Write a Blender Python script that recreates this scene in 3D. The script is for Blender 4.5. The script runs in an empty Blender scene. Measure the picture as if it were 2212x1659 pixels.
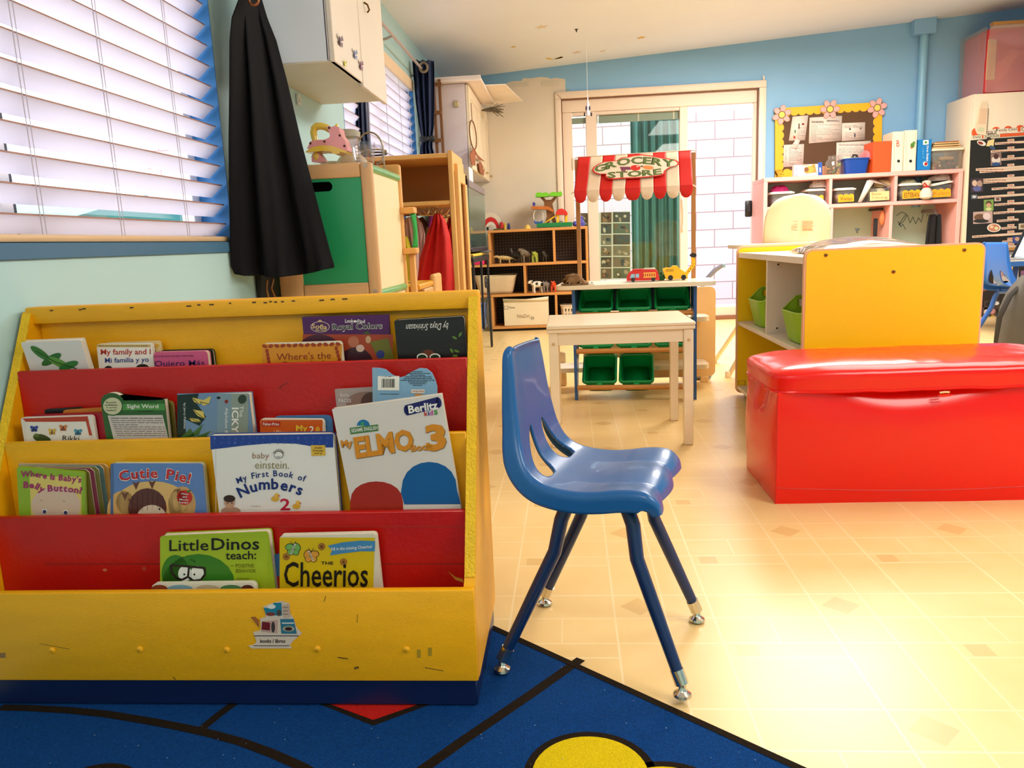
import bpy, bmesh, math, random
from math import sin, cos, pi, radians as R_
from mathutils import Matrix, Vector as V, noise as mnoise
random.seed(7)
S = bpy.context.scene
COL = S.collection
# ------------------------------------------------------------------ camera
FPX, CXP, CYP, PW, PH = 1665.0, 1106.0, 829.5, 2212, 1659
CAM = V((0, 0, 0.75))
def _axes():
    Y = V((1228 - CXP, 519 - CYP, FPX)).normalized()
    D = V((1500 - CXP, 10050 - CYP, FPX)).normalized()
    D = (D - Y * D.dot(Y)).normalized()
    Z = -D
    return Y.cross(Z), Y, Z
AX, AY, AZ = _axes()
cd = bpy.data.cameras.new('camera'); cam = bpy.data.objects.new('camera', cd); COL.objects.link(cam)
cd.sensor_fit = 'HORIZONTAL'; cd.sensor_width = 36; cd.lens = 36 * FPX / PW; cd.clip_start = .02; cd.clip_end = 200
def c2w(v): return V((AX.dot(v), AY.dot(v), AZ.dot(v)))
_x, _y, _z = c2w(V((1, 0, 0))), c2w(V((0, -1, 0))), c2w(V((0, 0, -1)))
cam.matrix_world = Matrix(((_x.x, _y.x, _z.x, CAM.x), (_x.y, _y.y, _z.y, CAM.y), (_x.z, _y.z, _z.z, CAM.z), (0, 0, 0, 1)))
S.camera = cam
def ray(x, y): return c2w(V((x - CXP, y - CYP, FPX)))
def aY(x, y, Y): d = ray(x, y); return CAM + d * (Y / d.y)          # a measured point of the photo, at depth Y
def aX(x, y, X): d = ray(x, y); return CAM + d * (X / d.x)
def aZ(x, y, Z=0.): d = ray(x, y); return CAM + d * ((Z - CAM.z) / d.z)
def proj(p):
    q = V(p) - CAM; c = V((AX.x * q.x + AY.x * q.y + AZ.x * q.z, AX.y * q.x + AY.y * q.y + AZ.y * q.z, AX.z * q.x + AY.z * q.y + AZ.z * q.z))
    return (CXP + FPX * c.x / c.z, CYP + FPX * c.y / c.z)
# ------------------------------------------------------------------ view, world, lights
S.view_settings.view_transform = 'Standard'; S.view_settings.look = 'None'; S.view_settings.gamma = 1; S.view_settings.use_curve_mapping = False
S.view_settings.exposure = 0.75
S.cycles.use_denoising = True; S.cycles.max_bounces = 8; S.cycles.transparent_max_bounces = 16; S.cycles.caustics_reflective = False; S.cycles.caustics_refractive = False
S.cycles.sample_clamp_indirect = 6
def lin(h):
    h = h.lstrip('#'); o = []
    for i in (0, 2, 4):
        c = int(h[i:i + 2], 16) / 255; o.append(c / 12.92 if c <= .04045 else ((c + .055) / 1.055) ** 2.4)
    return (*o, 1)
w = bpy.data.worlds.new('world'); S.world = w; w.use_nodes = True
w.node_tree.nodes['Background'].inputs[0].default_value = (.93, .95, 1, 1); w.node_tree.nodes['Background'].inputs[1].default_value = 2.6
def area(name, loc, rot, sx, sy, power, col):
    l = bpy.data.lights.new(name, 'AREA'); l.shape = 'RECTANGLE'; l.size = sx; l.size_y = sy; l.energy = power; l.color = col
    o = bpy.data.objects.new(name, l); o.location = loc; o.rotation_euler = rot; COL.objects.link(o); return o
WARM = (1, .95, .87)
area('ceiling_or_fill_light', (1.8, 2.9, 2.2), (0, 0, 0), 1.2, 1.4, 24, WARM)
area('ceiling_or_fill_light', (1.6, 4.9, 2.24), (0, 0, 0), 1.2, 1.4, 80, WARM)
area('ceiling_or_fill_light', (2.3, .3, 2.2), (0, 0, 0), 1.5, 1.5, 44, WARM)
area('ceiling_or_fill_light', (-.1, -1.3, 2.05), (0, 0, 0), 1.2, 1.2, 17, WARM)  # fill light added behind the camera to brighten the bookcase front
def portal(loc, rot, sx, sy):
    o = area('window_daylight', loc, rot, sx, sy, 1, (1, 1, 1)); o.data.cycles.is_portal = True
portal((-1.2, 1.35, 1.38), (0, -pi / 2, 0), 1.2, 2.0)
portal((-1.2, 4.6, 1.36), (0, -pi / 2, 0), 1.0, 1.85)
portal((.8, 7.15, .98), (-pi / 2, 0, 0), 1.7, 1.95)
# ------------------------------------------------------------------ materials (all node-based)
_mc = {}
def M(h, rough=.5, var=.07, vs=7., bump=0., bs=150., metal=0., coat=0., spec=.5, stretch=None, trl=0., detail=2):
    k = (h, rough, var, vs, bump, bs, metal, coat, spec, stretch, trl)
    if k in _mc: return _mc[k]
    m = bpy.data.materials.new('paint_' + h.lstrip('#')); m.use_nodes = True; n = m.node_tree.nodes; L = m.node_tree.links
    b = n['Principled BSDF']; c = lin(h)
    tc = n.new('ShaderNodeTexCoord'); src = tc.outputs['Object']
    if stretch:
        mp = n.new('ShaderNodeMapping'); mp.inputs['Scale'].default_value = stretch; L.new(src, mp.inputs[0]); src = mp.outputs[0]
    nz = n.new('ShaderNodeTexNoise'); nz.inputs['Scale'].default_value = vs; nz.inputs['Detail'].default_value = detail; L.new(src, nz.inputs['Vector'])
    mx = n.new('ShaderNodeMix'); mx.data_type = 'RGBA'
    mx.inputs[6].default_value = (*[max(0, x * (1 - var)) for x in c[:3]], 1); mx.inputs[7].default_value = (*[min(1, x * (1 + var)) for x in c[:3]], 1)
    L.new(nz.outputs['Fac'], mx.inputs[0]); L.new(mx.outputs[2], b.inputs['Base Color'])
    b.inputs['Roughness'].default_value = rough; b.inputs['Metallic'].default_value = metal; b.inputs['Coat Weight'].default_value = coat
    b.inputs['Specular IOR Level'].default_value = spec
    if bump:
        bz = n.new('ShaderNodeTexNoise'); bz.inputs['Scale'].default_value = bs; bz.inputs['Detail'].default_value = 3; L.new(src, bz.inputs['Vector'])
        bp = n.new('ShaderNodeBump'); bp.inputs['Strength'].default_value = bump; bp.inputs['Distance'].default_value = .004
        L.new(bz.outputs['Fac'], bp.inputs['Height']); L.new(bp.outputs[0], b.inputs['Normal'])
    if trl:
        t = n.new('ShaderNodeBsdfTranslucent'); L.new(mx.outputs[2], t.inputs[0]); a = n.new('ShaderNodeMixShader'); a.inputs[0].default_value = trl
        L.new(b.outputs[0], a.inputs[1]); L.new(t.outputs[0], a.inputs[2]); L.new(a.outputs[0], n['Material Output'].inputs[0])
    _mc[k] = m; return m
def W_(h, ax='x', rough=.45): # wood with grain along one axis
    s = {'x': (1, 14, 14), 'y': (14, 1, 14), 'z': (14, 14, 1)}[ax]
    return M(h, rough, .16, 5., .05, 12., stretch=s, detail=4)
def GL(h='#FFFFFF', body=0., refl=.12, rough=.02):   # clear glass or plastic: see-through, mirror-like at grazing angles, optional cloudy body
    k = ('GL', h, body, refl, rough)
    if k in _mc: return _mc[k]
    m = bpy.data.materials.new('clear_' + h.lstrip('#')); m.use_nodes = True; n = m.node_tree.nodes; L = m.node_tree.links
    n.remove(n['Principled BSDF']); o = n['Material Output']
    t = n.new('ShaderNodeBsdfTransparent'); t.inputs[0].default_value = lin(h)
    g = n.new('ShaderNodeBsdfGlossy'); g.inputs['Roughness'].default_value = rough
    lw = n.new('ShaderNodeLayerWeight'); lw.inputs[0].default_value = .25
    mr = n.new('ShaderNodeMapRange'); mr.inputs[3].default_value = refl; mr.inputs[4].default_value = .9; L.new(lw.outputs['Facing'], mr.inputs[0])
    pw = n.new('ShaderNodeMath'); pw.operation = 'POWER'; pw.inputs[1].default_value = 1.5; L.new(mr.outputs[0], pw.inputs[0])
    a = n.new('ShaderNodeMixShader'); L.new(pw.outputs[0], a.inputs[0]); L.new(g.outputs[0], a.inputs[2])
    if body:
        d = n.new('ShaderNodeBsdfDiffuse'); d.inputs[0].default_value = lin(h); c = n.new('ShaderNodeMixShader'); c.inputs[0].default_value = body
        L.new(t.outputs[0], c.inputs[1]); L.new(d.outputs[0], c.inputs[2]); L.new(c.outputs[0], a.inputs[1])
    else: L.new(t.outputs[0], a.inputs[1])
    L.new(a.outputs[0], o.inputs[0]); _mc[k] = m; return m
def mt(x): return M(x) if isinstance(x, str) else x
# ------------------------------------------------------------------ mesh builder
_bx = {}; _tx = {}
def _bevbox(dx, dy, dz, b, seg):
    k = (round(dx, 5), round(dy, 5), round(dz, 5), b, seg)
    if k not in _bx:
        bm = bmesh.new(); bmesh.ops.create_cube(bm, size=1)
        for v in bm.verts: v.co = V((v.co.x * dx, v.co.y * dy, v.co.z * dz))
        if b: bmesh.ops.bevel(bm, geom=bm.edges[:], offset=min(b, .49 * min(dx, dy, dz)), segments=seg, affect='EDGES', profile=.5)
        bm.verts.index_update(); _bx[k] = ([v.co.copy() for v in bm.verts], [[v.index for v in f.verts] for f in bm.faces]); bm.free()
    return _bx[k]
def _text(s, bold, shear):
    k = (s, bold, shear)
    if k not in _tx:
        c = bpy.data.curves.new('t', 'FONT'); c.body = s; c.size = 1; c.resolution_u = 2; c.offset = bold * .6; c.shear = shear
        o = bpy.data.objects.new('t', c); me = o.to_mesh()
        vs = [v.co.copy() for v in me.vertices]; fs = [list(p.vertices) for p in me.polygons]
        o.to_mesh_clear(); bpy.data.objects.remove(o); bpy.data.curves.remove(c)
        if vs:
            xs = [v.x for v in vs]; ys = [v.y for v in vs]; bb = (min(xs), max(xs), min(ys), max(ys))
        else: bb = (0, 1, 0, 1)
        _tx[k] = (vs, fs, bb)
    return _tx[k]
def rrect(x0, x1, y0, y1, r, n=4, corners=(1, 1, 1, 1)): # rounded rectangle outline, counter-clockwise from lower corner
    o = []
    for (cx, cy, a, c) in ((x0 + r, y0 + r, pi, corners[0]), (x1 - r, y0 + r, 1.5 * pi, corners[1]), (x1 - r, y1 - r, 0, corners[2]), (x0 + r, y1 - r, .5 * pi, corners[3])):
        if c:
            for i in range(n + 1): t = a + .5 * pi * i / n; o.append((cx + r * cos(t), cy + r * sin(t)))
        else: t = a + pi / 4; o.append((cx + r * (1 if cos(t) > 0 else -1), cy + r * (1 if sin(t) > 0 else -1)))
    return o
class MB:
    def __init__(s, T=None): s.v = []; s.f = []; s.fm = []; s.mats = []; s.T = T or Matrix()
    def mi(s, m):
        m = mt(m)
        if m not in s.mats: s.mats.append(m)
        return s.mats.index(m)
    def add(s, vs, fs, m):
        o = len(s.v); i = s.mi(m); s.v += [s.T @ V(v) for v in vs]; s.f += [[o + j for j in f] for f in fs]; s.fm += [i] * len(fs); return s
    def box(s, x0, x1, y0, y1, z0, z1, m, b=.002, seg=1):
        vs, fs = _bevbox(abs(x1 - x0), abs(y1 - y0), abs(z1 - z0), b, seg); c = V(((x0 + x1) / 2, (y0 + y1) / 2, (z0 + z1) / 2))
        return s.add([v + c for v in vs], fs, m)
    def bar(s, p0, p1, wx, wz, m, b=.001, up=(0, 0, 1)):   # box beam from p0 to p1
        p0, p1 = V(p0), V(p1); d = p1 - p0; y = d.normalized(); x = y.cross(V(up))
        x = x.normalized() if x.length > 1e-4 else V((1, 0, 0)); z = x.cross(y)
        vs, fs = _bevbox(wx, d.length, wz, b, 1); c = (p0 + p1) / 2
        return s.add([c + x * v.x + y * v.y + z * v.z for v in vs], fs, m)
    def tube(s, pts, r, m, n=8, closed=False, cap=True, flat=1.):
        pts = [V(p) for p in pts]; k = len(pts); rs = r if isinstance(r, (list, tuple)) else [r] * k; vs = []; fs = []; up = None
        for i, p in enumerate(pts):
            a = pts[(i - 1) % k] if (closed or i) else p; b = pts[(i + 1) % k] if (closed or i < k - 1) else p
            d = (b - a).normalized()
            if up is None: up = d.orthogonal().normalized()
            up = (up - d * up.dot(d)); up = up.normalized() if up.length > 1e-6 else d.orthogonal().normalized(); q = d.cross(up)
            vs += [p + (up * cos(2 * pi * j / n) + q * sin(2 * pi * j / n) * flat) * rs[i] for j in range(n)]
        for i in range(k if closed else k - 1):
            for j in range(n): a = i * n; b = ((i + 1) % k) * n; fs.append([a + j, a + (j + 1) % n, b + (j + 1) % n, b + j])
        if not closed and cap: fs += [list(range(n))[::-1], [(k - 1) * n + j for j in range(n)]]
        return s.add(vs, fs, m)
    def cyl(s, p0, p1, r, m, n=16, r2=None): return s.tube([p0, p1], [r, r if r2 is None else r2], m, n)
    def lathe(s, prof, c, m, n=24, axis=(0, 0, 1), cap=True):
        c = V(c); z = V(axis).normalized(); x = z.orthogonal().normalized(); y = z.cross(x); vs = []; fs = []
        for r, h in prof: vs += [c + z * h + (x * cos(2 * pi * j / n) + y * sin(2 * pi * j / n)) * r for j in range(n)]
        for i in range(len(prof) - 1):
            for j in range(n): a = i * n; b = a + n; fs.append([a + j, a + (j + 1) % n, b + (j + 1) % n, b + j])
        if cap: fs += [list(range(n))[::-1], [(len(prof) - 1) * n + j for j in range(n)]]
        return s.add(vs, fs, m)
    def ball(s, c, r, m, n=14, k=8):
        r = (r, r, r) if isinstance(r, (int, float)) else r; c = V(c); vs = [c + V((0, 0, -r[2]))]; fs = []
        for i in range(1, k):
            t = pi * i / k
            vs += [c + V((r[0] * sin(t) * cos(2 * pi * j / n), r[1] * sin(t) * sin(2 * pi * j / n), -r[2] * cos(t))) for j in range(n)]
        vs.append(c + V((0, 0, r[2]))); e = len(vs) - 1
        for j in range(n): fs.append([0, 1 + (j + 1) % n, 1 + j]); fs.append([e, e - n + j, e - n + (j + 1) % n])
        for i in range(k - 2):
            for j in range(n): a = 1 + i * n; b = a + n; fs.append([a + j, a + (j + 1) % n, b + (j + 1) % n, b + j])
        return s.add(vs, fs, m)
    def prism(s, poly, d0, d1, m, pl='xz', side=None):  # outline poly extruded between d0 and d1 along the third axis
        f = {'xz': lambda a, b, d: (a, d, b), 'xy': lambda a, b, d: (a, b, d), 'yz': lambda a, b, d: (d, a, b)}[pl]; k = len(poly)
        vs = [f(a, b, d0) for a, b in poly] + [f(a, b, d1) for a, b in poly]
        s.add(vs, [list(range(k))[::-1], list(range(k, 2 * k))], m)
        return s.add(vs, [[i, (i + 1) % k, k + (i + 1) % k, k + i] for i in range(k)], side or m)
    def poly(s, pts, m): return s.add(pts, [list(range(len(pts)))], m)
    def grid(s, fn, nu, nv, m, cu=False, keep=None):
        vs = [fn(i / (nu if cu else nu), j / nv) for j in range(nv + 1) for i in range(nu if cu else nu + 1)]; w_ = nu if cu else nu + 1; fs = []
        for j in range(nv):
            for i in range(nu):
                if keep and not keep((i + .5) / nu, (j + .5) / nv): continue
                fs.append([j * w_ + i, j * w_ + (i + 1) % w_, (j + 1) * w_ + (i + 1) % w_, (j + 1) * w_ + i])
        return s.add(vs, fs, m)
    def frame(s, x0, x1, z0, z1, y0, y1, wd, m, b=.002):   # four-sided frame in the xz plane
        s.box(x0, x0 + wd, y0, y1, z0, z1, m, b); s.box(x1 - wd, x1, y0, y1, z0, z1, m, b)
        s.box(x0 + wd, x1 - wd, y0, y1, z0, z0 + wd, m, b); return s.box(x0 + wd, x1 - wd, y0, y1, z1 - wd, z1, m, b)
    def build(s, name, parent=None, solid=0., sub=0, label=None):
        me = bpy.data.meshes.new(name); off = V((0, 0, 0))
        p = parent
        while p is not None: off = off + p.location; p = p.parent
        me.from_pydata([tuple(v - off) for v in s.v], [], s.f); me.validate()
        for m in s.mats: me.materials.append(m)
        if len(me.polygons) == len(s.fm): me.polygons.foreach_set('material_index', s.fm)
        me.polygons.foreach_set('use_smooth', [True] * len(me.polygons)); me.set_sharp_from_angle(angle=.65); me.update()
        o = bpy.data.objects.new(name, me); COL.objects.link(o); o.parent = parent
        if solid: q = o.modifiers.new('s', 'SOLIDIFY'); q.thickness = solid; q.offset = 0
        if sub: q = o.modifiers.new('u', 'SUBSURF'); q.levels = q.render_levels = sub
        if label: o['label'] = label
        return o
def thing(name, label, cat, loc, group=None):
    o = bpy.data.objects.new(name, None); COL.objects.link(o); o.location = loc; o.empty_display_size = .05
    o['label'] = label; o['category'] = cat
    if group: o['group'] = group
    return o
def tag(o, label, cat, group=None):
    o['label'] = label; o['category'] = cat
    if group: o['group'] = group
    return o
def struct(o): o['kind'] = 'structure'; return o
def dup(root, d, label=None, scale=None):                    # a copy of a thing, of each of its parts and sub-parts
    r = root.copy(); COL.objects.link(r); r.location = root.location + V(d)
    if label: r['label'] = label
    def rec(a, b):
        for ch in list(a.children): c = ch.copy(); COL.objects.link(c); c.parent = b; rec(ch, c)
    rec(root, r); return r
def one(mb, name, label, cat, loc, group=None, **k):         # a thing that is a single mesh, its origin at loc
    e = thing('tmp', label, cat, loc); o = mb.build(name, e, **k); o.parent = None; o.location = V(loc); bpy.data.objects.remove(e)
    return tag(o, label, cat, group)
class Art:  # print on a flat face; coordinates are those of the photograph, mapped on the face by three of its measured points
    def __init__(s, mb, o, eu, ev, p0, pu, pv, n, step=.0003):
        s.mb = mb; s.o = V(o); s.n = V(n); s.st = step
        a, b, c, d = pu[0] - p0[0], pv[0] - p0[0], pu[1] - p0[1], pv[1] - p0[1]; det = a * d - b * c
        U, W = V(eu), V(ev); s.dx = (U * d - W * c) / det; s.dy = (W * a - U * b) / det; s.p0 = p0
    def P(s, x, y, k=1): return s.o + s.dx * (x - s.p0[0]) + s.dy * (y - s.p0[1]) + s.n * (s.st * k)
    def poly(s, pts, m, k=1): s.mb.add([s.P(x, y, k) for x, y in pts], [list(range(len(pts)))], m); return s
    def rect(s, x0, y0, x1, y1, m, k=1): return s.poly([(x0, y1), (x1, y1), (x1, y0), (x0, y0)], m, k)
    def ell(s, cx, cy, rx, ry, m, k=1, rot=0, n=20, a0=0, a1=360):
        c, q = cos(R_(rot)), sin(R_(rot)); o = []
        for i in range(n + (a1 - a0 < 360)): t = R_(a0 + (a1 - a0) * i / n); x, y = rx * cos(t), ry * sin(t); o.append((cx + x * c - y * q, cy + x * q + y * c))
        return s.poly(o[::-1], m, k)
    def line(s, pts, wd, m, k=1):
        for (x0, y0), (x1, y1) in zip(pts, pts[1:]):
            l = math.hypot(x1 - x0, y1 - y0) or 1; nx, ny = -(y1 - y0) / l * wd / 2, (x1 - x0) / l * wd / 2
            s.poly([(x0 + nx, y0 + ny), (x1 + nx, y1 + ny), (x1 - nx, y1 - ny), (x0 - nx, y0 - ny)], m, k)
        return s
    def txt(s, t, x, y, wd, h, m, k=2, bold=.01, rot=0, shear=0., flip=False):  # text filling the box with upper corner x, y
        vs, fs, (a, b, c, d) = _text(t, bold, shear); cr, sr = cos(R_(rot)), sin(R_(rot)); o = []
        for v in vs:
            u = (v.x - a) / (b - a) * wd; q = (d - v.y) / (d - c) * h
            if flip: u, q = wd - u, h - q
            o.append(s.P(x + u * cr - q * sr, y + u * sr + q * cr, k))
        s.mb.add(o, fs, m); return s
    def arc(s, t, pts, h, m, k=2, bold=.02, gap=.12):    # letters set along a polyline of the baseline; h may be (start, end)
        L_ = [0]
        for p, q in zip(pts, pts[1:]): L_.append(L_[-1] + math.hypot(q[0] - p[0], q[1] - p[1]))
        ws = []
        for ch in t:
            if ch == ' ': ws.append(.35)
            else: a, b = _text(ch, bold, 0)[2][:2]; ws.append(b - a)
        tot = sum(ws) + gap * (len(t) - 1); sc = L_[-1] / tot; pos = 0
        for ch, cw in zip(t, ws):
            if ch != ' ':
                mid = (pos + cw / 2) * sc; i = max(j for j in range(len(L_)) if L_[j] <= mid + 1e-9); i = min(i, len(pts) - 2)
                f = (mid - L_[i]) / (L_[i + 1] - L_[i]); p, q = pts[i], pts[i + 1]; bx, by = p[0] + (q[0] - p[0]) * f, p[1] + (q[1] - p[1]) * f
                an = math.atan2(q[1] - p[1], q[0] - p[0]); vs, fs, (a, b, c, d) = _text(ch, bold, 0); o = []
                hh = h if isinstance(h, (int, float)) else h[0] + (h[1] - h[0]) * mid / L_[-1]
                for v in vs:
                    u = (v.x - (a + b) / 2) * sc; w2 = v.y / .73 * hh
                    o.append(s.P(bx + u * cos(an) + w2 * sin(an), by + u * sin(an) - w2 * cos(an), k))
                s.mb.add(o, fs, m)
            pos += cw + gap
        return s
    def lines(s, x0, y0, x1, y1, n, m, wd=1.2, k=1, rag=.3):   # rows of small print
        for i in range(n):
            y = y0 + (y1 - y0) * i / max(1, n - 1); x = x0
            while x < x1 - 2:
                e = min(x1, x + random.uniform(.05, .2) * (x1 - x0)); s.rect(x, y - wd / 2, e, y + wd / 2, m, k); x = e + (x1 - x0) * .02
                if random.random() < rag * .15: break
        return s
class Face(Art):  # print on a wall-like face of constant depth Y looking at -y
    def __init__(s, mb, Y, step=.0003): s.mb = mb; s.Y = Y; s.st = step
    def P(s, x, y, k=1): return aY(x, y, s.Y) + V((0, -s.st * k, 0))
def face(mb, Y, x0=0, y0=0): return Face(mb, Y)
# ================================================================== the setting
XL, YB, XR, YF = -1.04, 6.95, 4.3, -2.3
def cz(x): return 2.15 + .06 * (x - XL)
TEAL, BLUE, CREAMW = M('#B2D6DA', .55, .05, 2.5, .05, 60), M('#84B4DC', .55, .05, 2.5, .05, 60), M('#DACDBC', .6, .08, 3, .05, 60)
REVEAL = M('#2F7CC0', .5)
def floor_mat():
    m = bpy.data.materials.new('vinyl_floor'); m.use_nodes = True; n = m.node_tree.nodes; L = m.node_tree.links; b = n['Principled BSDF']
    tc = n.new('ShaderNodeTexCoord'); sp = n.new('ShaderNodeSeparateXYZ'); L.new(tc.outputs['Object'], sp.inputs[0])
    def mth(op, a, b_=None):
        q = n.new('ShaderNodeMath'); q.operation = op
        for i, x in enumerate((a, b_)):
            if x is None: continue
            if isinstance(x, (int, float)): q.inputs[i].default_value = x
            else: L.new(x, q.inputs[i])
        return q.outputs[0]
    P = .406
    X, Y = sp.outputs[0], sp.outputs[1]
    def near(c, o, wd): # 1 within wd of a line repeating every P
        f = mth('FLOORED_MODULO', mth('SUBTRACT', c, o - P / 2), P); return mth('LESS_THAN', mth('ABSOLUTE', mth('SUBTRACT', f, P / 2)), wd)
    def band(c, lo, hi): f = mth('FLOORED_MODULO', mth('SUBTRACT', c, lo), P); return mth('LESS_THAN', f, hi - lo)
    W = .0022
    ln = near(X, .267, W)
    for o in (near(X, .478, W), near(X, .580, W * .8), near(Y, 1.04, W), near(Y, 1.142, W), near(Y, 1.348, W)): ln = mth('MAXIMUM', ln, o)
    ln = mth('MAXIMUM', ln, mth('MULTIPLY', near(Y, 1.297, W), band(X, .267, .478)))
    ln = mth('MAXIMUM', ln, mth('MULTIPLY', near(X, .372, W * .7), band(Y, 1.348, 1.448)))
    # tinted inlays: a diamond and small squares
    cx = mth('ABSOLUTE', mth('SUBTRACT', mth('FLOORED_MODULO', mth('SUBTRACT', X, .529 - P / 2), P), P / 2))
    cy = mth('ABSOLUTE', mth('SUBTRACT', mth('FLOORED_MODULO', mth('SUBTRACT', Y, 1.091 - P / 2), P), P / 2))
    dia = mth('LESS_THAN', mth('ADD', cx, cy), .038)
    sq = mth('MULTIPLY', band(X, .285, .325), band(Y, 1.302, 1.342))
    inl = mth('MAXIMUM', dia, sq)
    nz = n.new('ShaderNodeTexNoise'); nz.inputs['Scale'].default_value = 9; nz.inputs['Detail'].default_value = 6; L.new(tc.outputs['Object'], nz.inputs['Vector'])
    def mix(f, a, c):
        q = n.new('ShaderNodeMix'); q.data_type = 'RGBA'
        if isinstance(f, (int, float)): q.inputs[0].default_value = f
        else: L.new(f, q.inputs[0])
        for i, x in ((6, a), (7, c)):
            if isinstance(x, str): q.inputs[i].default_value = lin(x)
            else: L.new(x, q.inputs[i])
        return q.outputs[2]
    base = mix(nz.outputs['Fac'], '#E6BF7C', '#F0D095'); base = mix(mth('MULTIPLY', inl, .55), base, '#D2A565')
    nz2 = n.new('ShaderNodeTexNoise'); nz2.inputs['Scale'].default_value = 3; L.new(tc.outputs['Object'], nz2.inputs['Vector'])
    col = mix(mth('MULTIPLY', ln, mth('MULTIPLY', nz2.outputs['Fac'], .9)), base, '#F8E6BE'); L.new(col, b.inputs['Base Color'])
    L.new(mth('ADD', .26, mth('MULTIPLY', nz.outputs['Fac'], .08)), b.inputs['Roughness']); b.inputs['Specular IOR Level'].default_value = .3
    bp = n.new('ShaderNodeBump'); bp.inputs['Strength'].default_value = .12; bp.inputs['Distance'].default_value = .002
    L.new(mth('ADD', nz.outputs['Fac'], mth('MULTIPLY', ln, .5)), bp.inputs['Height']); L.new(bp.outputs[0], b.inputs['Normal']); return m
mb = MB(); mb.box(XL - .14, XR + .1, YF - .1, YB + .14, -.1, 0, floor_mat(), 0); struct(mb.build('floor'))
mb = MB(); cm = M('#E4EAF6', .7, .05, 1.5, .12, 40)
mb.add([(x, y, cz(x) + d) for d in (0, .1) for x, y in ((XL - .14, YF - .1), (XR + .1, YF - .1), (XR + .1, YB + .14), (XL - .14, YB + .14))],
       [[0, 1, 2, 3][::1], [4, 5, 6, 7], [0, 1, 5, 4], [1, 2, 6, 5], [2, 3, 7, 6], [3, 0, 4, 7]], cm)
struct(mb.build('ceiling'))
def holed(name, m, ax, a0, a1, z1, holes, d0, d1, extra=None):   # wall with rectangular openings; ax 'x' or 'y' is the wall's run
    mb = MB(); put = (lambda p, q, z, t: mb.box(p, q, d0, d1, z, t, m, 0)) if ax == 'x' else (lambda p, q, z, t: mb.box(d0, d1, p, q, z, t, m, 0))
    p = a0
    for (h0, h1, b0, b1) in holes:
        put(p, h0, 0, z1)
        if b0 > 0: put(h0, h1, 0, b0)
        put(h0, h1, b1, z1); p = h1
    put(p, a1, 0, z1)
    if extra: extra(mb)
    return struct(mb.build(name))
W1, W2, DR = (.35, 2.37, .785, 1.97), (3.74, 5.53, .86, 1.87), (-.03, 1.63, 0, 1.94)
holed('wall_left', TEAL, 'y', YF - .1, YB + .14, 2.6, [W1, W2], XL - .14, XL)
def patch(mb):   # cream primer painted over the blue, ragged upper and outer edge
    random.seed(3); p = [(XL + .005, .0), (-.075, .0), (-.075, 1.97), (.0, 1.98)]
    p += [(.012 + random.uniform(-.008, .006), z) for z in (1.99, 2.02, 2.045, 2.065, 2.085, 2.105)]
    p += [(x, 2.112 + .0 * x + random.uniform(-.006, .006)) for x in (-.02, -.07, -.12)]
    p += [(x, 2.124 + random.uniform(-.007, .007)) for x in (-.125, -.2, -.28, -.35)] + [(x, 2.108 + random.uniform(-.006, .006)) for x in (-.36, -.42, -.47)]
    p += [(x, 2.09 + random.uniform(-.008, .006)) for x in (-.5, -.58)] + [(-.66, 2.05), (-.7, 2.0), (XL + .005, 1.98)]
    mb.prism(p, YB - .0015, YB, CREAMW)
    mb.prism([(.014, 1.99), (.04, 1.995), (.042, 2.02), (.02, 2.03)], YB - .0012, YB, M('#86A9AE'))
    for a, b, c, d in ((-.47, 2.06, -.3, 2.1), (-.2, 2.05, -.04, 2.1)): mb.prism(rrect(a, c, b, d, .018), YB - .0019, YB, M('#D0C6B4', .6))
holed('wall_back', BLUE, 'x', XL - .14, XR + .1, 2.6, [DR], YB, YB + .14, patch)
mb = MB(); mb.box(XR, XR + .1, YF, YB, 0, 2.6, BLUE, 0); struct(mb.build('wall_right'))
mb = MB(); mb.box(XL, XR, YF - .1, YF, 0, 2.6, TEAL, 0); struct(mb.build('wall_front'))
# outdoors
mb = MB(); mb.box(-9, 9, YB + .14, 16, -.16, -.06, M('#C9C4BE', .8), 0); mb.box(-9, XL - .14, YF - 2, YB + .14, -.16, -.06, M('#C9C4BE', .8), 0); struct(mb.build('ground'))
def block_mat():
    m = bpy.data.materials.new('painted_block'); m.use_nodes = True; n = m.node_tree.nodes; L = m.node_tree.links; b = n['Principled BSDF']
    tc = n.new('ShaderNodeTexCoord'); sp = n.new('ShaderNodeSeparateXYZ'); cb = n.new('ShaderNodeCombineXYZ'); L.new(tc.outputs['Object'], sp.inputs[0])
    L.new(sp.outputs[0], cb.inputs[0]); L.new(sp.outputs[2], cb.inputs[1])
    bt = n.new('ShaderNodeTexBrick'); bt.inputs['Scale'].default_value = 1; bt.inputs['Brick Width'].default_value = .42; bt.inputs['Row Height'].default_value = .2
    bt.inputs['Mortar Size'].default_value = .006; bt.inputs['Mortar Smooth'].default_value = .3
    bt.inputs['Color1'].default_value = lin('#DCC8C6'); bt.inputs['Color2'].default_value = lin('#D6C0BE'); bt.inputs['Mortar'].default_value = lin('#A8807A')
    L.new(cb.outputs[0], bt.inputs['Vector']); L.new(bt.outputs['Color'], b.inputs['Base Color']); b.inputs['Roughness'].default_value = .85
    bp = n.new('ShaderNodeBump'); bp.invert = True; bp.inputs['Strength'].default_value = .5; L.new(bt.outputs['Fac'], bp.inputs['Height']); L.new(bp.outputs[0], b.inputs['Normal']); return m
mb = MB(); mb.box(-5, 7, 9.2, 9.4, -.06, 2.1, block_mat(), 0); struct(mb.build('wall_outside'))
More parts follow.
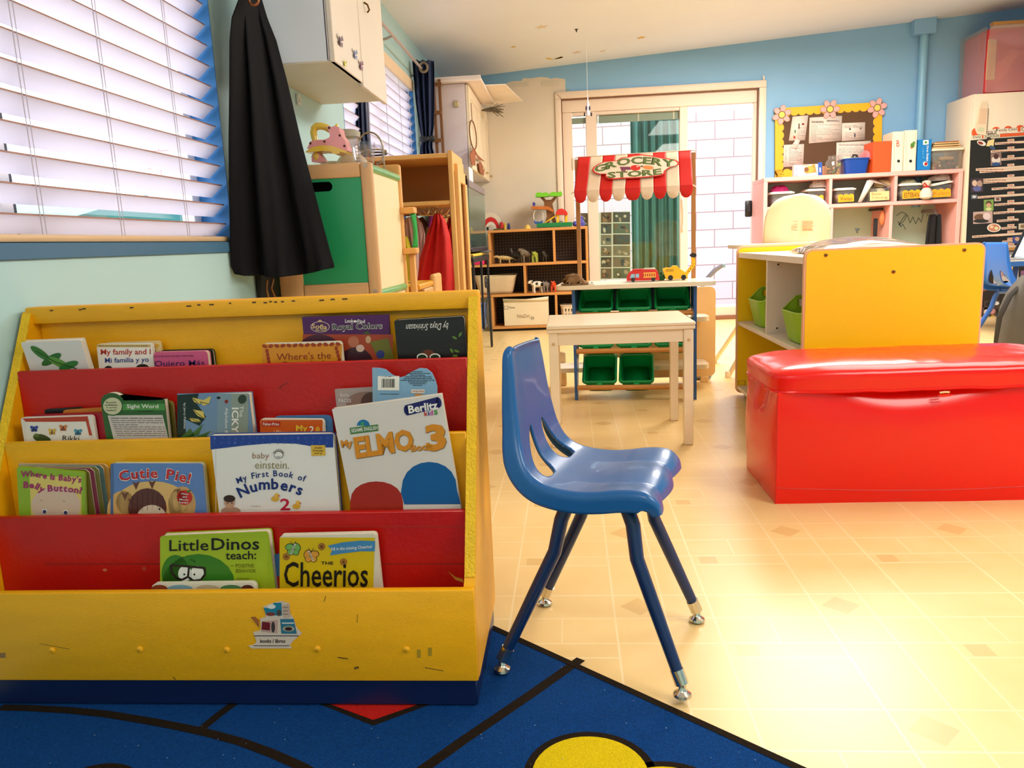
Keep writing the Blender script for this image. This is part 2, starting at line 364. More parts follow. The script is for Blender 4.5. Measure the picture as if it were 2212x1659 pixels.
# door casing, sliding door
FR = M('#EBD6C2', .4, .03); FR2 = M('#E2CCBC', .4, .03); BRN = M('#7A4A2C', .5)
mb = MB()
for a, b, c, d in ((-.082, -.03, 0, 1.94), (1.63, 1.688, 0, 1.94), (-.082, 1.688, 1.94, 1.998)):
    mb.box(a, b, YB - .022, YB + .0, c, d, FR, .006, 2)
mb.prism([(-.082, 1.998), (-.03, 1.94), (-.028, 1.942), (-.08, 2.0)], YB - .0235, YB - .021, BRN)
mb.box(1.655, 1.67, YB - .03, YB - .02, 1.998, 2.03, FR, .003)
struct(mb.build('trim_1'))
dx = lambda px: aY(px, 430, YB + .05).x
D0, D1 = YB + .03, YB + .09
dr = struct(thing('door_1', 'white framed sliding glass patio door standing open onto a pale block wall', 'door', (.8, YB + .06, 0)))
dr['kind'] = 'structure'
mb = MB(); x = [dx(p) for p in (1214, 1240, 1269, 1292, 1468, 1485, 1624, 1645)]
mb.box(-.028, x[1] - .0, D0 + .001, D1, .03, 1.83, FR, .003); mb.box(x[2], x[3], D0, D1, .03, 1.83, FR2, .004); mb.box(x[4], x[5], D0, D1, .03, 1.83, FR, .004)
mb.box(x[6], 1.628, D0 + .001, D1, .03, 1.83, FR2, .004); mb.box(-.028, 1.628, D0, D1, 1.83, 1.938, FR, .004)
mb.box(x[1] + .001, x[4] - .001, D0 + .004, D1 - .004, .031, .12, FR, .003); mb.box(x[1] + .001, x[4] - .001, D0 + .004, D1 - .004, 1.80, 1.829, FR2, .003)
mb.box(-.028, 1.628, YB + .01, YB + .13, 0, .03, M('#8A5A3C', .5), .003); mb.box(x[5], x[6], YB + .05, YB + .13, .03, .11, FR, .004)
mb.box(-.03, -.022, YB - .0, YB + .03, 0, 1.94, BRN, 0); mb.box(1.622, 1.63, YB, YB + .03, 0, 1.94, BRN, 0); mb.box(-.03, 1.63, YB, YB + .03, 1.932, 1.94, BRN, 0)
mb.box(x[6] + .005, x[6] + .03, D0 - .006, D0, .95, 1.15, FR, .002)
for px in (1243, 1292): mb.box(dx(px) - .02, dx(px), D0 - .008, D0, 1.35, 1.45, FR2, .002)
mb.build('door_frame', dr)
g = MB(); G = GL('#F3FAF6', 0, .10)
g.box(x[1], x[2], YB + .06, YB + .064, .12, 1.8, G, 0); g.box(x[3], x[4], YB + .06, YB + .064, .12, 1.8, G, 0); g.build('door_glass', dr)
h = MB(); h.tube([(x[4] + .02, D0 - .0, 1.07), (x[4] + .02, D0 - .035, 1.05), (x[4] + .03, D0 - .04, .95), (x[4] + .03, D0 - .04, .87), (x[4] + .02, D0 - .03, .8), (x[4] + .02, D0, .785)], .009, M('#F3E8D2', .25)); h.build('door_handle', dr)
l = MB(); lp = aY(1616, 451, D0); l.box(lp.x - .03, lp.x + .03, D0 - .03, D0, lp.z - .07, lp.z + .07, M('#15171C', .35), .012, 2); l.box(lp.x - .015, lp.x + .015, D0 - .036, D0 - .028, lp.z - .03, lp.z + .04, M('#2B2D33', .35), .004); l.build('latch', dr)
v = MB(); GV = M('#A9A79F', .5)
va = aY(1293, 262, YB + .075); vb = aY(1467, 248, YB + .075)
v.box(va.x, vb.x, YB + .068, YB + .08, 1.735, 1.8, GV, .002); v.box(x[1], x[2], YB + .068, YB + .08, 1.74, 1.79, GV, .002)
for px in (1292, 1380, 1455): v.box(dx(px), dx(px) + .012, YB + .064, YB + .068, 1.735, 1.8, FR, 0)
v.build('raised_shade', dr)
# pipe boxed up the back wall, ceiling-high
mb = MB(); pb = aY(1990, 200, YB - .03)
mb.tube([(pb.x, YB - .035, .9), (pb.x, YB - .035, 2.31)], .034, M('#7FB3D4', .35), 16); mb.box(pb.x - .1, pb.x + .07, YB - .09, YB, 2.27, cz(pb.x) + .03, BLUE, .003)
struct(mb.build('trim_2'))
# window 1 and 2: painted reveal, sash, glass
def window(name, W, mull, sill):
    y0, y1, z0, z1 = W; e = thing(name, '', '', (XL - .1, (y0 + y1) / 2, z0)); del e['label'], e['category']; struct(e)
    mb = MB(); o, i = XL - .14, XL + .001
    mb.box(o, i, y1 - .004, y1, z0, z1, REVEAL, 0); mb.box(o, i, y0, y0 + .004, z0, z1, REVEAL, 0); mb.box(o, i, y0, y1, z1 - .004, z1, REVEAL, 0)
    mb.box(o, i + .004, y0, y1, z0, z0 + .004, M(sill, .5), 0); mb.box(XL, XL + .006, y0 - .02, y1 + .0, z0 - .028, z0 + .002, M(sill, .45), .002); mb.build('reveal', e)
    f = MB(); wf = M('#E9E9EE', .4); f.T = Matrix(((0, 1, 0, 0), (1, 0, 0, 0), (0, 0, 1, 0), (0, 0, 0, 1)))
    f.frame(y0 + .004, y1 - .004, z0 + .004, z1 - .004, o + .01, o + .05, .045, wf)
    for q in mull: f.box(q - .02, q + .02, o + .008, o + .052, z0, z1, wf, .003); f.box(q + .02, q + .028, o + .012, o + .05, z0, z1, M('#3B3D4A'), 0)
    f.build('sash', e)
    g = MB(); g.box(o + .026, o + .03, y0 + .04, y1 - .04, z0 + .04, z1 - .04, GL('#FFFFFF', 0, .06), 0); g.build('pane', e); return e
window('window_1', W1, [1.52], '#3F6E92'); window('window_2', W2, [4.6], '#5C7E96')
SLAT = M('#EDEBF3', .45, .02, trl=.55)
def blind(name, label, W, pitch, zb, zt, rail_z, cords, valance=None, xr=-1.052):
    y0, y1 = W[0] + .012, W[1] - .012; e = thing(name, label, 'window blind', (xr, (y0 + y1) / 2, zb))
    s = MB(); z = zb; ds, dz = .036, .033
    while z < zt:  # tilted slats, inner edge up
        s.add([(xr, y0, z), (xr, y1, z), (xr - ds, y1, z - dz), (xr - ds, y0, z - dz), (xr + .0015, y0, z - .003), (xr + .0015, y1, z - .003), (xr - ds, y1, z - dz - .003), (xr - ds, y0, z - dz - .003)],
              [[0, 1, 2, 3], [7, 6, 5, 4], [3, 2, 6, 7], [0, 3, 7, 4], [1, 5, 6, 2]], SLAT)
        s.add([(xr + .0012, y0, z + .001), (xr + .0012, y1, z + .001), (xr + .0018, y1, z - .003), (xr + .0018, y0, z - .003)], [[0, 3, 2, 1]], M('#9A6A58', .5)); z += pitch
    o = s.build('slats', e); o['kind'] = 'stuff' if False else 'part'; del o['kind']
    r = MB(); r.box(xr - .045, xr + .008, y0, y1, rail_z, rail_z + .016, M('#DDB98E', .5), .005, 2); r.build('bottom_rail', e)
    t = MB(); t.box(xr - .05, xr + .01, y0, y1, zt, W[3] - .005, M('#E6E2E4', .5), .003)
    if valance: t.box(xr + .01, xr + .022, y0 - .0, y1, valance[0], valance[1], M('#F0D5B4', .5), .003)
    t.build('headrail', e)
    for y in cords: c = MB(); c.tube([(xr + .004, y, rail_z + .01), (xr + .004, y, zt)], .0011, M('#BDB3BE'), 5); c.tube([(xr + .004, y + .012, rail_z + .01), (xr + .003, y + .012, zt)], .0009, M('#BDB3BE'), 5); c.build('ladder_cord', e)
    return e
blind('window_blind', 'white slatted blind glowing with daylight over the window beside the yellow bookcase', W1, .0575, .845, 1.9, .790, [1.5, 1.78, 2.1])
blind('window_blind', 'slatted blind on the far window above the wooden dress-up hutch', W2, .0575, .90, 1.80, .865, [4.2, 4.7, 5.1, 5.4], (1.8, 1.872))
# garden toys glimpsed between the slats
def playhouse(px, y, body, roof, label, s=1.):
    p = aX(px, 500, XL - y); e = thing('plastic_playhouse', label, 'playhouse', (p.x, p.y, -.06)); x, Y = p.x, p.y; m = MB()
    m.frame(0, 0, 0, 0, 0, 0, 0, body) if False else None
    m.box(x - .4 * s, x - .36 * s, Y - .5 * s, Y + .5 * s, -.06, .86, body, .02, 2); m.box(x + .36 * s, x + .4 * s, Y - .5 * s, Y - .2 * s, -.06, .86, body, .02, 2); m.box(x + .36 * s, x + .4 * s, Y + .2 * s, Y + .5 * s, -.06, .86, body, .02, 2)
    m.box(x - .4 * s, x + .4 * s, Y - .5 * s, Y - .46 * s, -.06, .86, body, .02, 2); m.box(x - .4 * s, x + .4 * s, Y + .46 * s, Y + .5 * s, -.06, .86, body, .02, 2); m.build('house_wall', e)
    r = MB(); r.prism([(Y - .56 * s, .855), (Y + .56 * s, .855), (Y, .97)], x - .46 * s, x + .46 * s, roof, 'yz'); r.build('roof', e)
playhouse(60, .9, '#E36B7E', '#4E9C90', 'pink plastic playhouse outside the slatted window'); playhouse(330, 1.6, '#D9674F', '#3E8F84', 'orange plastic playhouse with teal roof outside the slatted window', 1.1)
# string-hung curtain outside the patio door and animal photos on its glass
c = MB(); ca, cb_ = aY(1364, 430, 7.45).x, aY(1474, 430, 7.45).x
c.grid(lambda u, v: V((ca + (cb_ - ca) * u, 7.45 + .03 * sin(u * 40) + .012 * sin(u * 91), .02 + 1.86 * v)), 120, 2, M('#4C8072', .7, .12, 12)); one(c, 'outdoor_curtain', 'green pleated curtain hanging outside behind the patio door glass', 'curtain', ((ca + cb_) / 2, 7.45, 0), solid=.004)
p = MB(); Yp = YB + .07; A = face(p, Yp, 1243, 457); pa, pc = aY(1244, 460, Yp), aY(1363, 602, Yp)
p.box(pa.x, pc.x, Yp, Yp + .004, pc.z, aY(1363, 456, Yp).z, M('#E8E4DA'), 0); random.seed(11)
for i in range(6):
    for j, (a, b) in enumerate(((1246, 1268), (1298, 1321), (1324, 1361))):
        y = 458 + i * 24.2 - (a - 1324) * .03; A.rect(a, y, b, y + 22, random.choice(['#6A5540', '#86775F', '#4E4436', '#7A6A58', '#5F6650']), 1)
        for k in range(4): A.ell(random.uniform(a + 5, b - 5), y + random.uniform(6, 17), random.uniform(3, 6), random.uniform(2.5, 5), random.choice(['#2A211A', '#B09A80', '#8A5A3A', '#D2C4AE', '#3B4A4A', '#9A7458']), 2 + k, random.uniform(0, 90), 10)
one(p, 'photo_poster', 'poster of small animal photos behind the patio door glass', 'poster', (pa.x + .2, Yp, pc.z))
# ceiling specks: a hook and peeling stickers
def onceil(px, py):
    d = ray(px, py); t = (cz(0) - CAM.z) / (d.z - .06 * d.x); return CAM + d * t
for px, py, col, lab, rr in ((1109, 101, '#C9A43A', 'small yellow star sticker on the ceiling near the hanging toy string', .025), (1195, 124, '#E0B51E', 'yellow moon sticker on the ceiling above the patch of cream paint', .05), (1385, 81, '#D2A32A', 'yellow star sticker on the ceiling above the awning', .04),
                             (1246, 113, '#D6C4B0', 'faded star sticker on the ceiling beside the string', .045), (1302, 110, '#D6C4B0', 'tiny faded star sticker on the ceiling near the back wall', .03), (1170, 58, '#D9C9B4', 'faded star sticker peeling from the ceiling above the white cupboards', .05)):
    q = onceil(px, py); s = MB(); pts = []
    for i in range(10): a = .3 + pi * i / 5; r = rr * (1 if i % 2 else .45); pts.append((q.x + r * cos(a), q.y + r * sin(a)))
    if 'moon' in lab: pts = [(q.x + .06 * cos(t), q.y + .06 * sin(t)) for t in [.3 * i for i in range(12)]] + [(q.x + .03 + .05 * cos(t), q.y + .02 + .045 * sin(t)) for t in [.3 * i for i in range(11, -1, -1)]]
    s.add([(a, b, cz(a) - .0015) for a, b in pts] + [(a, b, cz(a) + .001) for a, b in pts], [list(range(len(pts)))[::-1]] + [[i, (i + 1) % len(pts), len(pts) + (i + 1) % len(pts), len(pts) + i] for i in range(len(pts))], M(col))
    one(s, 'ceiling_sticker', lab, 'sticker', (q.x, q.y, cz(q.x)), 'stickers on the ceiling')
q = onceil(1245, 63); s = MB(); s.lathe([(.012, 0), (.012, -.004), (.005, -.006), (.004, -.02)], (q.x, q.y, cz(q.x)), M('#2A2326'), 10); one(s, 'ceiling_hook', 'dark hook screwed into the white ceiling', 'hook', (q.x, q.y, cz(q.x)))
# ================================================================== yellow bookcase
YEL, RED, NAVY = M('#F2AC02', .42, .10, 4, .12, 60, stretch=(2, 12, 12)), M('#BE1006', .38, .14, 5, .15, 60, stretch=(2, 12, 2)), M('#0B1B45', .35)
YEDGE = M('#F2BE10', .6, .15, 60, .8, 220); SHOW = M('#5A3A1A', .7)
bc = thing('bookcase', 'sloping yellow and red painted bookcase full of picture books, standing on the blue rug', 'bookcase', (-.6, 1.28, 0))
BX0, BX1 = -1.032, -.165
for nm, a in (('side_panel', BX0), ('side_panel', BX1 - .018)):
    m = MB(); pr = [(1.42, .055), (1.42, .66), (1.388, .66), (1.158, .222), (1.145, .212), (1.145, .055)]; m.prism(pr, a, a + .018, YEL, 'yz')
    m.prism([(1.386, .657), (1.1575, .2225), (1.156, .2235), (1.3845, .658)], a + .0005, a + .0175, YEDGE, 'yz'); m.build(nm, bc)
m = MB(); m.box(BX0 + .018, BX1 - .018, 1.405, 1.42, .06, .64, YEL, .001); m.build('back_panel', bc)
m = MB(); m.box(BX0 + .004, BX1, 1.386, 1.424, .636, .668, YEL, .004, 2)
for px in (110, 172, 182, 285, 408, 428, 458, 497, 548, 572, 584, 596, 612, 634, 696, 720, 745): p = aY(px, 671 - (px - 70) * .036 + random.uniform(-1.5, 2), 1.385); m.box(p.x - random.uniform(.002, .006), p.x + random.uniform(.001, .005), 1.3854, 1.39, p.z - .0015, p.z + .001, SHOW, 0)
m.build('top_rail', bc)
for nm, mm, y, z0, z1 in (('red_divider', RED, 1.323, .28, .556), ('yellow_divider', YEL, 1.263, .15, .437), ('red_divider', RED, 1.208, .07, .317)):
    m = MB(); m.box(BX0 + .018, BX1 - .018, y, y + .012, z0, z1, mm, .0015)
    if y == 1.208:
        A = face(m, 1.2079, 0, 1100); A.rect(380, 1136, 1003, 1139, M('#B0200F'), 1); A.rect(95, 1217, 1003, 1219, M('#8A1408'), 1); A.ell(312, 1228, 5, 5, M('#C23A20'), 2); A.poly([(967, 1233), (984, 1246), (1000, 1250), (1001, 1258), (985, 1253)], M('#C88A2A'), 2); A.ell(227, 1231, 5, 3, M('#C4704A'), 2)
    if y == 1.323: A = face(m, 1.3229, 600, 840); A.line([(604, 841), (608, 833), (617, 829), (623, 826)], 1.5, M('#5A0808'), 2)
    m.build(nm, bc)
for z, a, b in ((.40, 1.335, 1.405), (.28, 1.275, 1.323), (.255, 1.22, 1.263), (.07, 1.145, 1.208)): m = MB(); m.box(BX0 + .018, BX1 - .018, a, b, z - .01, z, YEL, 0); m.build('slot_floor', bc)
m = MB(); m.box(BX0, BX1 - .0, 1.13, 1.145, .055, .213, YEL, .003, 2)
A = face(m, 1.1298, 0, 1300)
for x0, y0, x1, y1, wd in ((730, 1420, 752, 1423, 2.5), (765, 1444, 775, 1441, 5), (918, 1442, 958, 1449, 1.6), (704, 1287, 700, 1300, 1.2), (772, 1327, 772, 1345, 1.2), (85, 1390, 150, 1402, 1), (374, 1462, 379, 1468, 2)): A.line([(x0, y0), (x1, y1)], wd, M('#6B4A0E', .6), 1)
for x, y in ((905, 1412), (929, 1408)): A.rect(x - 4, y - 9, x + 4, y + 9, M('#A98812', .6), 1)
A.rect(0, 1410, 12, 1421, M('#8F6A40', .6), 1); m.build('front_board', bc)
m = MB(); m.box(BX0 + .01, BX1 - .004, 1.135, 1.415, 0.0094, .055, NAVY, .002); m.build('base', bc)
for Y, pts in ((1.405, ((139, 680), (272, 674), (405, 671), (540, 665), (677, 664), (813, 657), (956, 652))), (1.13, ((113, 1405), (302, 1403), (490, 1404), (686, 1402), (878, 1403)))):
    for x, y in pts: m = MB(); p = aY(x, y, Y); m.lathe([(.0055, 0), (.0055, .0012), (.004, .0025), (.0012, .003)], p, YEL, 14, (0, -1, 0)); m.ball(p + V((0, -.003, 0)), (.001, .0005, .001), SHOW, 6, 4); m.build('screw', bc)
m = MB(); A = face(m, 1.1296, 540, 1300); s = 11.06; F_ = lambda *a: [(500 + x / s, 1270 + y / s) for x, y in a]
PAP = M('#D9C2AC', .5)
A.poly(F_((760, 440), (1010, 350), (1200, 305), (1385, 365), (1400, 600), (1480, 700), (1560, 940), (1690, 1080), (1480, 1260), (1400, 1370), (1460, 1440), (480, 1445), (400, 1380), (540, 1350), (600, 1280), (520, 1050), (700, 1010), (690, 730), (820, 690), (800, 560)), PAP, 1)
A.poly(F_((640, 450), (770, 470), (830, 640), (1215, 660), (1195, 350), (1010, 350), (960, 480), (760, 470)), M('#1E7C93'), 2); A.ell(*F_((960, 440))[0], 9, 5, M('#E6DED2'), 3); A.ell(*F_((940, 620))[0], 10, 4, M('#7E3526'), 3); A.ell(*F_((1140, 590))[0], 5, 7, M('#4A4238'), 3)
A.poly(F_((1210, 400), (1365, 385), (1430, 690), (1250, 720)), M('#C7A893'), 2); A.lines(*F_((1240, 460), )[0], *F_((1370, 620))[0], 3, M('#6E5A52'), 1.5, 3)
A.poly(F_((460, 690), (560, 680), (660, 760), (660, 950), (560, 820)), M('#A4612A'), 2); A.poly(F_((730, 790), (1110, 760), (1100, 1080), (710, 1040)), M('#C09A8A'), 2); A.poly(F_((735, 800), (930, 825), (925, 1010), (725, 990)), M('#6E1014'), 3); A.ell(*F_((1000, 930))[0], 4, 12, M('#3C3230'), 3)
A.poly(F_((1165, 740), (1490, 735), (1565, 1090), (1195, 1090)), M('#2E6E84'), 2); A.rect(*F_((1210, 820))[0], *F_((1500, 850))[0], M('#D8D4CE'), 3); A.ell(*F_((1370, 970))[0], 13, 6, M('#A8A288'), 3); A.ell(*F_((1370, 970))[0], 8, 4, M('#3A2018'), 4)
A.rect(*F_((545, 1133))[0], *F_((1610, 1152))[0], M('#2A1E3A'), 2); A.rect(*F_((530, 1368))[0], *F_((1390, 1384))[0], M('#2A1E3A'), 2); A.txt('books / libros', *F_((690, 1215))[0], 54.5, 8.2, M('#0C0C10'), 3, .03); m.build('label_sticker', bc)
# ------------------------------------------------------------------ books
PG = M('#E9DDC6', .7, .05, 300, 0, 1, stretch=(1, 1, 40))
def book(label, TL, TR, Y, zf, lean, th, cov, art=None, rr=.006, pages=None, back=None, crn=(1, 1, 1, 1), spread=0, shape=None, group='picture books in the yellow bookcase'):
    a, b = aY(*TL, Y), aY(*TR, Y); w_ = (b - a).length; ex = (b - a).normalized(); c, s = ex.x, ex.z; th0 = R_(lean)
    dn = V((s * cos(th0), -sin(th0), -c * cos(th0))); n = dn.cross(ex); n = -n if n.y > 0 else n
    H = (min(a.z, b.z) - zf) / (c * cos(th0)) - (abs(s) * w_ * .0)
    if s < 0: H = (b.z - zf) / (c * cos(th0))
    up = -dn; T = Matrix(((ex.x, up.x, n.x, a.x), (ex.y, up.y, n.y, a.y), (ex.z, up.z, n.z, a.z), (0, 0, 0, 1)))
    base = a + ex * w_ / 2 + dn * H; base.z = zf; e = thing('picture_book', label, 'book', base, group)
    out = shape(w_, H) if shape else rrect(0, w_, -H, 0, rr, 4, crn)
    m = MB(T); m.prism(out, -.0018, 0, cov, 'xy')
    if art:
        q = proj(a + dn * .04); A = Art(m, V((0, 0, 0)), (w_, 0, 0), (0, -.04, 0), TL, TR, q, (0, 0, 1)); art(A)
    m.build('cover', e)
    ins = .0012; po = shape(w_, H) if shape else rrect(ins, w_ - ins, -H + ins, -ins, rr, 4, crn)
    m = MB(T); k = max(2, int(th / .0022)) if spread == 0 else spread; t = (th - .0036) / k
    for i in range(k): j = random.uniform(-.0006, .0004); m.prism([(x + j, y + j) for x, y in po], -.0018 - t * (i + 1) + t * .06, -.0018 - t * i, pages or PG, 'xy')
    m.build('page_block', e)
    m = MB(T); m.prism(out, -th, -th + .0017, back or cov, 'xy'); m.build('back_cover', e); return e
K, WH = M('#14110F', .45), M('#EDE7DC', .4); BLK = M('#1B1718', .3)
def col(h): return M(h, .35, .04)
# top slot
def art(A):
    for x, y, rx, ry, r, h in ((88, 763, 26, 8, 35, '#3E7A2E'), (112, 776, 24, 9, -30, '#2F6B2A'), (128, 783, 26, 8, 25, '#5E9A3A'), (150, 789, 22, 8, -20, '#357F3C')): A.ell(x, y, rx, ry, col(h), 1 + x * .01, r)
    A.line([(78, 757), (120, 781), (168, 796)], 2, col('#27551F'), 4)
book('white picture book with a sprig of green leaves, wall end of top slot', (45, 740), (174, 735), 1.333, .42, -13, .014, col('#E4DDD6'), art, .002)
book('second copy of the family book, tucked behind its twin in the top slot', (226, 740), (346, 736), 1.387, .405, 0, .006, col('#E6C98A'), lambda A: (A.rect(228, 743, 344, 750, col('#E0A93A'), 1), A.txt('I', 334, 756, 3, 9, col('#C23A22'), 2), A.lines(300, 745.5, 340, 745.5, 1, col('#5A3A10'), 1.6, 2)))
def art(A):
    A.rect(209, 744, 326, 750, col('#DDBB6E'), 1); A.txt('ENGLISH-SPANISH FOUNDATIONS SERIES', 214, 745.5, 106, 3, col('#4A2E10'), 2); A.txt('My family and I', 218, 754, 108, 16, col('#B8301E'), 2, .02, -.5); A.txt('Mi familia y yo', 227, 773, 95, 14, col('#2B3C86'), 2, .02, -1.5)
    A.ell(235, 797, 9, 7, K, 2); A.ell(309, 794, 14, 8, K, 2)
book('cream picture book titled My family and I in red, top slot', (208, 743), (328, 741), 1.372, .405, 1, .008, col('#EFE6DA'), art)
book('dark green edged board book behind the pink one, top slot', (345, 757), (459.5, 754), 1.386, .405, 0, .009, col('#1F2B1C'))
def art(A): A.txt('EXITO DE VENTA DE NEW YORK TIMES', 333, 768, 86, 4, col('#5A1840'), 2, .0, -1); A.txt('Quiero M\u00e1s', 334, 779, 108, 15, col('#3E1A55'), 2, .01, -1); A.rect(331, 797, 447, 830, col('#A8325E'), 1)
book('pink board book titled in purple lettering, top slot beside the family book', (331, 761), (447, 758), 1.366, .405, 0, .014, col('#CE5480'), art)
def art(A):
    A.rect(654, 722, 850, 800, col('#A33C1C'), 1); A.ell(690, 752, 44, 30, col('#46152A'), 2); A.ell(770, 790, 40, 40, col('#3A1420'), 2); A.ell(765, 738, 12, 12, col('#B86A4A'), 3); A.ell(780, 752, 9, 8, col('#D8B4A0'), 4)
    A.poly([(800, 738), (840, 730), (854, 775), (820, 775)], col('#6E6A1C'), 3); A.ell(797, 733, 6, 8, col('#C89A70'), 4); A.poly([(785, 720), (802, 722), (795, 714)], col('#3B5A1C'), 4); A.ell(824, 765, 9, 9, col('#2E3A7A'), 4)
    A.ell(692, 706, 21, 12, col('#CDB6B0'), 2); A.ell(692, 706, 19.5, 10.8, col('#4A1A4E'), 3); A.poly([(685, 695), (692, 690), (699, 695)], col('#D9B47A'), 3); A.txt('Sofia', 674, 699, 34, 10, col('#DDBB80'), 4, .03, 4); A.txt('the First', 682, 709, 24, 6, col('#DDBB80'), 4, .02, 3)
    A.txt('Look', 746, 689, 18, 8, WH, 3, .03, -1); A.ell(768, 694, 4, 2.5, WH, 3); A.txt('Find', 773, 690, 16, 8, WH, 3, .03, -1); A.txt('Royal Colors', 718, 699, 109, 18, WH, 3, .07, -1.6); A.txt('Royal Colors', 719, 700, 107, 15.5, K, 4, .02, -1.6)
book('large purple look-and-find book, top slot behind the orange one', (652, 685), (839, 680), 1.368, .405, -2, .009, col('#4E1252'), art, .001)
def art(A):
    A.rect(567, 743, 739, 800, col('#D98E1E'), 1)
    for i in range(13): x = 572 + i * 13.2; A.ell(x, 748 - (x - 566) * .03, 6, 4, col('#9E3A10'), 2, 20 * (-1) ** i, 8)
    for i in range(4): A.ell(577 + i * 1.5, 758 + i * 8, 4, 5, col('#9E3A10'), 2, 0, 8); A.ell(727 + i * 2.4, 752 + i * 8, 4, 5, col('#9E3A10'), 2, 0, 8)
    A.txt("Where's the", 598, 763, 118, 15, col('#8A2A0C'), 3, .0, -2); A.txt('Dumplin?', 612, 781, 90, 15, col('#8A2A0C'), 3, .0, -2)
book('orange board book with a leafy brown border, leaning on the top red divider', (566, 743), (737, 738), 1.345, .405, -4, .010, col('#E8D9C0'), art)
def art(A):
    A.txt('by Daya Srinivasan', 877, 696, 92, 19, WH, 2, -.002, -2, .35, True)
    for x, y, r in ((983, 729, 30), (995, 722, -60), (977, 757, 60), (988, 758, 20), (985, 768, 0)): A.ell(x, y, 6, 2.6, col('#5B7F2A'), 2, r, 10)
    A.line([(955, 750), (985, 742), (1002, 735)], 1, col('#3A3418'), 1); A.ell(926, 765, 14, 10, col('#6A2C14'), 2)
    for x in (913, 941): A.ell(x, 771, 12, 8, WH, 3); A.ell(x, 772, 9.5, 6.5, col('#20301C'), 4)
book('black board book standing upside down with white script, top slot', (851, 692), (1002, 683), 1.352, .405, -2, .016, BLK, art, .004)
# second slot
book('black board book peeping above the crimson one, second slot', (95, 884), (178, 879), 1.3125, .285, 0, .004, BLK)
book('orange board book peeping above the crimson one, second slot', (135, 886), (222, 880), 1.3055, .285, 0, .0045, col('#C4701E'))
book('crimson board book behind the butterfly book, second slot', (64, 897), (226, 891), 1.2955, .285, 0, .008, col('#A81526'), None, .007)
def butterfly(A, x, y, s, h, h2, k=3):
    for sx in (-1, 1): A.ell(x + sx * .55 * s, y - .35 * s, .62 * s, .45 * s, col(h), k, sx * -35, 10); A.ell(x + sx * .45 * s, y + .4 * s, .42 * s, .38 * s, col(h2), k, sx * 35, 10)
    A.line([(x, y - .6 * s), (x, y + .7 * s)], .2 * s, K, k + 1)
def art(A):
    A.rect(57, 911, 197, 960, col('#E6DCD0'), 2); A.poly([(49, 904), (190, 899), (190, 910), (57, 912)], col('#B5391E'), 1); A.poly([(184, 900), (190, 900), (200, 940), (194, 940)], col('#B5391E'), 3)
    for x, y, a, b in ((75, 926, '#3B4AA0', '#27307A'), (114, 932, '#D9B04A', '#C08A2A'), (138, 924, '#C8743A', '#A8562A'), (170, 933, '#4A8FA8', '#2F6E8A')): butterfly(A, x, y, 8, a, b, 4)
    A.txt('Rikki', 137, 940, 36, 11, K, 4, .0, 2); A.ell(92, 947, 20, 9, col('#3A4A1C'), 4, 15); A.ell(80, 940, 6, 4, col('#5A6A2A'), 5)
book('white and red board book printed with small butterflies, second slot beside the wall', (44, 902), (200, 897), 1.285, .285, 0, .007, col('#E2D4C6'), art)
book('tan and olive board book behind the sight word book, second slot', (290, 866), (372, 867), 1.3095, .285, 0, .008, col('#8A7A2E'), None, .008)
def shp(w, H): # bump on the upper edge
    o = [(0, -H), (w, -H), (w, 0), (w * .33, 0)]
    return o + [(w * .15 + w * .185 * cos(t), -.003 + w * .15 * sin(t)) for t in [.15 + i * .33 for i in range(10)]]
def art(A):
    A.rect(240, 866, 356, 890, col('#2C5E22'), 1); A.rect(242, 872, 357, 886, col('#4A8A3A'), 2); A.ell(244, 877, 23, 21, col('#2F5A26'), 3); A.ell(244, 877, 20.5, 18.5, col('#C8C39A'), 4)
    for i, t in enumerate(('Boosts', 'confidence', 'in young', 'readers!')): A.txt(t, 230 + (0, -3, 1, 1)[i], 867 + i * 5.6, (22, 28, 22, 21)[i], 3.6, col('#3A3A2A'), 5, .02)
    A.txt('LEARN TO READ', 290, 864, 48, 3, col('#16300F'), 3); A.txt('Sight Word', 275, 873, 68, 11, WH, 4, .02); A.txt('STORIES', 297, 886, 34, 3.5, col('#16300F'), 3, .02)
    A.poly([(233, 897), (352, 896), (369, 960), (250, 965)], col('#C9BCB2'), 2); A.lines(240, 903, 352, 903, 1, col('#6A5A58'), 1.6, 3, 0)
    for i in range(8): A.lines(241 + i * 1.7, 908 + i * 4.6, 352 + i * 1.5, 908 + i * 4.6, 1, col('#7A6A66'), 1.4, 3, .1)
book('green sight word book with a round badge on its upper corner, second slot', (222, 866), (355, 864), 1.286, .285, 0, .014, col('#2F5A22'), art, shape=shp)
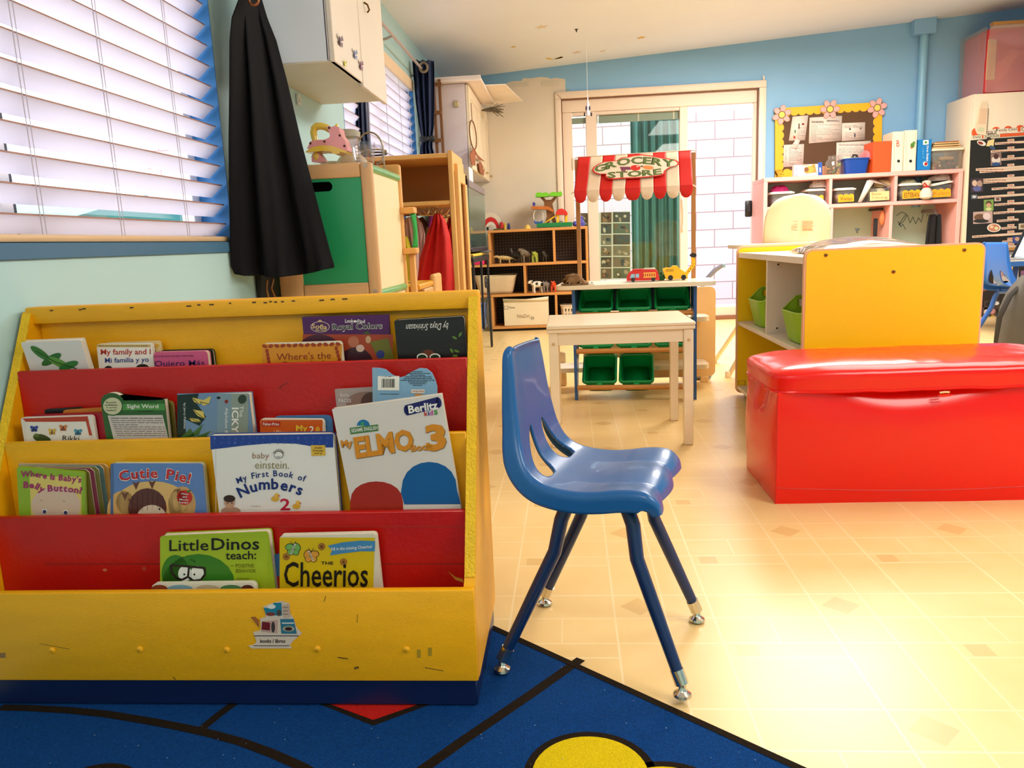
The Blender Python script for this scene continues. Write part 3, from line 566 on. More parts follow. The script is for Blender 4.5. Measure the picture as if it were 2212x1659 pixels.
def art(A):
    A.rect(383, 850, 500, 960, col('#6E8AA8'), 1); A.rect(500, 850, 537, 960, col('#8A9488'), 1); A.rect(470, 850, 500, 960, col('#7C929E'), 1.5)
    A.poly([(383, 853), (430, 850), (425, 870), (446, 900), (432, 920), (400, 905), (404, 960), (383, 960)], col('#13241A'), 2)
    for pts in ([(415, 858), (440, 864), (432, 873), (420, 868)], [(433, 868), (457, 855), (452, 872), (440, 876)], [(416, 884), (440, 888), (444, 905), (428, 898)], [(408, 902), (430, 905), (436, 912), (415, 910)]): A.poly(pts, col('#D9BE5A'), 3); A.line([pts[0], pts[2]], 1.2, K, 4)
    for pts in ([(405, 945), (440, 915), (430, 940)], [(420, 945), (458, 930), (440, 948)], [(385, 950), (412, 925), (425, 950)], [(390, 960), (450, 940), (440, 960)]): A.poly(pts, col('#41662A'), 3)
    A.ell(473, 859, 4, 3, K, 3); A.ell(490, 867, 4, 4, col('#8A1C12'), 3); A.ell(524, 862, 9, 10, col('#2C3A26'), 3, 30)
    A.txt('The', 527, 876, 24, 8, WH, 4, .0, 90); A.txt('ICKY', 517, 880, 55, 15, WH, 4, .03, 90); A.txt('Alphabet Book', 494, 880, 76, 8, WH, 4, .0, 90); A.txt('by Jerry Pallotta', 402, 870, 56, 5.5, WH, 4, .01, 90)
book('blue nature alphabet book with big insects, title running downwards, second slot', (383, 855), (537, 850), 1.284, .285, -1, .018, col('#6E8AA8'), art, .002)
book('blue edged board book behind the orange photo book, second slot', (590, 899), (716, 897), 1.300, .285, 2, .006, col('#3F6FA0'), None, .01)
def art(A):
    A.rect(562, 907, 697, 960, col('#CF5A1A'), 1); A.rect(566, 910, 606, 921, col('#B8281C'), 2); A.txt('Fisher-Price', 568.5, 912.5, 35, 6.5, WH, 3, .02); A.txt('My', 640, 918, 25, 17, col('#E8C23A'), 3, .04); A.txt('2', 669, 920, 10, 15, WH, 3, .04); A.txt('i Discover', 592, 929, 45, 10, col('#F0D8A0'), 3, .02); A.ell(687, 928, 5, 7, col('#E0A030'), 2)
book('orange board book with a small red badge, second slot behind the white blue-topped book', (561, 905), (699, 906), 1.286, .285, -1, .009, col('#E3D3BE'), art)
def art(A): A.ell(790, 872, 42, 26, col('#8E6A5C'), 1); A.ell(806, 868, 26, 22, col('#5A3A30'), 2); A.txt('little', 735, 849, 20, 8, col('#D8C8C0'), 3); A.txt('FACES', 732, 861, 27, 8, col('#E6DAD2'), 3)
book('grey-brown photo book of baby faces, second slot behind the big white cover', (723, 841), (808, 836), 1.302, .285, 2, .006, col('#A8928A'), art, .001)
def shp2(w, H):
    o = [(0, -H), (w * .98, -H), (w, -.045)]
    return o + [(w * x, z) for x, z in ((1.0, -.03), (.97, -.018), (.92, -.006), (.84, .001), (.73, .002), (.62, -.004), (.5, -.013), (.4, -.016), (.3, -.011), (.2, -.002), (.1, 0), (0, 0))]
def art(A):
    A.rect(805, 797, 814, 880, col('#86A8BE'), 1); A.rect(816, 812, 863, 843, WH, 2); A.txt('1 29 84 7', 826, 812, 26, 2.4, K, 3)
    x = 825
    while x < 854: q = random.choice((.7, 1.2, 1.8)); A.rect(x, 818, x + q, 837, K, 3); x += q + random.choice((.8, 1.3))
    for i, (a, b) in enumerate(((891, 915), (878, 930), (886, 920), (876, 932), (872, 934), (866, 939), (882, 924), (886, 920), (892, 914))): A.lines(a, 803 + i * 3.6, b, 803 + i * 3.6, 1, col('#26303A'), 1.5, 2, 0)
    A.rect(889, 841, 918, 849, col('#E8D8C8'), 2); A.txt('bendon', 891, 843, 25, 4.5, col('#8A3A2A'), 3, 0, 0, 0, True); A.lines(822, 851, 862, 851, 1, col('#26303A'), 1.3, 2); A.ell(905, 853, 9, 3, col('#C88A4A'), 2)
book('pale blue guitar-shaped book with a barcode, second slot above the big white cover', (804, 795), (944, 799), 1.290, .285, 1, .006, col('#7FA9C8'), art, shape=shp2)
# third slot
def art(A):
    A.poly([(64, 1028), (176, 1030), (178, 1120), (68, 1120)], col('#DFC56A'), 1); A.ell(122, 1092, 54, 42, col('#D9B9A0'), 2)
    A.arc("Where Is Baby's", [(46, 1030), (75, 1029), (100, 1034), (130, 1037), (176, 1042)], 13, col('#A02A62'), 3, .05, .05); A.arc('Belly Button?', [(51, 1053), (75, 1054), (90, 1062), (120, 1060), (150, 1062), (178, 1066)], 14, col('#A02A62'), 3, .06, .05)
    for x, y in ((98, 1104), (144, 1106)): A.ell(x, y, 6, 5, WH, 4); A.ell(x, y + 1, 4, 4, col('#3B3A6A'), 5)
    A.line([(88, 1081), (92, 1080)], 1.4, col('#8A6A50'), 4); A.line([(138, 1081), (142, 1083)], 1.4, col('#8A6A50'), 4)
book('lime green board book with fanned pages, third slot beside the wall', (36, 1008), (181, 1020), 1.236, .26, 1, .007, col('#8FB02A'), art, .005)
_fan = [o for o in COL.objects if o.get('label', '').startswith('lime green board')][0]
for i, h in enumerate(('#6A5A1A', '#7A1E34', '#6E6420', '#4A6058', '#B07A22')):
    p = aY(40, 1007 - i * 1.5, 1.2435 + i * .0022); q = aY(192 + i * 10.0, 1014 - i * 3, 1.2435 + i * .0022); m = MB(); m.prism([(p.x, .262), (q.x - .006, .262), (q.x, .27), (q.x, q.z - .006), (q.x - .006, q.z), (p.x, p.z)], p.y, p.y + .0016, col(h), 'xz', PG); m.build('board_page', _fan)
def art(A):
    A.rect(239, 1003, 245, 1120, col('#4E6690'), 2); A.ell(265, 1105, 34, 45, col('#D9A560'), 1); A.ell(330, 1085, 80, 46, col('#DDB06A'), 1); A.ell(395, 1090, 30, 40, col('#C79A60'), 1)
    A.arc('Cutie Pie!', [(259, 1040), (285, 1035), (310, 1033), (345, 1032), (375, 1036), (412, 1044)], 23, col('#F0E4DA'), 3, .085, .06); A.arc('Cutie Pie!', [(260, 1039), (285, 1034), (310, 1032), (345, 1031), (375, 1035), (411, 1043)], 21.5, col('#C02020'), 4, .045, .085)
    A.ell(320, 1098, 42, 44, col('#5A2C22'), 3)
    for x, y, r in ((271, 1071, -55), (295, 1048, -20), (330, 1046, 15)): A.poly([(x, y + 10), (x - 8, y - 8), (x, y - 5), (x + 8, y - 9)], col('#6A3A28'), 3)
    A.line([(278, 1078), (290, 1086)], 4, col('#8A4A3A'), 3); A.ell(330, 1122, 34, 32, col('#DCC3A8'), 4); A.ell(347, 1099, 2, 2.6, K, 5)
    for i in range(7): A.line([(288 + i * 11, 1062 + abs(i - 3) * 3), (287 + i * 11, 1105 - i)], 1, col('#3E1C16'), 4)
    A.ell(401, 1074, 16, 16, col('#C6261C'), 4); A.ell(394, 1072, 10, 13, col('#C6261C'), 4); A.ell(410, 1060, 5, 2, col('#3A7A3A'), 5, -30)
    for i, t in enumerate(('Flaps', 'and', 'Mirror', 'Inside!')): A.txt(t, (394, 397, 390, 390)[i], 1064 + i * 6, (16, 9, 20, 19)[i], 4, WH, 5, .02, 3)
book('blue board book with a pigtailed child, third slot', (238, 1001), (437, 1001), 1.234, .26, 1, .014, col('#5F7FB4'), art, .005, back=col('#C8B45A'))
def art(A):
    A.poly([(454, 941), (720, 937), (721, 966), (690, 966), (640, 958), (590, 957), (530, 962), (490, 967), (455, 971)], col('#22408E'), 1)
    for i in range(34): A.txt(random.choice('0123456789'), 462 + (i % 17) * 15.2 + random.uniform(-2, 2), 943 + (i // 17) * 10 + random.uniform(-1, 1), 4, 6, col('#4A66AE'), 2, .0, random.uniform(-20, 20))
    A.rect(466, 972, 467.2, 1110, col('#CFC4B8'), 1); A.poly([(673, 961), (704, 961), (705, 983), (675, 984)], col('#DDB03A'), 3)
    for i, t in enumerate(('AGES', '9 months', 'and up')): A.txt(t, (681, 678, 681)[i], 964.5 + i * 6, (16, 22, 17)[i], 4, col('#4A3416'), 4, .03)
    A.txt('baby', 547, 977, 36, 17, col('#9A6A4A'), 3, -.008); A.txt('einstein.', 553, 996, 74, 16, col('#8A7A4A'), 3, -.008)
    A.ell(604, 982, 10, 8, K, 3); A.ell(604, 982, 9, 7, col('#E9E2D8'), 4); A.line([(600, 985), (604, 987), (608, 985)], 1, K, 5)
    for i in range(9): t = R_(200 + i * 17); A.line([(604 + 8 * cos(t), 981 + 6 * sin(t)), (604 + 13 * cos(t), 981 + 12 * sin(t))], 1.2, K, 4)
    A.arc('My First Book of', [(515, 1045), (540, 1035), (570, 1030), (600, 1028), (630, 1031), (662, 1040)], 13.5, col('#1E2F6E'), 3, .03, .1); A.arc('Numbers', [(521, 1076), (545, 1064), (572, 1057), (600, 1056), (628, 1061), (654, 1070)], 24, col('#1E2F6E'), 3, .045, .08)
    A.txt('2', 609, 1077, 22, 26, col('#C0203A'), 3, .03)
    for x, y in ((598, 1075), (645, 1091)): A.ell(x, y + 3, 9, 6, col('#DDA93A'), 3); A.ell(x + 3, y - 5, 5, 5, col('#E6B84A'), 4); A.ell(x + 8, y - 4, 2.5, 1.5, col('#C86A2A'), 5)
    A.ell(497, 1086, 12, 14, col('#C99A7A'), 3); A.ell(497, 1078, 13, 8, col('#3A2418'), 4); A.ell(493, 1088, 1.6, 1.3, K, 5); A.ell(503, 1088, 1.6, 1.3, K, 5); A.ell(500, 1106, 22, 10, col('#B88A70'), 2); A.txt('Concept by', 545, 1093, 21, 3, col('#5A4A44'), 3)
book('big white hardback with a deep blue upper band, third slot', (454, 941), (720, 937), 1.228, .26, -1, .017, col('#E9E2D8'), art, .008, back=col('#22408E'), crn=(0, 0, 1, 0))
def art(A):
    A.poly([(876, 875), (946, 857), (951, 880), (881, 897)], col('#1E1F5E'), 2); A.ell(880, 886, 6, 11, col('#1E1F5E'), 2, -14); A.ell(948, 868.5, 6, 11, col('#1E1F5E'), 2, -14); A.txt('Berlitz', 882, 876, 64, 17, WH, 3, .05, -9.5)
    for t, x, h in (('k', 917, '#C02828'), ('i', 925, '#2A5AA0'), ('d', 928, '#C04A9A'), ('s', 938, '#3A8A3A')): A.txt(t, x, 888 - (x - 917) * .12, 8 if t != 'i' else 3, 10, col(h), 3, .04, -8)
    A.ell(786, 919, 14, 13, col('#1F6FA0'), 2, 0, 20, 180, 360); A.ell(784, 915, 4, 4, col('#3A9A5A'), 3); A.poly([(756, 924), (818, 916), (819, 930), (758, 938)], col('#4A7A3A'), 2); A.txt('SESAME ENGLISH', 759, 926, 58, 8, WH, 3, .02, -7)
    OR = col('#D98A1E'); SH = col('#8A6A4A')
    for o_, mm, k in ((1.5, SH, 2), (0, OR, 3)):
        A.txt('My', 736 + o_, 951 + o_, 25, 20, mm, k, .06, -7); A.txt('ELMO', 763 + o_, 944 + o_, 130, 48, mm, k, .075, -9); A.txt('Book', 889 + o_, 960 + o_, 50, 15, mm, k, .05, -7); A.txt('3', 919 + o_, 917 + o_, 44, 58, mm, k, .08, -6)
    A.poly([(757, 1110)] + [(757 + 59 * (1 - cos(t)), 1096 - 55 * sin(t) ** .7) for t in [.05 + i * .3 for i in range(11)]] + [(876, 1110)], col('#A62A18'), 1); A.poly([(878, 1092)] + [(870 + 62 * (1 - cos(t)), 1075 - 78 * sin(t) ** .7) for t in [.05 + i * .3 for i in range(11)]] + [(1002, 1090)], col('#185C96'), 1.5)
book('large white activity book tilted to one side with orange lettering, third slot', (717, 884), (953, 852), 1.224, .26, -1, .013, col('#DDD2C8'), art, .001)
# front slot
def art(A):
    A.rect(346, 1162, 580, 1290, col('#A4B822'), 1); A.ell(430, 1262, 80, 66, col('#3C7A1E'), 2); A.ell(380, 1240, 31, 42, col('#3C7A1E'), 2)
    A.txt('Little', 366, 1166, 86, 24, K, 4, .012, -1, .02); A.txt('Dinos', 458, 1162, 103, 26, K, 4, .022, -1); A.txt('teach:', 489, 1190, 66, 18, K, 4, .02, -1)
    for i, t in enumerate(('POSITIVE', 'BEHAVIOR', 'GOOD', 'MANNERS')): A.txt(t, (511, 512, 514, 510)[i], 1217 + i * 11 + (8 if i > 1 else 0), (40, 43, 28, 42)[i], 8, col('#6A6410'), 4); A.rect(500, 1221, 507, 1222, col('#6A6410'), 4)
    BR = col('#2A1A12')
    for x in (401, 428): A.ell(x, 1239, 15, 17, WH, 4); A.ell(x - 1 + (x == 428) * -5, 1240, 2.2, 2.2, K, 6)
    for q in ([(370, 1220), (410, 1223), (408, 1245), (395, 1252), (382, 1248), (374, 1238), (370, 1220)], [(410, 1223), (444, 1226), (445, 1240), (436, 1252), (420, 1254), (409, 1246)]): A.line(q, 4.5, BR, 5)
    A.line([(385, 1208), (398, 1203)], 3, col('#2A5A14'), 5); A.line([(413, 1207), (424, 1213)], 3, col('#2A5A14'), 5)
book('bright green board book with a bespectacled cartoon face, front slot', (345, 1158), (579, 1148), 1.184, .078, 1, .018, col('#9DB320'), art, .005)
book('blue and red board book wedged between the green and yellow ones, front slot', (580, 1199), (640, 1196), 1.199, .075, 2, .006, col('#3A6A9A'), lambda A: A.rect(578, 1245, 645, 1290, col('#A82018'), 1), .009)
def art(A):
    A.rect(604, 1161, 810, 1290, col('#DDBB12'), 1)
    for x, y, r, h in ((634, 1185, 20, '#7AB05A'), (673, 1200, -25, '#E09A3A')):
        for sx in (-1, 1): A.ell(x + sx * 8, y - 4, 10, 7.5, K, 2, r + sx * 30); A.ell(x + sx * 8, y - 4, 8.6, 6.2, col(h), 3, r + sx * 30); A.ell(x + sx * 6, y + 7, 7.5, 7.5, K, 2); A.ell(x + sx * 6, y + 7, 6.2, 6.2, col(h), 3)
        a = R_(r); A.line([(x + 12 * sin(a), y - 12 * cos(a)), (x - 12 * sin(a), y + 12 * cos(a))], 3.4, WH, 4); A.line([(x + 10 * sin(a), y - 10 * cos(a)), (x - 10 * sin(a), y + 10 * cos(a))], 1.2, K, 5); A.line([(x, y - 9), (x - 6, y - 17)], 1, K, 4); A.line([(x, y - 9), (x + 6, y - 17)], 1, K, 4)
    for x, y in ((619, 1202), (696, 1180), (744, 1213)): A.ell(x, y, 8, 8, col('#A8702A'), 3); A.ell(x, y, 2.8, 2.8, col('#6A4416'), 4)
    A.poly([(709, 1178), (740, 1171), (780, 1167), (811, 1168), (811, 1190), (780, 1190), (740, 1195), (714, 1199), (719, 1188)], col('#4A8AB8'), 3); A.txt('Fill in the missing Cheerios!', 717, 1182, 88, 9, WH, 4, .015, -4)
    A.txt('THE', 695, 1212, 27, 7, K, 4, .03); A.txt('Cheerios', 614, 1213, 184, 55, K, 4, .02); A.txt('ANIMAL PLAY BOOK', 625, 1271, 160, 8, K, 4, .02)
book('yellow board book with butterflies and toasted rings, front slot', (603, 1158), (812, 1153), 1.178, .075, -3, .012, col('#E3D8C0'), art, .006)
def art(A):
    for x, y, rx, h in ((345, 1272, 18, '#8A3A24'), (390, 1272, 28, '#7AA0B0'), (450, 1272, 26, '#B8A888'), (500, 1272, 24, '#4A7A4A'), (535, 1272, 14, '#5A2A20')): A.ell(x, y, rx, 9, col(h), 2, 0)
book('white edged board book barely rising over the front board', (327, 1261), (551, 1258), 1.156, .075, 4, .010, col('#DCD2BE'), art, .008)
# ================================================================== rug
RB, RK, RR, RY = M('#0A3F7E', .95, .55, 330, 1., 420, spec=.1), M('#241A10', .95, .2, 90, .8, 500, spec=.1), M('#C8201A', .95, .25, 330, .8, 500, spec=.1), M('#E2C312', .95, .25, 330, .8, 500, spec=.1)
def rz(x, y, k=0): p = aZ(x, y, .007); return (p.x, p.y, .007 + k * .0004)
rug = thing('rug', 'blue play rug with dark outlines and yellow and red shapes under the bookcase', 'rug', (-.4, .9, 0))
m = MB(); d1 = V((.760, -.650)); c0 = V((-.518, 1.703)); d2 = V((-.65, -.76)); q = [c0, c0 + d1 * 2.4, c0 + d1 * 2.4 + d2 * 2.2, c0 + d2 * 2.2]
q = [p if p.x > XL + .012 else p for p in q]
# clip the far corner against the wall line
def clipx(poly, x0):
    o = []
    for i, p in enumerate(poly):
        n = poly[(i + 1) % len(poly)]
        if p.x >= x0: o.append(p)
        if (p.x >= x0) != (n.x >= x0): t = (x0 - p.x) / (n.x - p.x); o.append(p + (n - p) * t)
    return o
m.prism([(p.x, p.y) for p in clipx(q, XL + .015)], .0005, .007, RB, 'xy', RK); m.build('pile', rug)
def strip(m, pts, wd, mm, k):
    ps = [V(rz(x, y, k)) for x, y in pts]
    for a, b in zip(ps, ps[1:]):
        d = (b - a).normalized(); n = V((-d.y, d.x, 0)) * wd / 2; e = d * 0; m.add([a + n - e, a - n - e, b - n + e, b + n + e], [[0, 1, 2, 3]], mm)
def arcpts(c, r, a0, a1, n): return [(c[0] + r * cos(a0 + (a1 - a0) * i / n), c[1] + r * sin(a0 + (a1 - a0) * i / n)) for i in range(n + 1)]
m = MB()
e0 = V((-.518, 1.703, .0078)); e1 = e0 + V((.760, -.650, 0)) * 2.4; nn = V((-.65, -.76, 0)) * .0135; m.add([e0, e0 + nn, e1 + nn, e1], [[0, 1, 2, 3]], RK)
strip(m, [(1255, 1424), (1150, 1498), (1000, 1600), (905, 1668)], .019, RK, 1); strip(m, [(505, 1520), (470, 1546), (436, 1574)], .016, RK, 1)
strip(m, [(0, 1529), (60, 1530), (150, 1535), (230, 1543), (310, 1556), (380, 1569), (450, 1584), (520, 1603), (590, 1629), (650, 1656), (700, 1684)], .017, RK, 2)
m.add([rz(x, y, 1) for x, y in ((640, 1500), (690, 1521), (806, 1568), (930, 1522), (975, 1500))], [[0, 1, 2, 3, 4]], RK); m.add([rz(x, y, 2) for x, y in ((665, 1500), (710, 1521), (806, 1556), (908, 1521), (950, 1500))], [[0, 1, 2, 3, 4]], RR)
c1, c2, c3 = V(rz(1275, 1672)), V(rz(1447, 1748)), V(rz(1105, 1790))
for rr, mm, k in ((.094, RK, 3), (.082, RY, 4)):
    for c in (c1, c2, c3): m.add([(c.x + rr * 1.0 * cos(t), c.y + rr * sin(t), .007 + k * .0004) for t in [2 * pi * i / 40 for i in range(40)]], [list(range(40))], mm)
cb = V(rz(200, 1700)); m.add([(cb.x + .062 * cos(2 * pi * i / 30), cb.y + .05 * sin(2 * pi * i / 30), .0082) for i in range(30)], [list(range(30))], RK)
random.seed(5)
for _ in range(70):
    x, y = random.uniform(30, 1650), random.uniform(1400, 1655); p = V(rz(x, y, 6)); s_ = random.uniform(.0005, .0013)
    if (p - V((-.518, 1.703, 0))).dot(V((.65, .76, 0))) < -.02: m.add([p + V((s_, 0, 0)), p + V((0, s_, 0)), p + V((-s_, 0, 0)), p + V((0, -s_, 0))], [[0, 1, 2, 3]], M('#8FA3B5'))
m.build('printed_shapes', rug)
# ================================================================== school chair
CB = M('#1C5E9C', .3, .06, 8, .03, 300, coat=.15, spec=.4); CM_ = M('#0B2A58', .28, .08, 10); CHR = M('#D8D2C4', .18, .03, metal=1.)
def school_chair(name, label, T, blue=CB, legc=CM_, loc=(0, 0, 0)):
    e = thing(name, label, 'chair', loc)
    prof = [(-.136, .566, .072), (-.138, .555, .084), (-.134, .52, .090), (-.129, .475, .097), (-.122, .43, .107), (-.115, .395, .118), (-.102, .365, .129), (-.080, .345, .137), (-.05, .335, .141), (-.01, .331, .143), (.025, .333, .144), (.06, .338, .145), (.088, .339, .146), (.106, .335, .146), (.118, .323, .144), (.122, .308, .140)]
    def at(t):
        f = t * (len(prof) - 1); i = min(int(f), len(prof) - 2); f -= i; P = lambda j: prof[max(0, min(len(prof) - 1, j))]
        p0, p1, p2, p3 = P(i - 1), P(i), P(i + 1), P(i + 2)
        return [.5 * (2 * b + (c - a) * f + (2 * a - 5 * b + 4 * c - d) * f * f + (3 * b - a - 3 * c + d) * f ** 3) for a, b, c, d in zip(p0, p1, p2, p3)]
    NU, NV = 76, 150; Q = .80
    def surf(u, v):
        x, z, hw = at(v); a, b = at(max(0, v - .01)), at(min(1, v + .01)); tx, tz = b[0] - a[0], b[1] - a[1]; l = math.hypot(tx, tz) or 1; nx, nz = -tz / l, tx / l   # towards the sitter
        if nz < 0 and v > .5: nx, nz = -nx, -nz
        if v <= .5 and nx < 0: nx, nz = -nx, -nz
        s = u * 2 - 1; k = abs(s)
        if k <= Q: y = s / Q * hw; dpt = 0; bend = (k / Q) ** 3
        else:
            r = (k - Q) / (1 - Q); y = math.copysign(hw + .006 * sin(min(1, r * 2.5) * pi / 2), s); dpt = -.032 * max(0, (r - .12) / .88) ** 1.1 * min(1, .22 + v * 2.2, .4 + (1 - v) * 3.2); bend = 1
        up = .004 * bend * (1 if v < .55 else max(0, 1 - (v - .55) * 3))      # sides wrap forward on the back
        if v > .55: w = min(1, (v - .55) / .3); up += w * (.010 * (abs(cos(pi * min(1, k / Q) * 1.0)) - .6) if k <= Q else .004) - (.0 if k <= Q else 0)
        return V((x + nx * (up + dpt), y, z + nz * (up + dpt)))
    holes = [(.5 + sg * .17, .385) for sg in (-1, 1)]
    def ins(u, v):
        for hu, hv in holes:
            sg = 1 if hu > .5 else -1; a = (v - hv) / .105; uu = (u - hu - sg * .035 * a) / (.085 * (1 + .45 * a))
            if abs(a) < 1.2 and (abs(a) ** 2.6 + abs(uu) ** 2.6) < 1: return True
        return False
    m = MB(T); vs = []
    cu = [[(i / NU, j / NV) for i in range(NU + 1)] for j in range(NV + 1)]
    kp = lambda i, j: not ins((i + .5) / NU, (j + .5) / NV)
    edge = set()
    for j in range(NV):
        for i in range(NU):
            if kp(i, j): continue
            for a, b in ((i, j), (i + 1, j), (i, j + 1), (i + 1, j + 1)):
                if any(0 <= x < NU and 0 <= y < NV and kp(x, y) for x in (a - 1, a) for y in (b - 1, b)): edge.add((a, b))
    for (i, j) in edge:    # pull the rim of each slot on to a smooth outline
        u, v = i / NU, j / NV; hu, hv = min(holes, key=lambda h: abs(h[0] - u)); lo, hi = .3, 2.2
        for _ in range(24):
            md = (lo + hi) / 2
            if ins(hu + (u - hu) * md, hv + (v - hv) * md): lo = md
            else: hi = md
        cu[j][i] = (hu + (u - hu) * lo, hv + (v - hv) * lo)
    vs = [surf(*cu[j][i]) for j in range(NV + 1) for i in range(NU + 1)]
    fs = [[j * (NU + 1) + i, j * (NU + 1) + i + 1, (j + 1) * (NU + 1) + i + 1, (j + 1) * (NU + 1) + i] for j in range(NV) for i in range(NU) if kp(i, j)]
    m.add(vs, fs, blue); o = m.build('seat_shell', e, solid=.006)
    o.data.polygons.foreach_set('use_smooth', [True] * len(o.data.polygons)); at_ = o.data.attributes.get('sharp_edge')
    if at_: o.data.attributes.remove(at_)
    m = MB(T)
    for x in (-.035, .06): m.tube([(x, -.085, .302), (x, 0, .309), (x, .085, .302)], .011, legc, 10)
    m.box(-.05, .09, -.05, .05, .313, .321, legc, .002); m.box(-.045, .085, -.092, -.07, .295, .318, legc, .003); m.box(-.045, .085, .07, .092, .295, .318, legc, .003); m.build('seat_frame', e)
    for x0, x1, sg in ((.06, .158, -1), (.06, .158, 1), (-.035, -.150, -1), (-.035, -.150, 1)):
        m = MB(T); q = lambda t: V((x0 + (x1 - x0) * t, sg * (.088 + .054 * t), .0)); d = 1 if x1 > 0 else -1
        pts = [(x0 - d * .012, sg * .07, .306), (x0 - d * .002, sg * .084, .304), (x0 + d * .006, sg * .092, .292), (x0 + d * .014, sg * .096, .272)] + [(x0 + (x1 - x0) * t, sg * (.094 + .044 * t), .27 - .246 * t) for t in (.22, .5, .78, 1)]
        m.tube(pts, [.0125] * 4 + [.012, .0115, .0105, .0098], legc, 14); o = m.build('leg', e)
        g = MB(T); p = V(pts[-1]); dd = (p - V(pts[-2])).normalized(); g.tube([p - dd * .022, p + dd * .002], .0116, CHR, 14); b = p + dd * .004
        g.lathe([(.0, .0005), (.013, .0005), (.0155, .003), (.0145, .007), (.009, .011), (.0065, .014), (.006, .026)], (b.x, b.y, .0), CHR, 18); g.build('glide', o)
    return e
def TR(x, y, z, a): return Matrix.Translation((x, y, z)) @ Matrix.Rotation(R_(a), 4, 'Z')
school_chair('school_chair', 'blue moulded plastic school chair with splayed legs beside the yellow bookcase', TR(.043, 1.335, .0048, -14) @ Matrix.Rotation(R_(-1.65), 4, 'X'), loc=(.043, 1.335, 0))
# ================================================================== red bench chest
RV, RV2 = M('#E60A02', .22, .05, 5, .06, 18, coat=.12, spec=.45), M('#C80C08', .35)
bx0, bx1, by0, by1 = .556, 1.40, 2.108, 2.462
e = thing('storage_bench', 'red vinyl toy chest bench with padded lid in front of the yellow shelf', 'bench', ((bx0 + bx1) / 2, (by0 + by1) / 2, 0))
m = MB(); H_ = .318
def body(u, v):
    per = u * 4; i = int(per) % 4; f = per - int(per); f = f if u < 1 else 0
    c = [(bx0, by0), (bx1, by0), (bx1, by1), (bx0, by1)]; a, b = c[i], c[(i + 1) % 4]; x, y = a[0] + (b[0] - a[0]) * f, a[1] + (b[1] - a[1]) * f
    n = [(0, -1), (1, 0), (0, 1), (-1, 0)][i]; k = sin(pi * f) ** .5 if 0 < f < 1 else 0; z = v * H_
    w = .012 * k * sin(pi * min(1, v * 1.02)) + .004 * k * mnoise.noise((x * 6, y * 6, z * 7))
    if i == 0 and v > .72: w -= .034 * k * ((v - .72) / .28) ** 2 * math.exp(-((f - .42) / .28) ** 2)   # front face sags away from the lid
    if i == 3: w += .012 * k * sin(pi * v)
    if i == 3 and v > .8: w -= .012 * math.exp(-((f - .62) / .12) ** 2)
    return V((x + n[0] * w, y + n[1] * w, z))
m.grid(body, 128, 26, RV, cu=True); m.poly([body(i / 128, 1) for i in range(128)], M('#3A0805')); m.poly([body(i / 128, 0) for i in range(128)][::-1], RV2)
m.tube([V((bx0, by0 - .0008, .0)), V((bx0, by0 - .0008, .31))], .0016, RV2, 6)
m.tube([body((i + .001) / 100, (.047 - .012 * sin(pi * i / 25)) / H_) + V((0, -.0002, 0)) for i in range(0, 26)], .0012, RV2, 5); m.build('body', e)
m = MB(); ox = .012; lx0, lx1, ly0, ly1 = bx0 - ox - .004, bx1 + ox, by0 - ox, by1 + .004
def lid(u, v):  # v 0 lower rim .. 1 crown middle
    a = 2 * pi * u; ex, ey = cos(a), sin(a); q = 1 / max(abs(ex), abs(ey)); sqx, sqy = ex * q, ey * q
    r = 10; nrm = (abs(sqx) ** r + abs(sqy) ** r) ** (1 / r); sqx, sqy = sqx / nrm, sqy / nrm
    if v < .3: s, z = 1 - .006 * (1 - v / .3), .318 + .036 * v / .3
    else: t = (v - .3) / .7; s = cos(t * pi / 2) ** .55; z = .354 + .042 * sin(t * pi / 2) ** .8
    x = (lx0 + lx1) / 2 + sqx * s * (lx1 - lx0) / 2; y = (ly0 + ly1) / 2 + sqy * s * (ly1 - ly0) / 2
    z += .003 * mnoise.noise((x * 5, y * 7, 1)) + .0015 * mnoise.noise((x * 18, y * 14, 3))
    return V((x, y, z))
m.grid(lid, 200, 30, RV, cu=True); m.poly([lid(i / 200, 0) for i in range(200)][::-1], RV2); lo_ = m.build('lid', e)
m = MB(); m.tube([lid(i / 200, .0) + V((0, 0, .0005 + .001 * sin(i * .7))) for i in range(200)], .0042, RV, 6, closed=True)
p = aY(2040, 849, ly0 - .004); m.tube([p + V((-.012, 0, .001)), p + V((0, -.002, .003)), p + V((.012, 0, .002))], .003, M('#E3C08A', .7), 6)
m.add([p + V((-.018, -.004, -.004)), p + V((.0, -.007, -.002)), p + V((.022, -.005, -.003)), p + V((.012, -.006, -.008)), p + V((-.01, -.006, -.010))], [[0, 1, 2, 3, 4]], RV); m.build('piping', lo_)
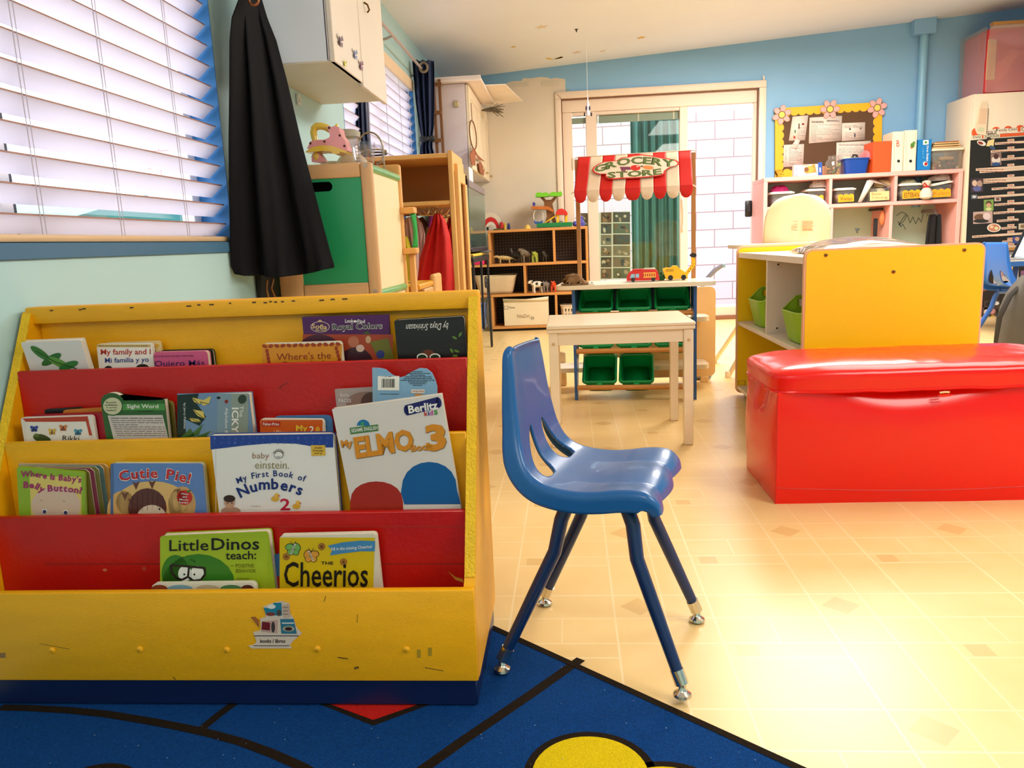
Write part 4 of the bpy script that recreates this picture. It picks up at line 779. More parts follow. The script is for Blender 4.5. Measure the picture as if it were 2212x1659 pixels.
# ================================================================== yellow open shelf with bins
MEL, EDG, LAM = M('#FFD012', .32, .03, 3), M('#E8B48C', .45, .06, 20), M('#E6DACB', .4, .03)
sx0, sx1, sy0, sy1, sz = .762, 1.325, 2.595, 3.635, .688
e = thing('open_shelf', 'yellow sided low shelf unit with open compartments behind the red bench', 'shelf unit', ((sx0 + sx1) / 2, (sy0 + sy1) / 2, 0))
for y in (sy0, sy1 - .02):
    m = MB(); o = rrect(sx0, sx1, .012, sz, .025, 6); m.prism(o, y + .0015, y + .0185, EDG, 'xz'); i_ = rrect(sx0 + .006, sx1 - .006, .018, sz - .006, .020, 6); m.prism(i_, y, y + .02, MEL, 'xz'); pn = m.build('side_panel', e)
    if y == sy0:
        for x, z in ((1784, 551), (1930, 587), (2083, 540), (1778, 766), (2070, 760)): s = MB(); p = aY(x, z, sy0); s.lathe([(.0062, 0), (.006, .002), (.003, .003)], p, M('#9A5F1A', .3, metal=.6), 14, (0, -1, 0)); s.ball(p + V((0, -.003, 0)), (.0028, .001, .0028), M('#3A220C'), 8, 4); s.build('screw', pn)
m = MB(); m.box(sx0 + .008, sx1 - .008, sy0 + .02, sy1 - .02, sz - .048, sz - .026, M('#EFD9A8', .35), .002); m.box(sx0 + .007, sx0 + .012, sy0 + .02, sy1 - .02, sz - .0485, sz - .0255, LAM, .001); m.build('top', e)
m = MB(); m.box(sx0 + .008, sx1 - .02, sy0 + .02, sy1 - .02, .332, .350, LAM, .002); m.build('middle_shelf', e)
m = MB(); m.box(sx0 + .008, sx1 - .02, sy0 + .02, sy1 - .02, .03, .048, LAM, .002); m.build('bottom_shelf', e)
m = MB(); ym = 3.12; m.box(sx0 + .012, sx1 - .02, ym, ym + .016, .35, sz - .048, LAM, .001)
for z in (.372, sz - .066): m.lathe([(.012, 0), (.012, .002), (.004, .003)], (sx0 + .05, ym, z), LAM, 14, (0, -1, 0)); m.ball((sx0 + .053, ym - .003, z), (.004, .002, .004), M('#2A1C10'), 8, 4)
m.build('divider', e)
m = MB(); m.box(sx1 - .02, sx1 - .006, sy0 + .02, sy1 - .02, .03, sz - .03, MEL, .001); m.build('back_panel', e)
m = MB(); yb = sy1 - .0201; p = aY(1600, 843, yb); q = aY(1612, 822, yb); f = .0012
m.tube([(p.x - .012, yb - .001, p.z), (p.x + .02, yb - .001, p.z), (p.x + .02, yb - .001, q.z), (p.x - .012, yb - .001, q.z)], .0012, M('#6A4A10'), 5, closed=True); m.build('rail_slot', e)
for x in (sx0 + .05, sx1 - .05):
    for y in (sy0 + .02, sy1 - .03): m = MB(); m.cyl((x, y, 0), (x, y, .03), .014, LAM, 12); m.build('foot', e)
GB, GBI = M('#8FBF1E', .38, .05, 6), M('#6E9A10', .45)
def green_bin(label, x, y):
    e = thing('storage_bin', label, 'bin', (x, y, .3525), 'green bins on the yellow shelf'); m = MB(); H_ = .155
    def top(a): # rim height: dips at the open front, rises at the handles
        f = cos(a - pi); return H_ - .045 * max(0, min(1, (f - .35) * 3)) if f > 0 else H_
    def fn(u, v):
        a = 2 * pi * u; n = 5; c, s_ = cos(a), sin(a); r = 1 / (abs(c) ** n + abs(s_) ** n) ** (1 / n); k = .78 + .22 * v; z = top(a) * v + .0007
        k += .006 * abs(sin(v * 22)) ** 3
        return V((x + .10 * c * r * k, y + .125 * s_ * r * k, .3525 + z))
    m.grid(fn, 72, 24, GB, cu=True, keep=lambda u, v: not ((abs(u - .25) < .035 or abs(u - .75) < .035) and .76 < v < .9)); m.poly([fn(i / 72, 0) for i in range(72)][::-1], GBI); m.build('tub', e, solid=.003)
    r_ = MB(); r_.tube([fn(i / 72, 1) for i in range(72)], .0032, M('#A4CC3A', .35), 6, closed=True); r_.build('rim', e); return e
green_bin('lime green bin in the far compartment of the yellow shelf, nearer the block wall', .885, 3.40)
green_bin('lime green bin with toys showing, in the near compartment of the yellow shelf', .885, 2.86)
t = MB(); t.T = Matrix.Translation((0, .03, .002)); t.ball((.9, 2.83, .46), (.03, .03, .03), M('#B02A14', .4)); t.tube([(.93, 2.80, .45), (.935, 2.80, .50), (.95, 2.81, .53)], .012, M('#DDB03A', .4), 8); t.ball((.88, 2.86, .44), (.035, .035, .03), M('#8A1E10', .4)); t.ball((.905, 2.8, .41), .05, M('#8A2A10'))
one(t, 'play_food', 'red and yellow toys poking from the near lime bin', 'toy', (.9, 2.83, .39))
# clear zip bag on the shelf top
e = thing('vinyl_bag', 'shiny clear zipped vinyl bag lying on the yellow shelf top', 'bag', (1.0, 2.9, sz - .026)); zt_ = sz - .0255
def bag(u, v):
    x = .865 + .36 * u; y = 2.74 + .42 * v; e_ = (sin(pi * u) ** .35) * (sin(pi * v) ** .35) if 0 < u < 1 and 0 < v < 1 else 0
    return V((x + .012 * mnoise.noise((y * 8, 1, 2)), y, zt_ + .004 + .050 * e_ + .008 * mnoise.noise((x * 14, y * 11, 0)) * e_))
m = MB(); m.grid(bag, 40, 44, GL('#EFE2D6', .22, .30, .08)); m.grid(lambda u, v: V((.865 + .36 * u, 2.74 + .42 * v, zt_ + .003)), 2, 2, GL('#F2DCC8', .4, .1)); m.build('pouch', e)
m = MB(); m.box(.88, 1.15, 2.76, 3.13, zt_ + .004, zt_ + .022, M('#EAD9BF', .5), .008, 2); m.box(.9, 1.13, 2.95, 3.1, zt_ + .022, zt_ + .03, M('#E3B23A'), .004); m.box(1.0, 1.14, 3.0, 3.12, zt_ + .03, zt_ + .036, M('#C8321E'), .003); m.build('folded_contents', e)
m = MB(); m.tube([bag(.02 + .96 * i / 30, .03) for i in range(31)], .004, M('#F0E4DA', .3), 6); m.build('zip', e)
# ================================================================== small white table
TW, TWE = M('#F0DDBE', .30, .03, 4, .02, 40, coat=.2), M('#D9A66A', .6, .2, 30)
tx0, tx1, ty0, ty1, tz = -.078, .447, 2.745, 3.175, .462
e = thing('side_table', 'small worn white wooden table in front of the grocery stand', 'table', ((tx0 + tx1) / 2, (ty0 + ty1) / 2, 0))
pf = aY(1180, 706, ty0); pk = aY(1503, 694, ty0); tz = (pf.z + pk.z) / 2; tx0, tx1 = pf.x, pk.x
m = MB(); m.box(tx0, tx1, ty0, ty1, tz - .012, tz, TW, .002); m.box(tx0 + .001, tx1 - .001, ty0 + .001, ty1 - .001, tz - .026, tz - .0135, TW, .002); m.box(tx0 + .003, tx1 - .003, ty0 + .0025, ty1 - .003, tz - .0138, tz - .0118, TWE, 0); m.build('tabletop', e)
m = MB(); m.box(tx0 + .04, tx1 - .04, ty0 + .014, ty0 + .03, tz - .072, tz - .026, TW, .001); m.box(tx0 + .04, tx1 - .04, ty1 - .03, ty1 - .014, tz - .072, tz - .026, TW, .001); m.box(tx0 + .014, tx0 + .03, ty0 + .04, ty1 - .04, tz - .072, tz - .026, TW, .001); m.box(tx1 - .03, tx1 - .014, ty0 + .04, ty1 - .04, tz - .072, tz - .026, TW, .001); m.build('apron', e)
for x in (tx0 + .007, tx1 - .040):
    for y in (ty0 + .006, ty1 - .040):
        m = MB(); m.box(x, x + .033, y, y + .034, 0.0005, tz - .026, TW, .002); o = m.build('leg', e)
        if y < 3: s = MB(); s.lathe([(.006, 0), (.006, .0015), (.0025, .002)], (x + .0165, y, tz - .065), M('#D8B98C', .3, metal=.3), 14, (0, -1, 0)); s.build('bolt', o)
# ================================================================== grocery stand
BLU, PLY, BEECH, CRM = M('#2F62A8', .35, .05), W_('#D9A868', 'x'), W_('#B87838', 'z'), M('#F0E0C6', .3, .03, coat=.2)
GRN, GRND = M('#07A458', .3, .05, 6, coat=.15), M('#067A42', .35)
gT = TR(.298, 3.66, 0, -5.5); gI = gT.inverted()
e = thing('grocery_stand', 'toy grocery stand with red and white striped awning and sloping rods for green bins', 'toy stand', (.298, 3.66, 0))
sw = .275
for x in (-sw, sw): m = MB(gT); m.prism([(-.05, .001), (.0, .001), (.30, .46), (.30, .525), (-.03, .525), (-.055, .30)] if False else [(-.085, .001), (-.055, .001), (.14, .40), (.16, .525), (-.10, .525), (-.085, .3)], x - .007, x + .007, BLU, 'yz'); m.build('side_frame', e)
rods = [(-.075, .404, .02, .455), (-.085, .235, .01, .30), (-.09, .062, .005, .13)]
for y, z, _, _ in rods: m = MB(gT); m.cyl((-sw + .007, y, z), (sw - .007, y, z), .012, BEECH if False else W_('#C98A48', 'x'), 12); z > .3 or m.cyl((-sw + .007, y + .160, z + .158), (sw - .007, y + .160, z + .158), .007, W_('#C98A48', 'x'), 12); m.build('rod', e)
m = MB(gT); o = rrect(-.355, .365, -.14, .20, .05, 6); m.prism(o, .526, .545, CRM, 'xy'); m.build('counter', e)
for x in (-.265, .283): m = MB(gT); m.box(x - .010, x + .010, .165, .186, .36, 1.13, W_('#A8743C', 'z'), .001); m.build('post', e)
m = MB(gT); m.box(-sw + .008, sw - .008, .148, .153, .40, .524, M('#123A66', .5), 0); m.build('rear_panel', e)
# awning: two wires and a striped cloth
wire = M('#E8DCC8', .3)
for y, z, a in ((.176, 1.137, .0), (.04, .972, 1)): m = MB(gT); m.tube([(-.275 - .02 * a, y + .13 * a, z), (-.258, y, z + .004), (.27, y, z + .004), (.295 + .0 * a, y + .13 * a, z)], .0028, wire, 6); m.build('awning_wire', e)
AR, AW = M('#DC1408', .55, .04, 20, .05, 300, trl=.15), M('#F3D9BC', .55, .04, 20, .05, 300, trl=.15)
m = MB(gT); x0, x1 = -.258, .272; ns = 9; sw_ = (x1 - x0) / ns
def aw(x, t):   # t 0 upper wire .. 1 lower wire .. beyond: hanging valance
    if t <= 1: return V((x - .012 * t * (1 if x < 0 else -.0), .176 + (.036 - .176) * t, 1.142 + (.975 - 1.142) * t - .006 * sin(pi * t)))
    return V((x - .012 * (1 if x < 0 else 0), .036 - .006 * (t - 1), .975 - (t - 1)))
for i in range(ns):
    mm = AR if i % 2 == 0 else AW; a = x0 + i * sw_; n = 8; rows = [0, .25, .5, .75, 1, 1.01, 1.02]
    vs = [aw(a + sw_ * j / n, t) for t in rows for j in range(n + 1)]; r = sw_ / 2
    vs += [aw(a + sw_ * j / n, 1.02 + .036 * max(0, 1 - abs(2 * j / n - 1) ** 2.2) ** .6) for j in range(n + 1)]
    m.add(vs, [[k * (n + 1) + j, (k + 1) * (n + 1) + j, (k + 1) * (n + 1) + j + 1, k * (n + 1) + j + 1] for k in range(len(rows)) for j in range(n)], mm)
cl = m.build('awning_cloth', e, solid=.0016)
# lettering badge on the cloth slope
O_ = gT @ aw(0, 0); n_ = (gT.to_3x3() @ V((0, -.184, .14))).normalized() * 1; n_ = V((n_.x, n_.y, n_.z)); n_ = (gT.to_3x3() @ V((0, -.767, .642)))
def onaw(px, py):
    d = ray(px, py); q = gT @ aw(0, 0) + n_ * .0012; t = (q - CAM).dot(n_) / d.dot(n_); return CAM + d * t
class AwA(Art):
    def __init__(s, mb): s.mb = mb; s.st = .0004
    def P(s, x, y, k=1): return onaw(x, y) + n_ * (.0004 * k + .006)
m = MB(); A = AwA(m); z = lambda *p: [(1220 + x / 6.9125, 300 + y / 6.9125) for x, y in p]
OUT = z((405, 480), (430, 435), (500, 390), (580, 355), (680, 345), (770, 340), (850, 290), (950, 280), (1030, 260), (1150, 245), (1300, 262), (1430, 290), (1560, 310), (1680, 340), (1715, 375), (1690, 410), (1600, 430), (1545, 465), (1500, 500), (1490, 540), (1440, 565), (1250, 590), (1050, 605), (850, 610), (740, 620), (640, 615), (600, 580), (610, 545), (500, 545), (430, 520))
cxx, cyy = sum(p[0] for p in OUT) / len(OUT), sum(p[1] for p in OUT) / len(OUT)
ins_ = lambda f: [(cxx + (x - cxx) * f, cyy + (y - cyy) * (f - (1 - f) * 1.2)) for x, y in OUT]
A.poly(OUT[::-1], M('#B81E14'), 1); A.poly(ins_(.985)[::-1], M('#E8402C'), 2); A.poly(ins_(.955)[::-1], M('#F2DCC4'), 3)
GT, GD = M('#66783A', .5), M('#2E3418', .5)
b1 = z((455, 520), (620, 475), (800, 420), (980, 390), (1150, 385), (1300, 395), (1450, 425), (1640, 430)); b2 = z((640, 600), (800, 590), (950, 585), (1150, 570), (1300, 560), (1450, 540))
for mm, k, bo, o_ in ((GD, 4, .06, 0), (GT, 5, .03, .0)): A.arc('GROCERY', b1, (13.5, 16), mm, k, bo, .0 if bo > .04 else .06); A.arc('STORE', b2, 12.5, mm, k, bo, .0 if bo > .04 else .06)
for i in range(12): x, y = z((840 + (i % 5) * 30 + (i // 5) * 10, 445 + (i // 5) * 22))[0]; A.ell(x, y, 2.3, 2.3, M('#7A1E4A'), 4, 0, 10); A.ell(x - .6, y - .7, .6, .6, M('#E8C8D8'), 5, 0, 6)
A.ell(*z((1055, 450))[0], 11, 6, M('#D8281A'), 4); A.ell(*z((1085, 432))[0], 2, 1.4, M('#F6D8CC'), 5); A.ell(*z((1245, 445))[0], 12, 4.2, M('#E8894A'), 4, 5); A.line(z((1130, 430), (1170, 425)), 2.5, GD, 4)
m.build('lettering', cl)
# green bins hung on the rods
def sbin(label, lx, row, w_=.150):
    y, z, _, _ = rods[row]; T = gT @ Matrix.Translation((lx, y + .022, z + .023)) @ Matrix.Rotation(R_((32, 44, 44)[row]), 4, 'X'); loc = T @ V((0, 0, 0))
    e = thing('toy_bin', label, 'bin', loc, 'green bins on the grocery stand'); m = MB(T); d, h = .165, (.066, .085, .095)[row]
    def fn(u, v):
        a = 2 * pi * u; n = 9; c, s_ = cos(a), sin(a); r = 1 / (abs(c) ** n + abs(s_) ** n) ** (1 / n); k = .82 + .18 * v; return V((w_ / 2 * c * r * k, d / 2 + d / 2 * s_ * r * k, -h + h * v))
    m.grid(fn, 48, 6, GRN, cu=True); m.poly([fn(i / 48, 0) for i in range(48)][::-1], GRN); m.build('tub', e, solid=.003)
    q = MB(T); o = rrect(-w_ / 2 - .009, w_ / 2 + .009, -.009, d + .009, .02, 4); i_ = [tuple(fn(i / 20, 1))[:2] for i in range(20)]
    q.tube([V((a, b, .0)) for a, b in rrect(-w_ / 2 - .003, w_ / 2 + .003, -.003, d + .003, .016, 4)], .008, M('#0B9C56', .3), 6, closed=True, flat=.35); q.box(-.014, .014, -.018, -.006, -.012, .003, GRN, .003); q.build('rim', e); return e
xs = (-.178, -.001, .176)
for row, nm in ((0, 'upper'), (1, 'middle')):
    for i, wh in enumerate(('nearest the peg board shelf', 'in the centre', 'nearest the open doorway')): sbin('green plastic bin on the %s rod of the grocery stand, %s' % (nm, wh), xs[i], row)
sbin('green plastic bin on the lowest rod, at its outer end beneath the table', -.165, 2); sbin('green plastic bin on the lowest rod, second along beneath the table', .008, 2)
# beige play unit standing behind the stand
BG = M('#E2C193', .4, .05)
e = thing('play_unit', 'beige play unit with rounded end panel and jutting white shelves behind the grocery stand', 'play unit', (.68, 4.0, 0))
p0, p1 = aY(1500, 790, 3.98), aY(1546, 640, 3.98)
m = MB(); m.prism(rrect(.30, p1.x, .03, .49, .03, 5), 3.98, 4.0, BG, 'xz'); m.build('end_panel', e)
m = MB(); m.prism(rrect(.0, .64, .13, .15, .004, 2), 3.98 - .0, 4.0, BG, 'xz') if False else m.box(.06, .60, 3.985, 3.998, .14, .24, BG, .002); m.build('cross_panel', e)
for z in (.335, .10):
    for s_, a, b in ((1, .40, .675), (-1, -.075, .10)): m = MB(); m.prism(rrect(a, b, 3.80 + .0, 3.979, .03, 5), z, z + .022, M('#EADCCB', .35), 'xy'); m.build('jutting_shelf', e) if not (s_ < 0 and z > .2) else None
m = MB(); m.box(-.06, -.03, 3.98, 4.0, .0, .18, BG, .004); m.box(.66, .70, 3.975, 3.995, .0, .03, BG, .002); m.build('foot', e)
# things on the counter
cz_ = .5462
def gat(px, py): return aY(px, py, (gT @ V((.0, .0, 0))).y)
c = aY(1390, 606, 3.69)
e = thing('fire_truck', 'red toy fire truck with yellow ladder on the grocery counter', 'toy truck', (c.x, c.y, cz_)); T = TR(c.x, c.y, cz_ + .0, -5.5)
m = MB(T); R2 = M('#CE1E16', .3, .04, coat=.3); m.prism([(-.078, .004), (-.076, .028), (-.066, .044), (-.05, .052), (-.034, .054), (-.024, .049), (.0, .054), (.055, .054), (.066, .044), (.074, .010), (.074, .004)], -.032, .032, R2, 'xz'); m.box(-.05, .0, -.028, .028, .05, .058, R2, .004, 2); m.box(.0, .055, -.026, .026, .05, .060, M('#C8B49C', .4), .004, 2); m.build('truck_body', e)
m = MB(T); m.box(-.068, -.064, -.03, .03, .016, .03, M('#7FB0D8'), .001); m.add([(-.062, -.0325, .018), (-.040, -.0325, .018), (-.040, -.0325, .036), (-.056, -.0325, .036)], [[0, 1, 2, 3]], M('#8FC0DA')); m.add([(-.036, -.0325, .019), (-.020, -.0325, .019), (-.020, -.0325, .036), (-.036, -.0325, .036)], [[0, 1, 2, 3]], M('#8FC0DA')); m.build('cab_window', e)
m = MB(T); LY = M('#F0B84A', .4); m.box(.0, .056, -.035, -.0325, .017, .022, LY, 0); m.box(.0, .056, -.035, -.0325, .036, .041, LY, 0)
for i in range(6): m.box(.003 + i * .0098, .007 + i * .0098, -.035, -.0325, .02, .038, LY, 0)
m.build('ladder', e)
for x in (-.048, .045): m = MB(T); m.cyl((x, -.034, .010), (x, .034, .010), .0098, M('#2A2A2C', .6), 16); m.build('wheel', e)
c = aY(1462, 604, 3.70)
e = thing('toy_digger', 'yellow toy digger with raised spotted arm on the grocery counter', 'toy digger', (c.x, c.y, cz_)); T = TR(c.x, c.y, cz_, -5.5); YD = M('#F0B80A', .35, .05, coat=.2)
m = MB(T); m.prism([(-.05, .004), (-.066, .052), (-.05, .058), (-.03, .056), (-.02, .066), (.0, .066), (.015, .05), (.045, .030), (.05, .004)], -.03, .03, YD, 'xz'); m.build('truck_body', e)
m = MB(T); Kk = M('#241C10')
for i in range(6): m.add([(-.050 + i * .006, -.0308, .040), (-.048 + i * .006, -.0308, .040), (-.046 + i * .006, -.0308, .052), (-.048 + i * .006, -.0308, .052)], [[0, 1, 2, 3]], Kk)
m.build('grille', e)
m = MB(T); m.bar((.04, 0, .02), (.082, 0, .075), .016, .016, YD, .003, (0, 1, 0)); m.bar((.078, 0, .068), (.072, 0, .112), .016, .018, YD, .003, (0, 1, 0))
for i in range(5): m.ball((.046 + i * .009, -.0085, .026 + i * .0115), (.002, .0008, .003), Kk, 8, 4)
m.build('arm', e)
m = MB(T); m.prism([(.064, .104), (.058, .112), (.07, .122), (.088, .118), (.09, .106), (.08, .100)], -.012, .012, M('#1E1A18', .4), 'xz'); m.build('bucket', e)
for x in (-.03, .03): m = MB(T); m.cyl((x, -.031, .012), (x, .031, .012), .0118, M('#1E1E20', .6), 14); m.build('wheel', e)
c = aY(1428, 603, 3.71); m = MB(); m.box(c.x - .016, c.x + .016, c.y - .016, c.y + .016, cz_, cz_ + .026, M('#0E7A3E', .3), .006, 2); m.box(c.x - .008, c.x + .008, c.y - .018, c.y - .012, cz_ + .006, cz_ + .02, M('#0A4A28'), .003); m.lathe([(.006, 0), (.006, .01), (.003, .014)], (c.x, c.y, cz_ + .024), M('#0E7A3E', .3), 10); one(m, 'toy_block', 'small green toy between the fire truck and the digger', 'toy', (c.x, c.y, cz_))
# folded brown cap
c = aY(1240, 612, 3.60); e = thing('cap', 'folded brown cap lying on the end of the grocery counter', 'cap', (c.x, c.y, cz_)); T = TR(c.x, c.y, cz_ + .001, 8); BR_ = M('#7A5630', .8, .15, 30, .3, 200)
m = MB(T); m.prism([(-.055, -.03), (.06, -.04), (.075, -.01), (.05, .03), (-.03, .035), (-.06, .01)], .0, .006, BR_, 'xy'); m.build('brim', e)
m = MB(T); m.grid(lambda u, v: V((-.045 + .1 * u + .01 * sin(v * 6), -.03 + .055 * v, .008 + .042 * sin(pi * v) ** .6 * (1 - .55 * abs(u - .25)) * sin(pi * min(1, u * 1.02 + .02)) ** .5 + .006 * sin(u * 12 + v * 3))), 20, 16, BR_); m.prism([(-.04, .028), (-.038, .046), (.0, .052), (.01, .036)], -.012, -.004, BR_, 'xz'); m.build('crown', e, solid=.002)
c = aY(1275, 611, 3.58); m = MB(); m.box(c.x - .018, c.x + .02, c.y - .01, c.y + .01, cz_ + .0, cz_ + .006, M('#E8DFD0'), .002); m.lathe([(.004, 0), (.004, .006)], (c.x + .008, c.y, cz_ + .004), M('#3A3A3C'), 8); one(m, 'toy_buckle', 'tiny white and black toy piece beside the brown cap', 'toy', (c.x, c.y, cz_))
# grey toy wand behind the counter
e = thing('toy_vacuum', 'grey toy vacuum cleaner with pale blue grip leaning by the doorway', 'toy', (aY(1525, 620, 4.1).x, 4.1, 0)); p, q, r_ = aY(1518, 612, 4.1), aY(1545, 583, 4.1), aY(1566, 573, 4.1)
m = MB(); GY = M('#8F95B0', .35); m.tube([(p.x - .03, 4.1, .02), (p.x - .02, 4.1, p.z - .3), p, q, r_ - V((.012, 0, .0))], [.014, .014, .012, .013, .010], GY, 10); m.build('tube', e); m = MB(); m.tube([r_ - V((.014, 0, 0)), r_], .011, M('#8FC4F0', .3), 10); m.build('grip', e)
m = MB(); m.box(p.x - .10, p.x + .04, 4.04, 4.16, .002, .05, GY, .015, 2); m.build('floor_head', e)
# ================================================================== high chair
HC = M('#F3DDB4', .32, .03, 4)
e = thing('high_chair', 'cream plastic high chair standing behind the yellow shelf', 'high chair', (1.2, 4.3, 0)); Y0 = 4.22
b0, b1, bt = aY(1655, 520, Y0), aY(1804, 520, Y0), aY(1725, 420, Y0); w_ = (b1.x - b0.x) / 2; cx = (b0.x + b1.x) / 2; zb, zt_ = .52, bt.z
m = MB()
def hb(u, v): # tall rounded back, wrapping round the seat
    s = u * 2 - 1; z = zb + (zt_ - zb) * v; hw = w_ * (1.0 - .06 * v) * (1 if v < .62 else (1 - ((v - .62) / .38) ** 2.6) ** .42 if v < 1 else .02)
    return V((cx + s * hw, Y0 - .012 * (v - .3) + .10 * (abs(s) ** 2.5) * (1 - .45 * v) , z))
m.grid(hb, 40, 40, HC); m.build('backrest', e, solid=.012)
A = face(MB(), Y0 - .035)
m = A.mb; ST = M('#B98A58', .6)
for a, b, c_, d in ((1713, 478, 1725, 497), (1733, 478, 1757, 484), (1733, 486, 1757, 492), (1733, 494, 1756, 498), (1709, 488, 1722, 497)): A.lines(a, b, c_, d, 4, ST, 1.3, 1, 0)
m.build('warning_print', e)
m = MB(); m.box(cx - w_ * .9, cx + w_ * .9, Y0 - .24, Y0 + .08, .50, .53, HC, .02, 2); m.build('seat', e)
tl = aY(1590, 528, 4.05); m = MB(); m.prism(rrect(tl.x - .012, tl.x + .46, 3.96, 4.24, .05, 5), .672, .69, M('#EEE0CC', .3), 'xy')
m.build('tray', e)
f0 = V((.823, 4.097, 0))
for fx, fy, tx, ty in ((f0.x, f0.y, cx - w_ * .75, Y0 - .18), (cx + .33, f0.y, cx + w_ * .75, Y0 - .18), (f0.x + .02, 4.6, cx - w_ * .75, Y0 + .06), (cx + .33, 4.6, cx + w_ * .75, Y0 + .06)): m = MB(); m.tube([(fx, fy, .004), (tx, ty, .505)], [.0125, .0125], M('#E6D8C0', .3), 12); m.lathe([(.016, 0), (.016, .03), (.013, .034)], (fx, fy, 0.0), M('#EADFCB', .4), 12); m.build('leg', e)
# ================================================================== pink and mint cubby shelf on the back wall
PK, MINT = M('#EFB0A8', .45, .05, 8), M('#B9D6C4', .55, .05, 4)
YC = 6.55
def cY(x, y): return aY(x, y, YC)
c0, c1 = cY(1650, 388), cY(2082, 360); cz0, cz1 = cY(1650, 443).z, cY(1650, 398).z; cx0, cx1 = c0.x, c1.x; ct = (c0.z + c1.z) / 2
e = thing('cubby_shelf', 'pink and mint painted cubby shelf against the blue back wall, name-tagged tubs inside', 'shelf', ((cx0 + cx1) / 2, 6.8, 0)); yb_ = YB - .006; t_ = .032
m = MB(); m.box(cx0, cx1, YC, yb_, ct - t_, ct, PK, .003); m.build('top', e)
ms = cY(1865, 440).z; m = MB(); m.box(cx0 + t_, cx1 - t_, YC, yb_, ms - .022, ms + .008, PK, .003); m.build('shelf_board', e)
for a in (cx0, cx1 - t_): m = MB(); m.box(a, a + t_, YC, yb_, .001, ct - t_, PK, .003); m.build('side_panel', e)
d1_, d2_ = cY(1795, 410).x, cY(1936, 400).x
for a in (d1_, d2_): m = MB(); m.box(a - .012, a + .012, YC + .004, yb_, ms + .008, ct - t_, PK, .002); m.build('divider', e)
a = cY(1925, 480).x; m = MB(); m.box(a - .012, a + .012, YC + .004, yb_, .03, ms - .022, PK, .002); m.build('divider', e); a2 = cY(1797, 470).x; m = MB(); m.box(a2 - .012, a2 + .012, YC + .004, yb_, .03, ms - .022, PK, .002); m.build('divider', e)
m = MB(); m.box(cx0 + t_, cx1 - t_, yb_ - .012, yb_, .03, ct - t_, MINT, 0); m.build('back_panel', e)
m = MB(); m.box(cx0 + t_, cx1 - t_, YC, yb_, .03, .06, PK, .003); m.build('bottom', e)
m = MB(); A = face(m, yb_ - .0125); SC = M('#5E7A78', .7)
A.line([(1936, 466), (1948, 458), (1958, 462), (1950, 472), (1942, 486), (1952, 478), (1960, 464), (1966, 482), (1972, 468), (1978, 484), (1984, 470), (1990, 480), (1994, 462)], 1.6, SC, 1); A.line([(1940, 478), (1946, 490), (1950, 484), (1956, 496)], 1.6, SC, 1); A.line([(2002, 468), (2008, 452), (2014, 470), (2020, 458)], 1, SC, 1)
A.poly([(1846, 493), (1858, 493), (1856, 499), (1848, 499)], M('#7FA9B8'), 1); A.line([(1851, 499), (1852, 504)], 2, M('#4A4A4A'), 1); m.build('scribble', e)
def quadz(px, y, Y): return aY(px, y, Y).z
CLR = GL('#EDEDE8', .10, .10, .08)
def tub(label, xa, xb, yt, yb2, tagc, text, tcol, lid=True, tilt=0, wav=True, cont=None, kind=CLR, group='name-tagged tubs in the cubby shelf', Y=None, zbase=None, lidc='#EADFD2'):
    Y = Y or YC + .03; p, q = aY(xa, yt, Y), aY(xb, yt, Y); z0 = (ms + .0095) if zbase is None else zbase; z1 = (p.z + q.z) / 2; cx, hw = (p.x + q.x) / 2, (q.x - p.x) / 2; dp = .18
    e = thing('clear_tub', label, 'tub', (cx, Y + dp / 2, z0), group); m = MB()
    def fn(u, v):
        a = 2 * pi * u; n = 7; c, s_ = cos(a), sin(a); r = 1 / (abs(c) ** n + abs(s_) ** n) ** (1 / n); k = .86 + .14 * v; return V((cx + hw * c * r * k, Y + dp / 2 + dp / 2 * s_ * r * (.9 + .1 * v), z0 + .001 + (z1 - z0) * v))
    m.grid(fn, 40, 4, kind, cu=True); m.poly([fn(i / 40, 0) for i in range(40)][::-1], kind); m.build('box', e)
    if lid:
        m = MB(); m.T = Matrix.Translation((cx, Y + dp / 2, z1)) @ Matrix.Rotation(R_(tilt), 4, 'Y'); m.prism(rrect(-hw - .008, hw + .008, -dp / 2 - .008, dp / 2 + .006, .03, 4), .002, .014, M(lidc, .4), 'xy'); m.prism(rrect(-hw + .006, hw - .006, -dp / 2 + .006, dp / 2 - .008, .025, 4), .014, .02, M(lidc, .4), 'xy'); m.build('lid', e)
    if tagc:
        m = MB(); A = face(m, Y - .012, xa, yt); w = xb - xa; a, b = xa + w * .1, xb - w * .1; y0, y1 = yt + (yb2 - yt) * .42, yb2 - 3; sl = -.05
        if wav: A.poly([(a, y1), (b, y1 + sl * w)] + [(b - (b - a) * i / 24, y0 + sl * w * (1 - i / 24) - 3.2 * abs(sin(3 * pi * i / 24))) for i in range(25)], M(tagc, .5), 1)
        else: A.poly([(a, y1), (b, y1 + sl * w), (b, y0 + sl * w - 4), (a, y0 - 4)], M(tagc, .5), 1)
        for i, t in enumerate(text): A.txt(t, a + 4, y0 + 2 + i * 9 - (5 if len(text) > 1 else 0) - sl * 0, (b - a - 8) * (.62 if len(text) > 1 and i == 0 else 1), (y1 - y0 - 5) if len(text) == 1 else 6, M(tcol), 3, .005, -2.5)
        m.build('name_tag', e)
    if cont:
        m = MB()
        for (u, v, w2, r, h) in cont: m.ball((cx + hw * u, Y + dp * .45 + dp * .3 * v, max(z0 + (z1 - z0) * w2, z0 + r * .7 + .006)), (r, r, r * .7), h, 10, 6)
        m.build('contents', e)
    return e
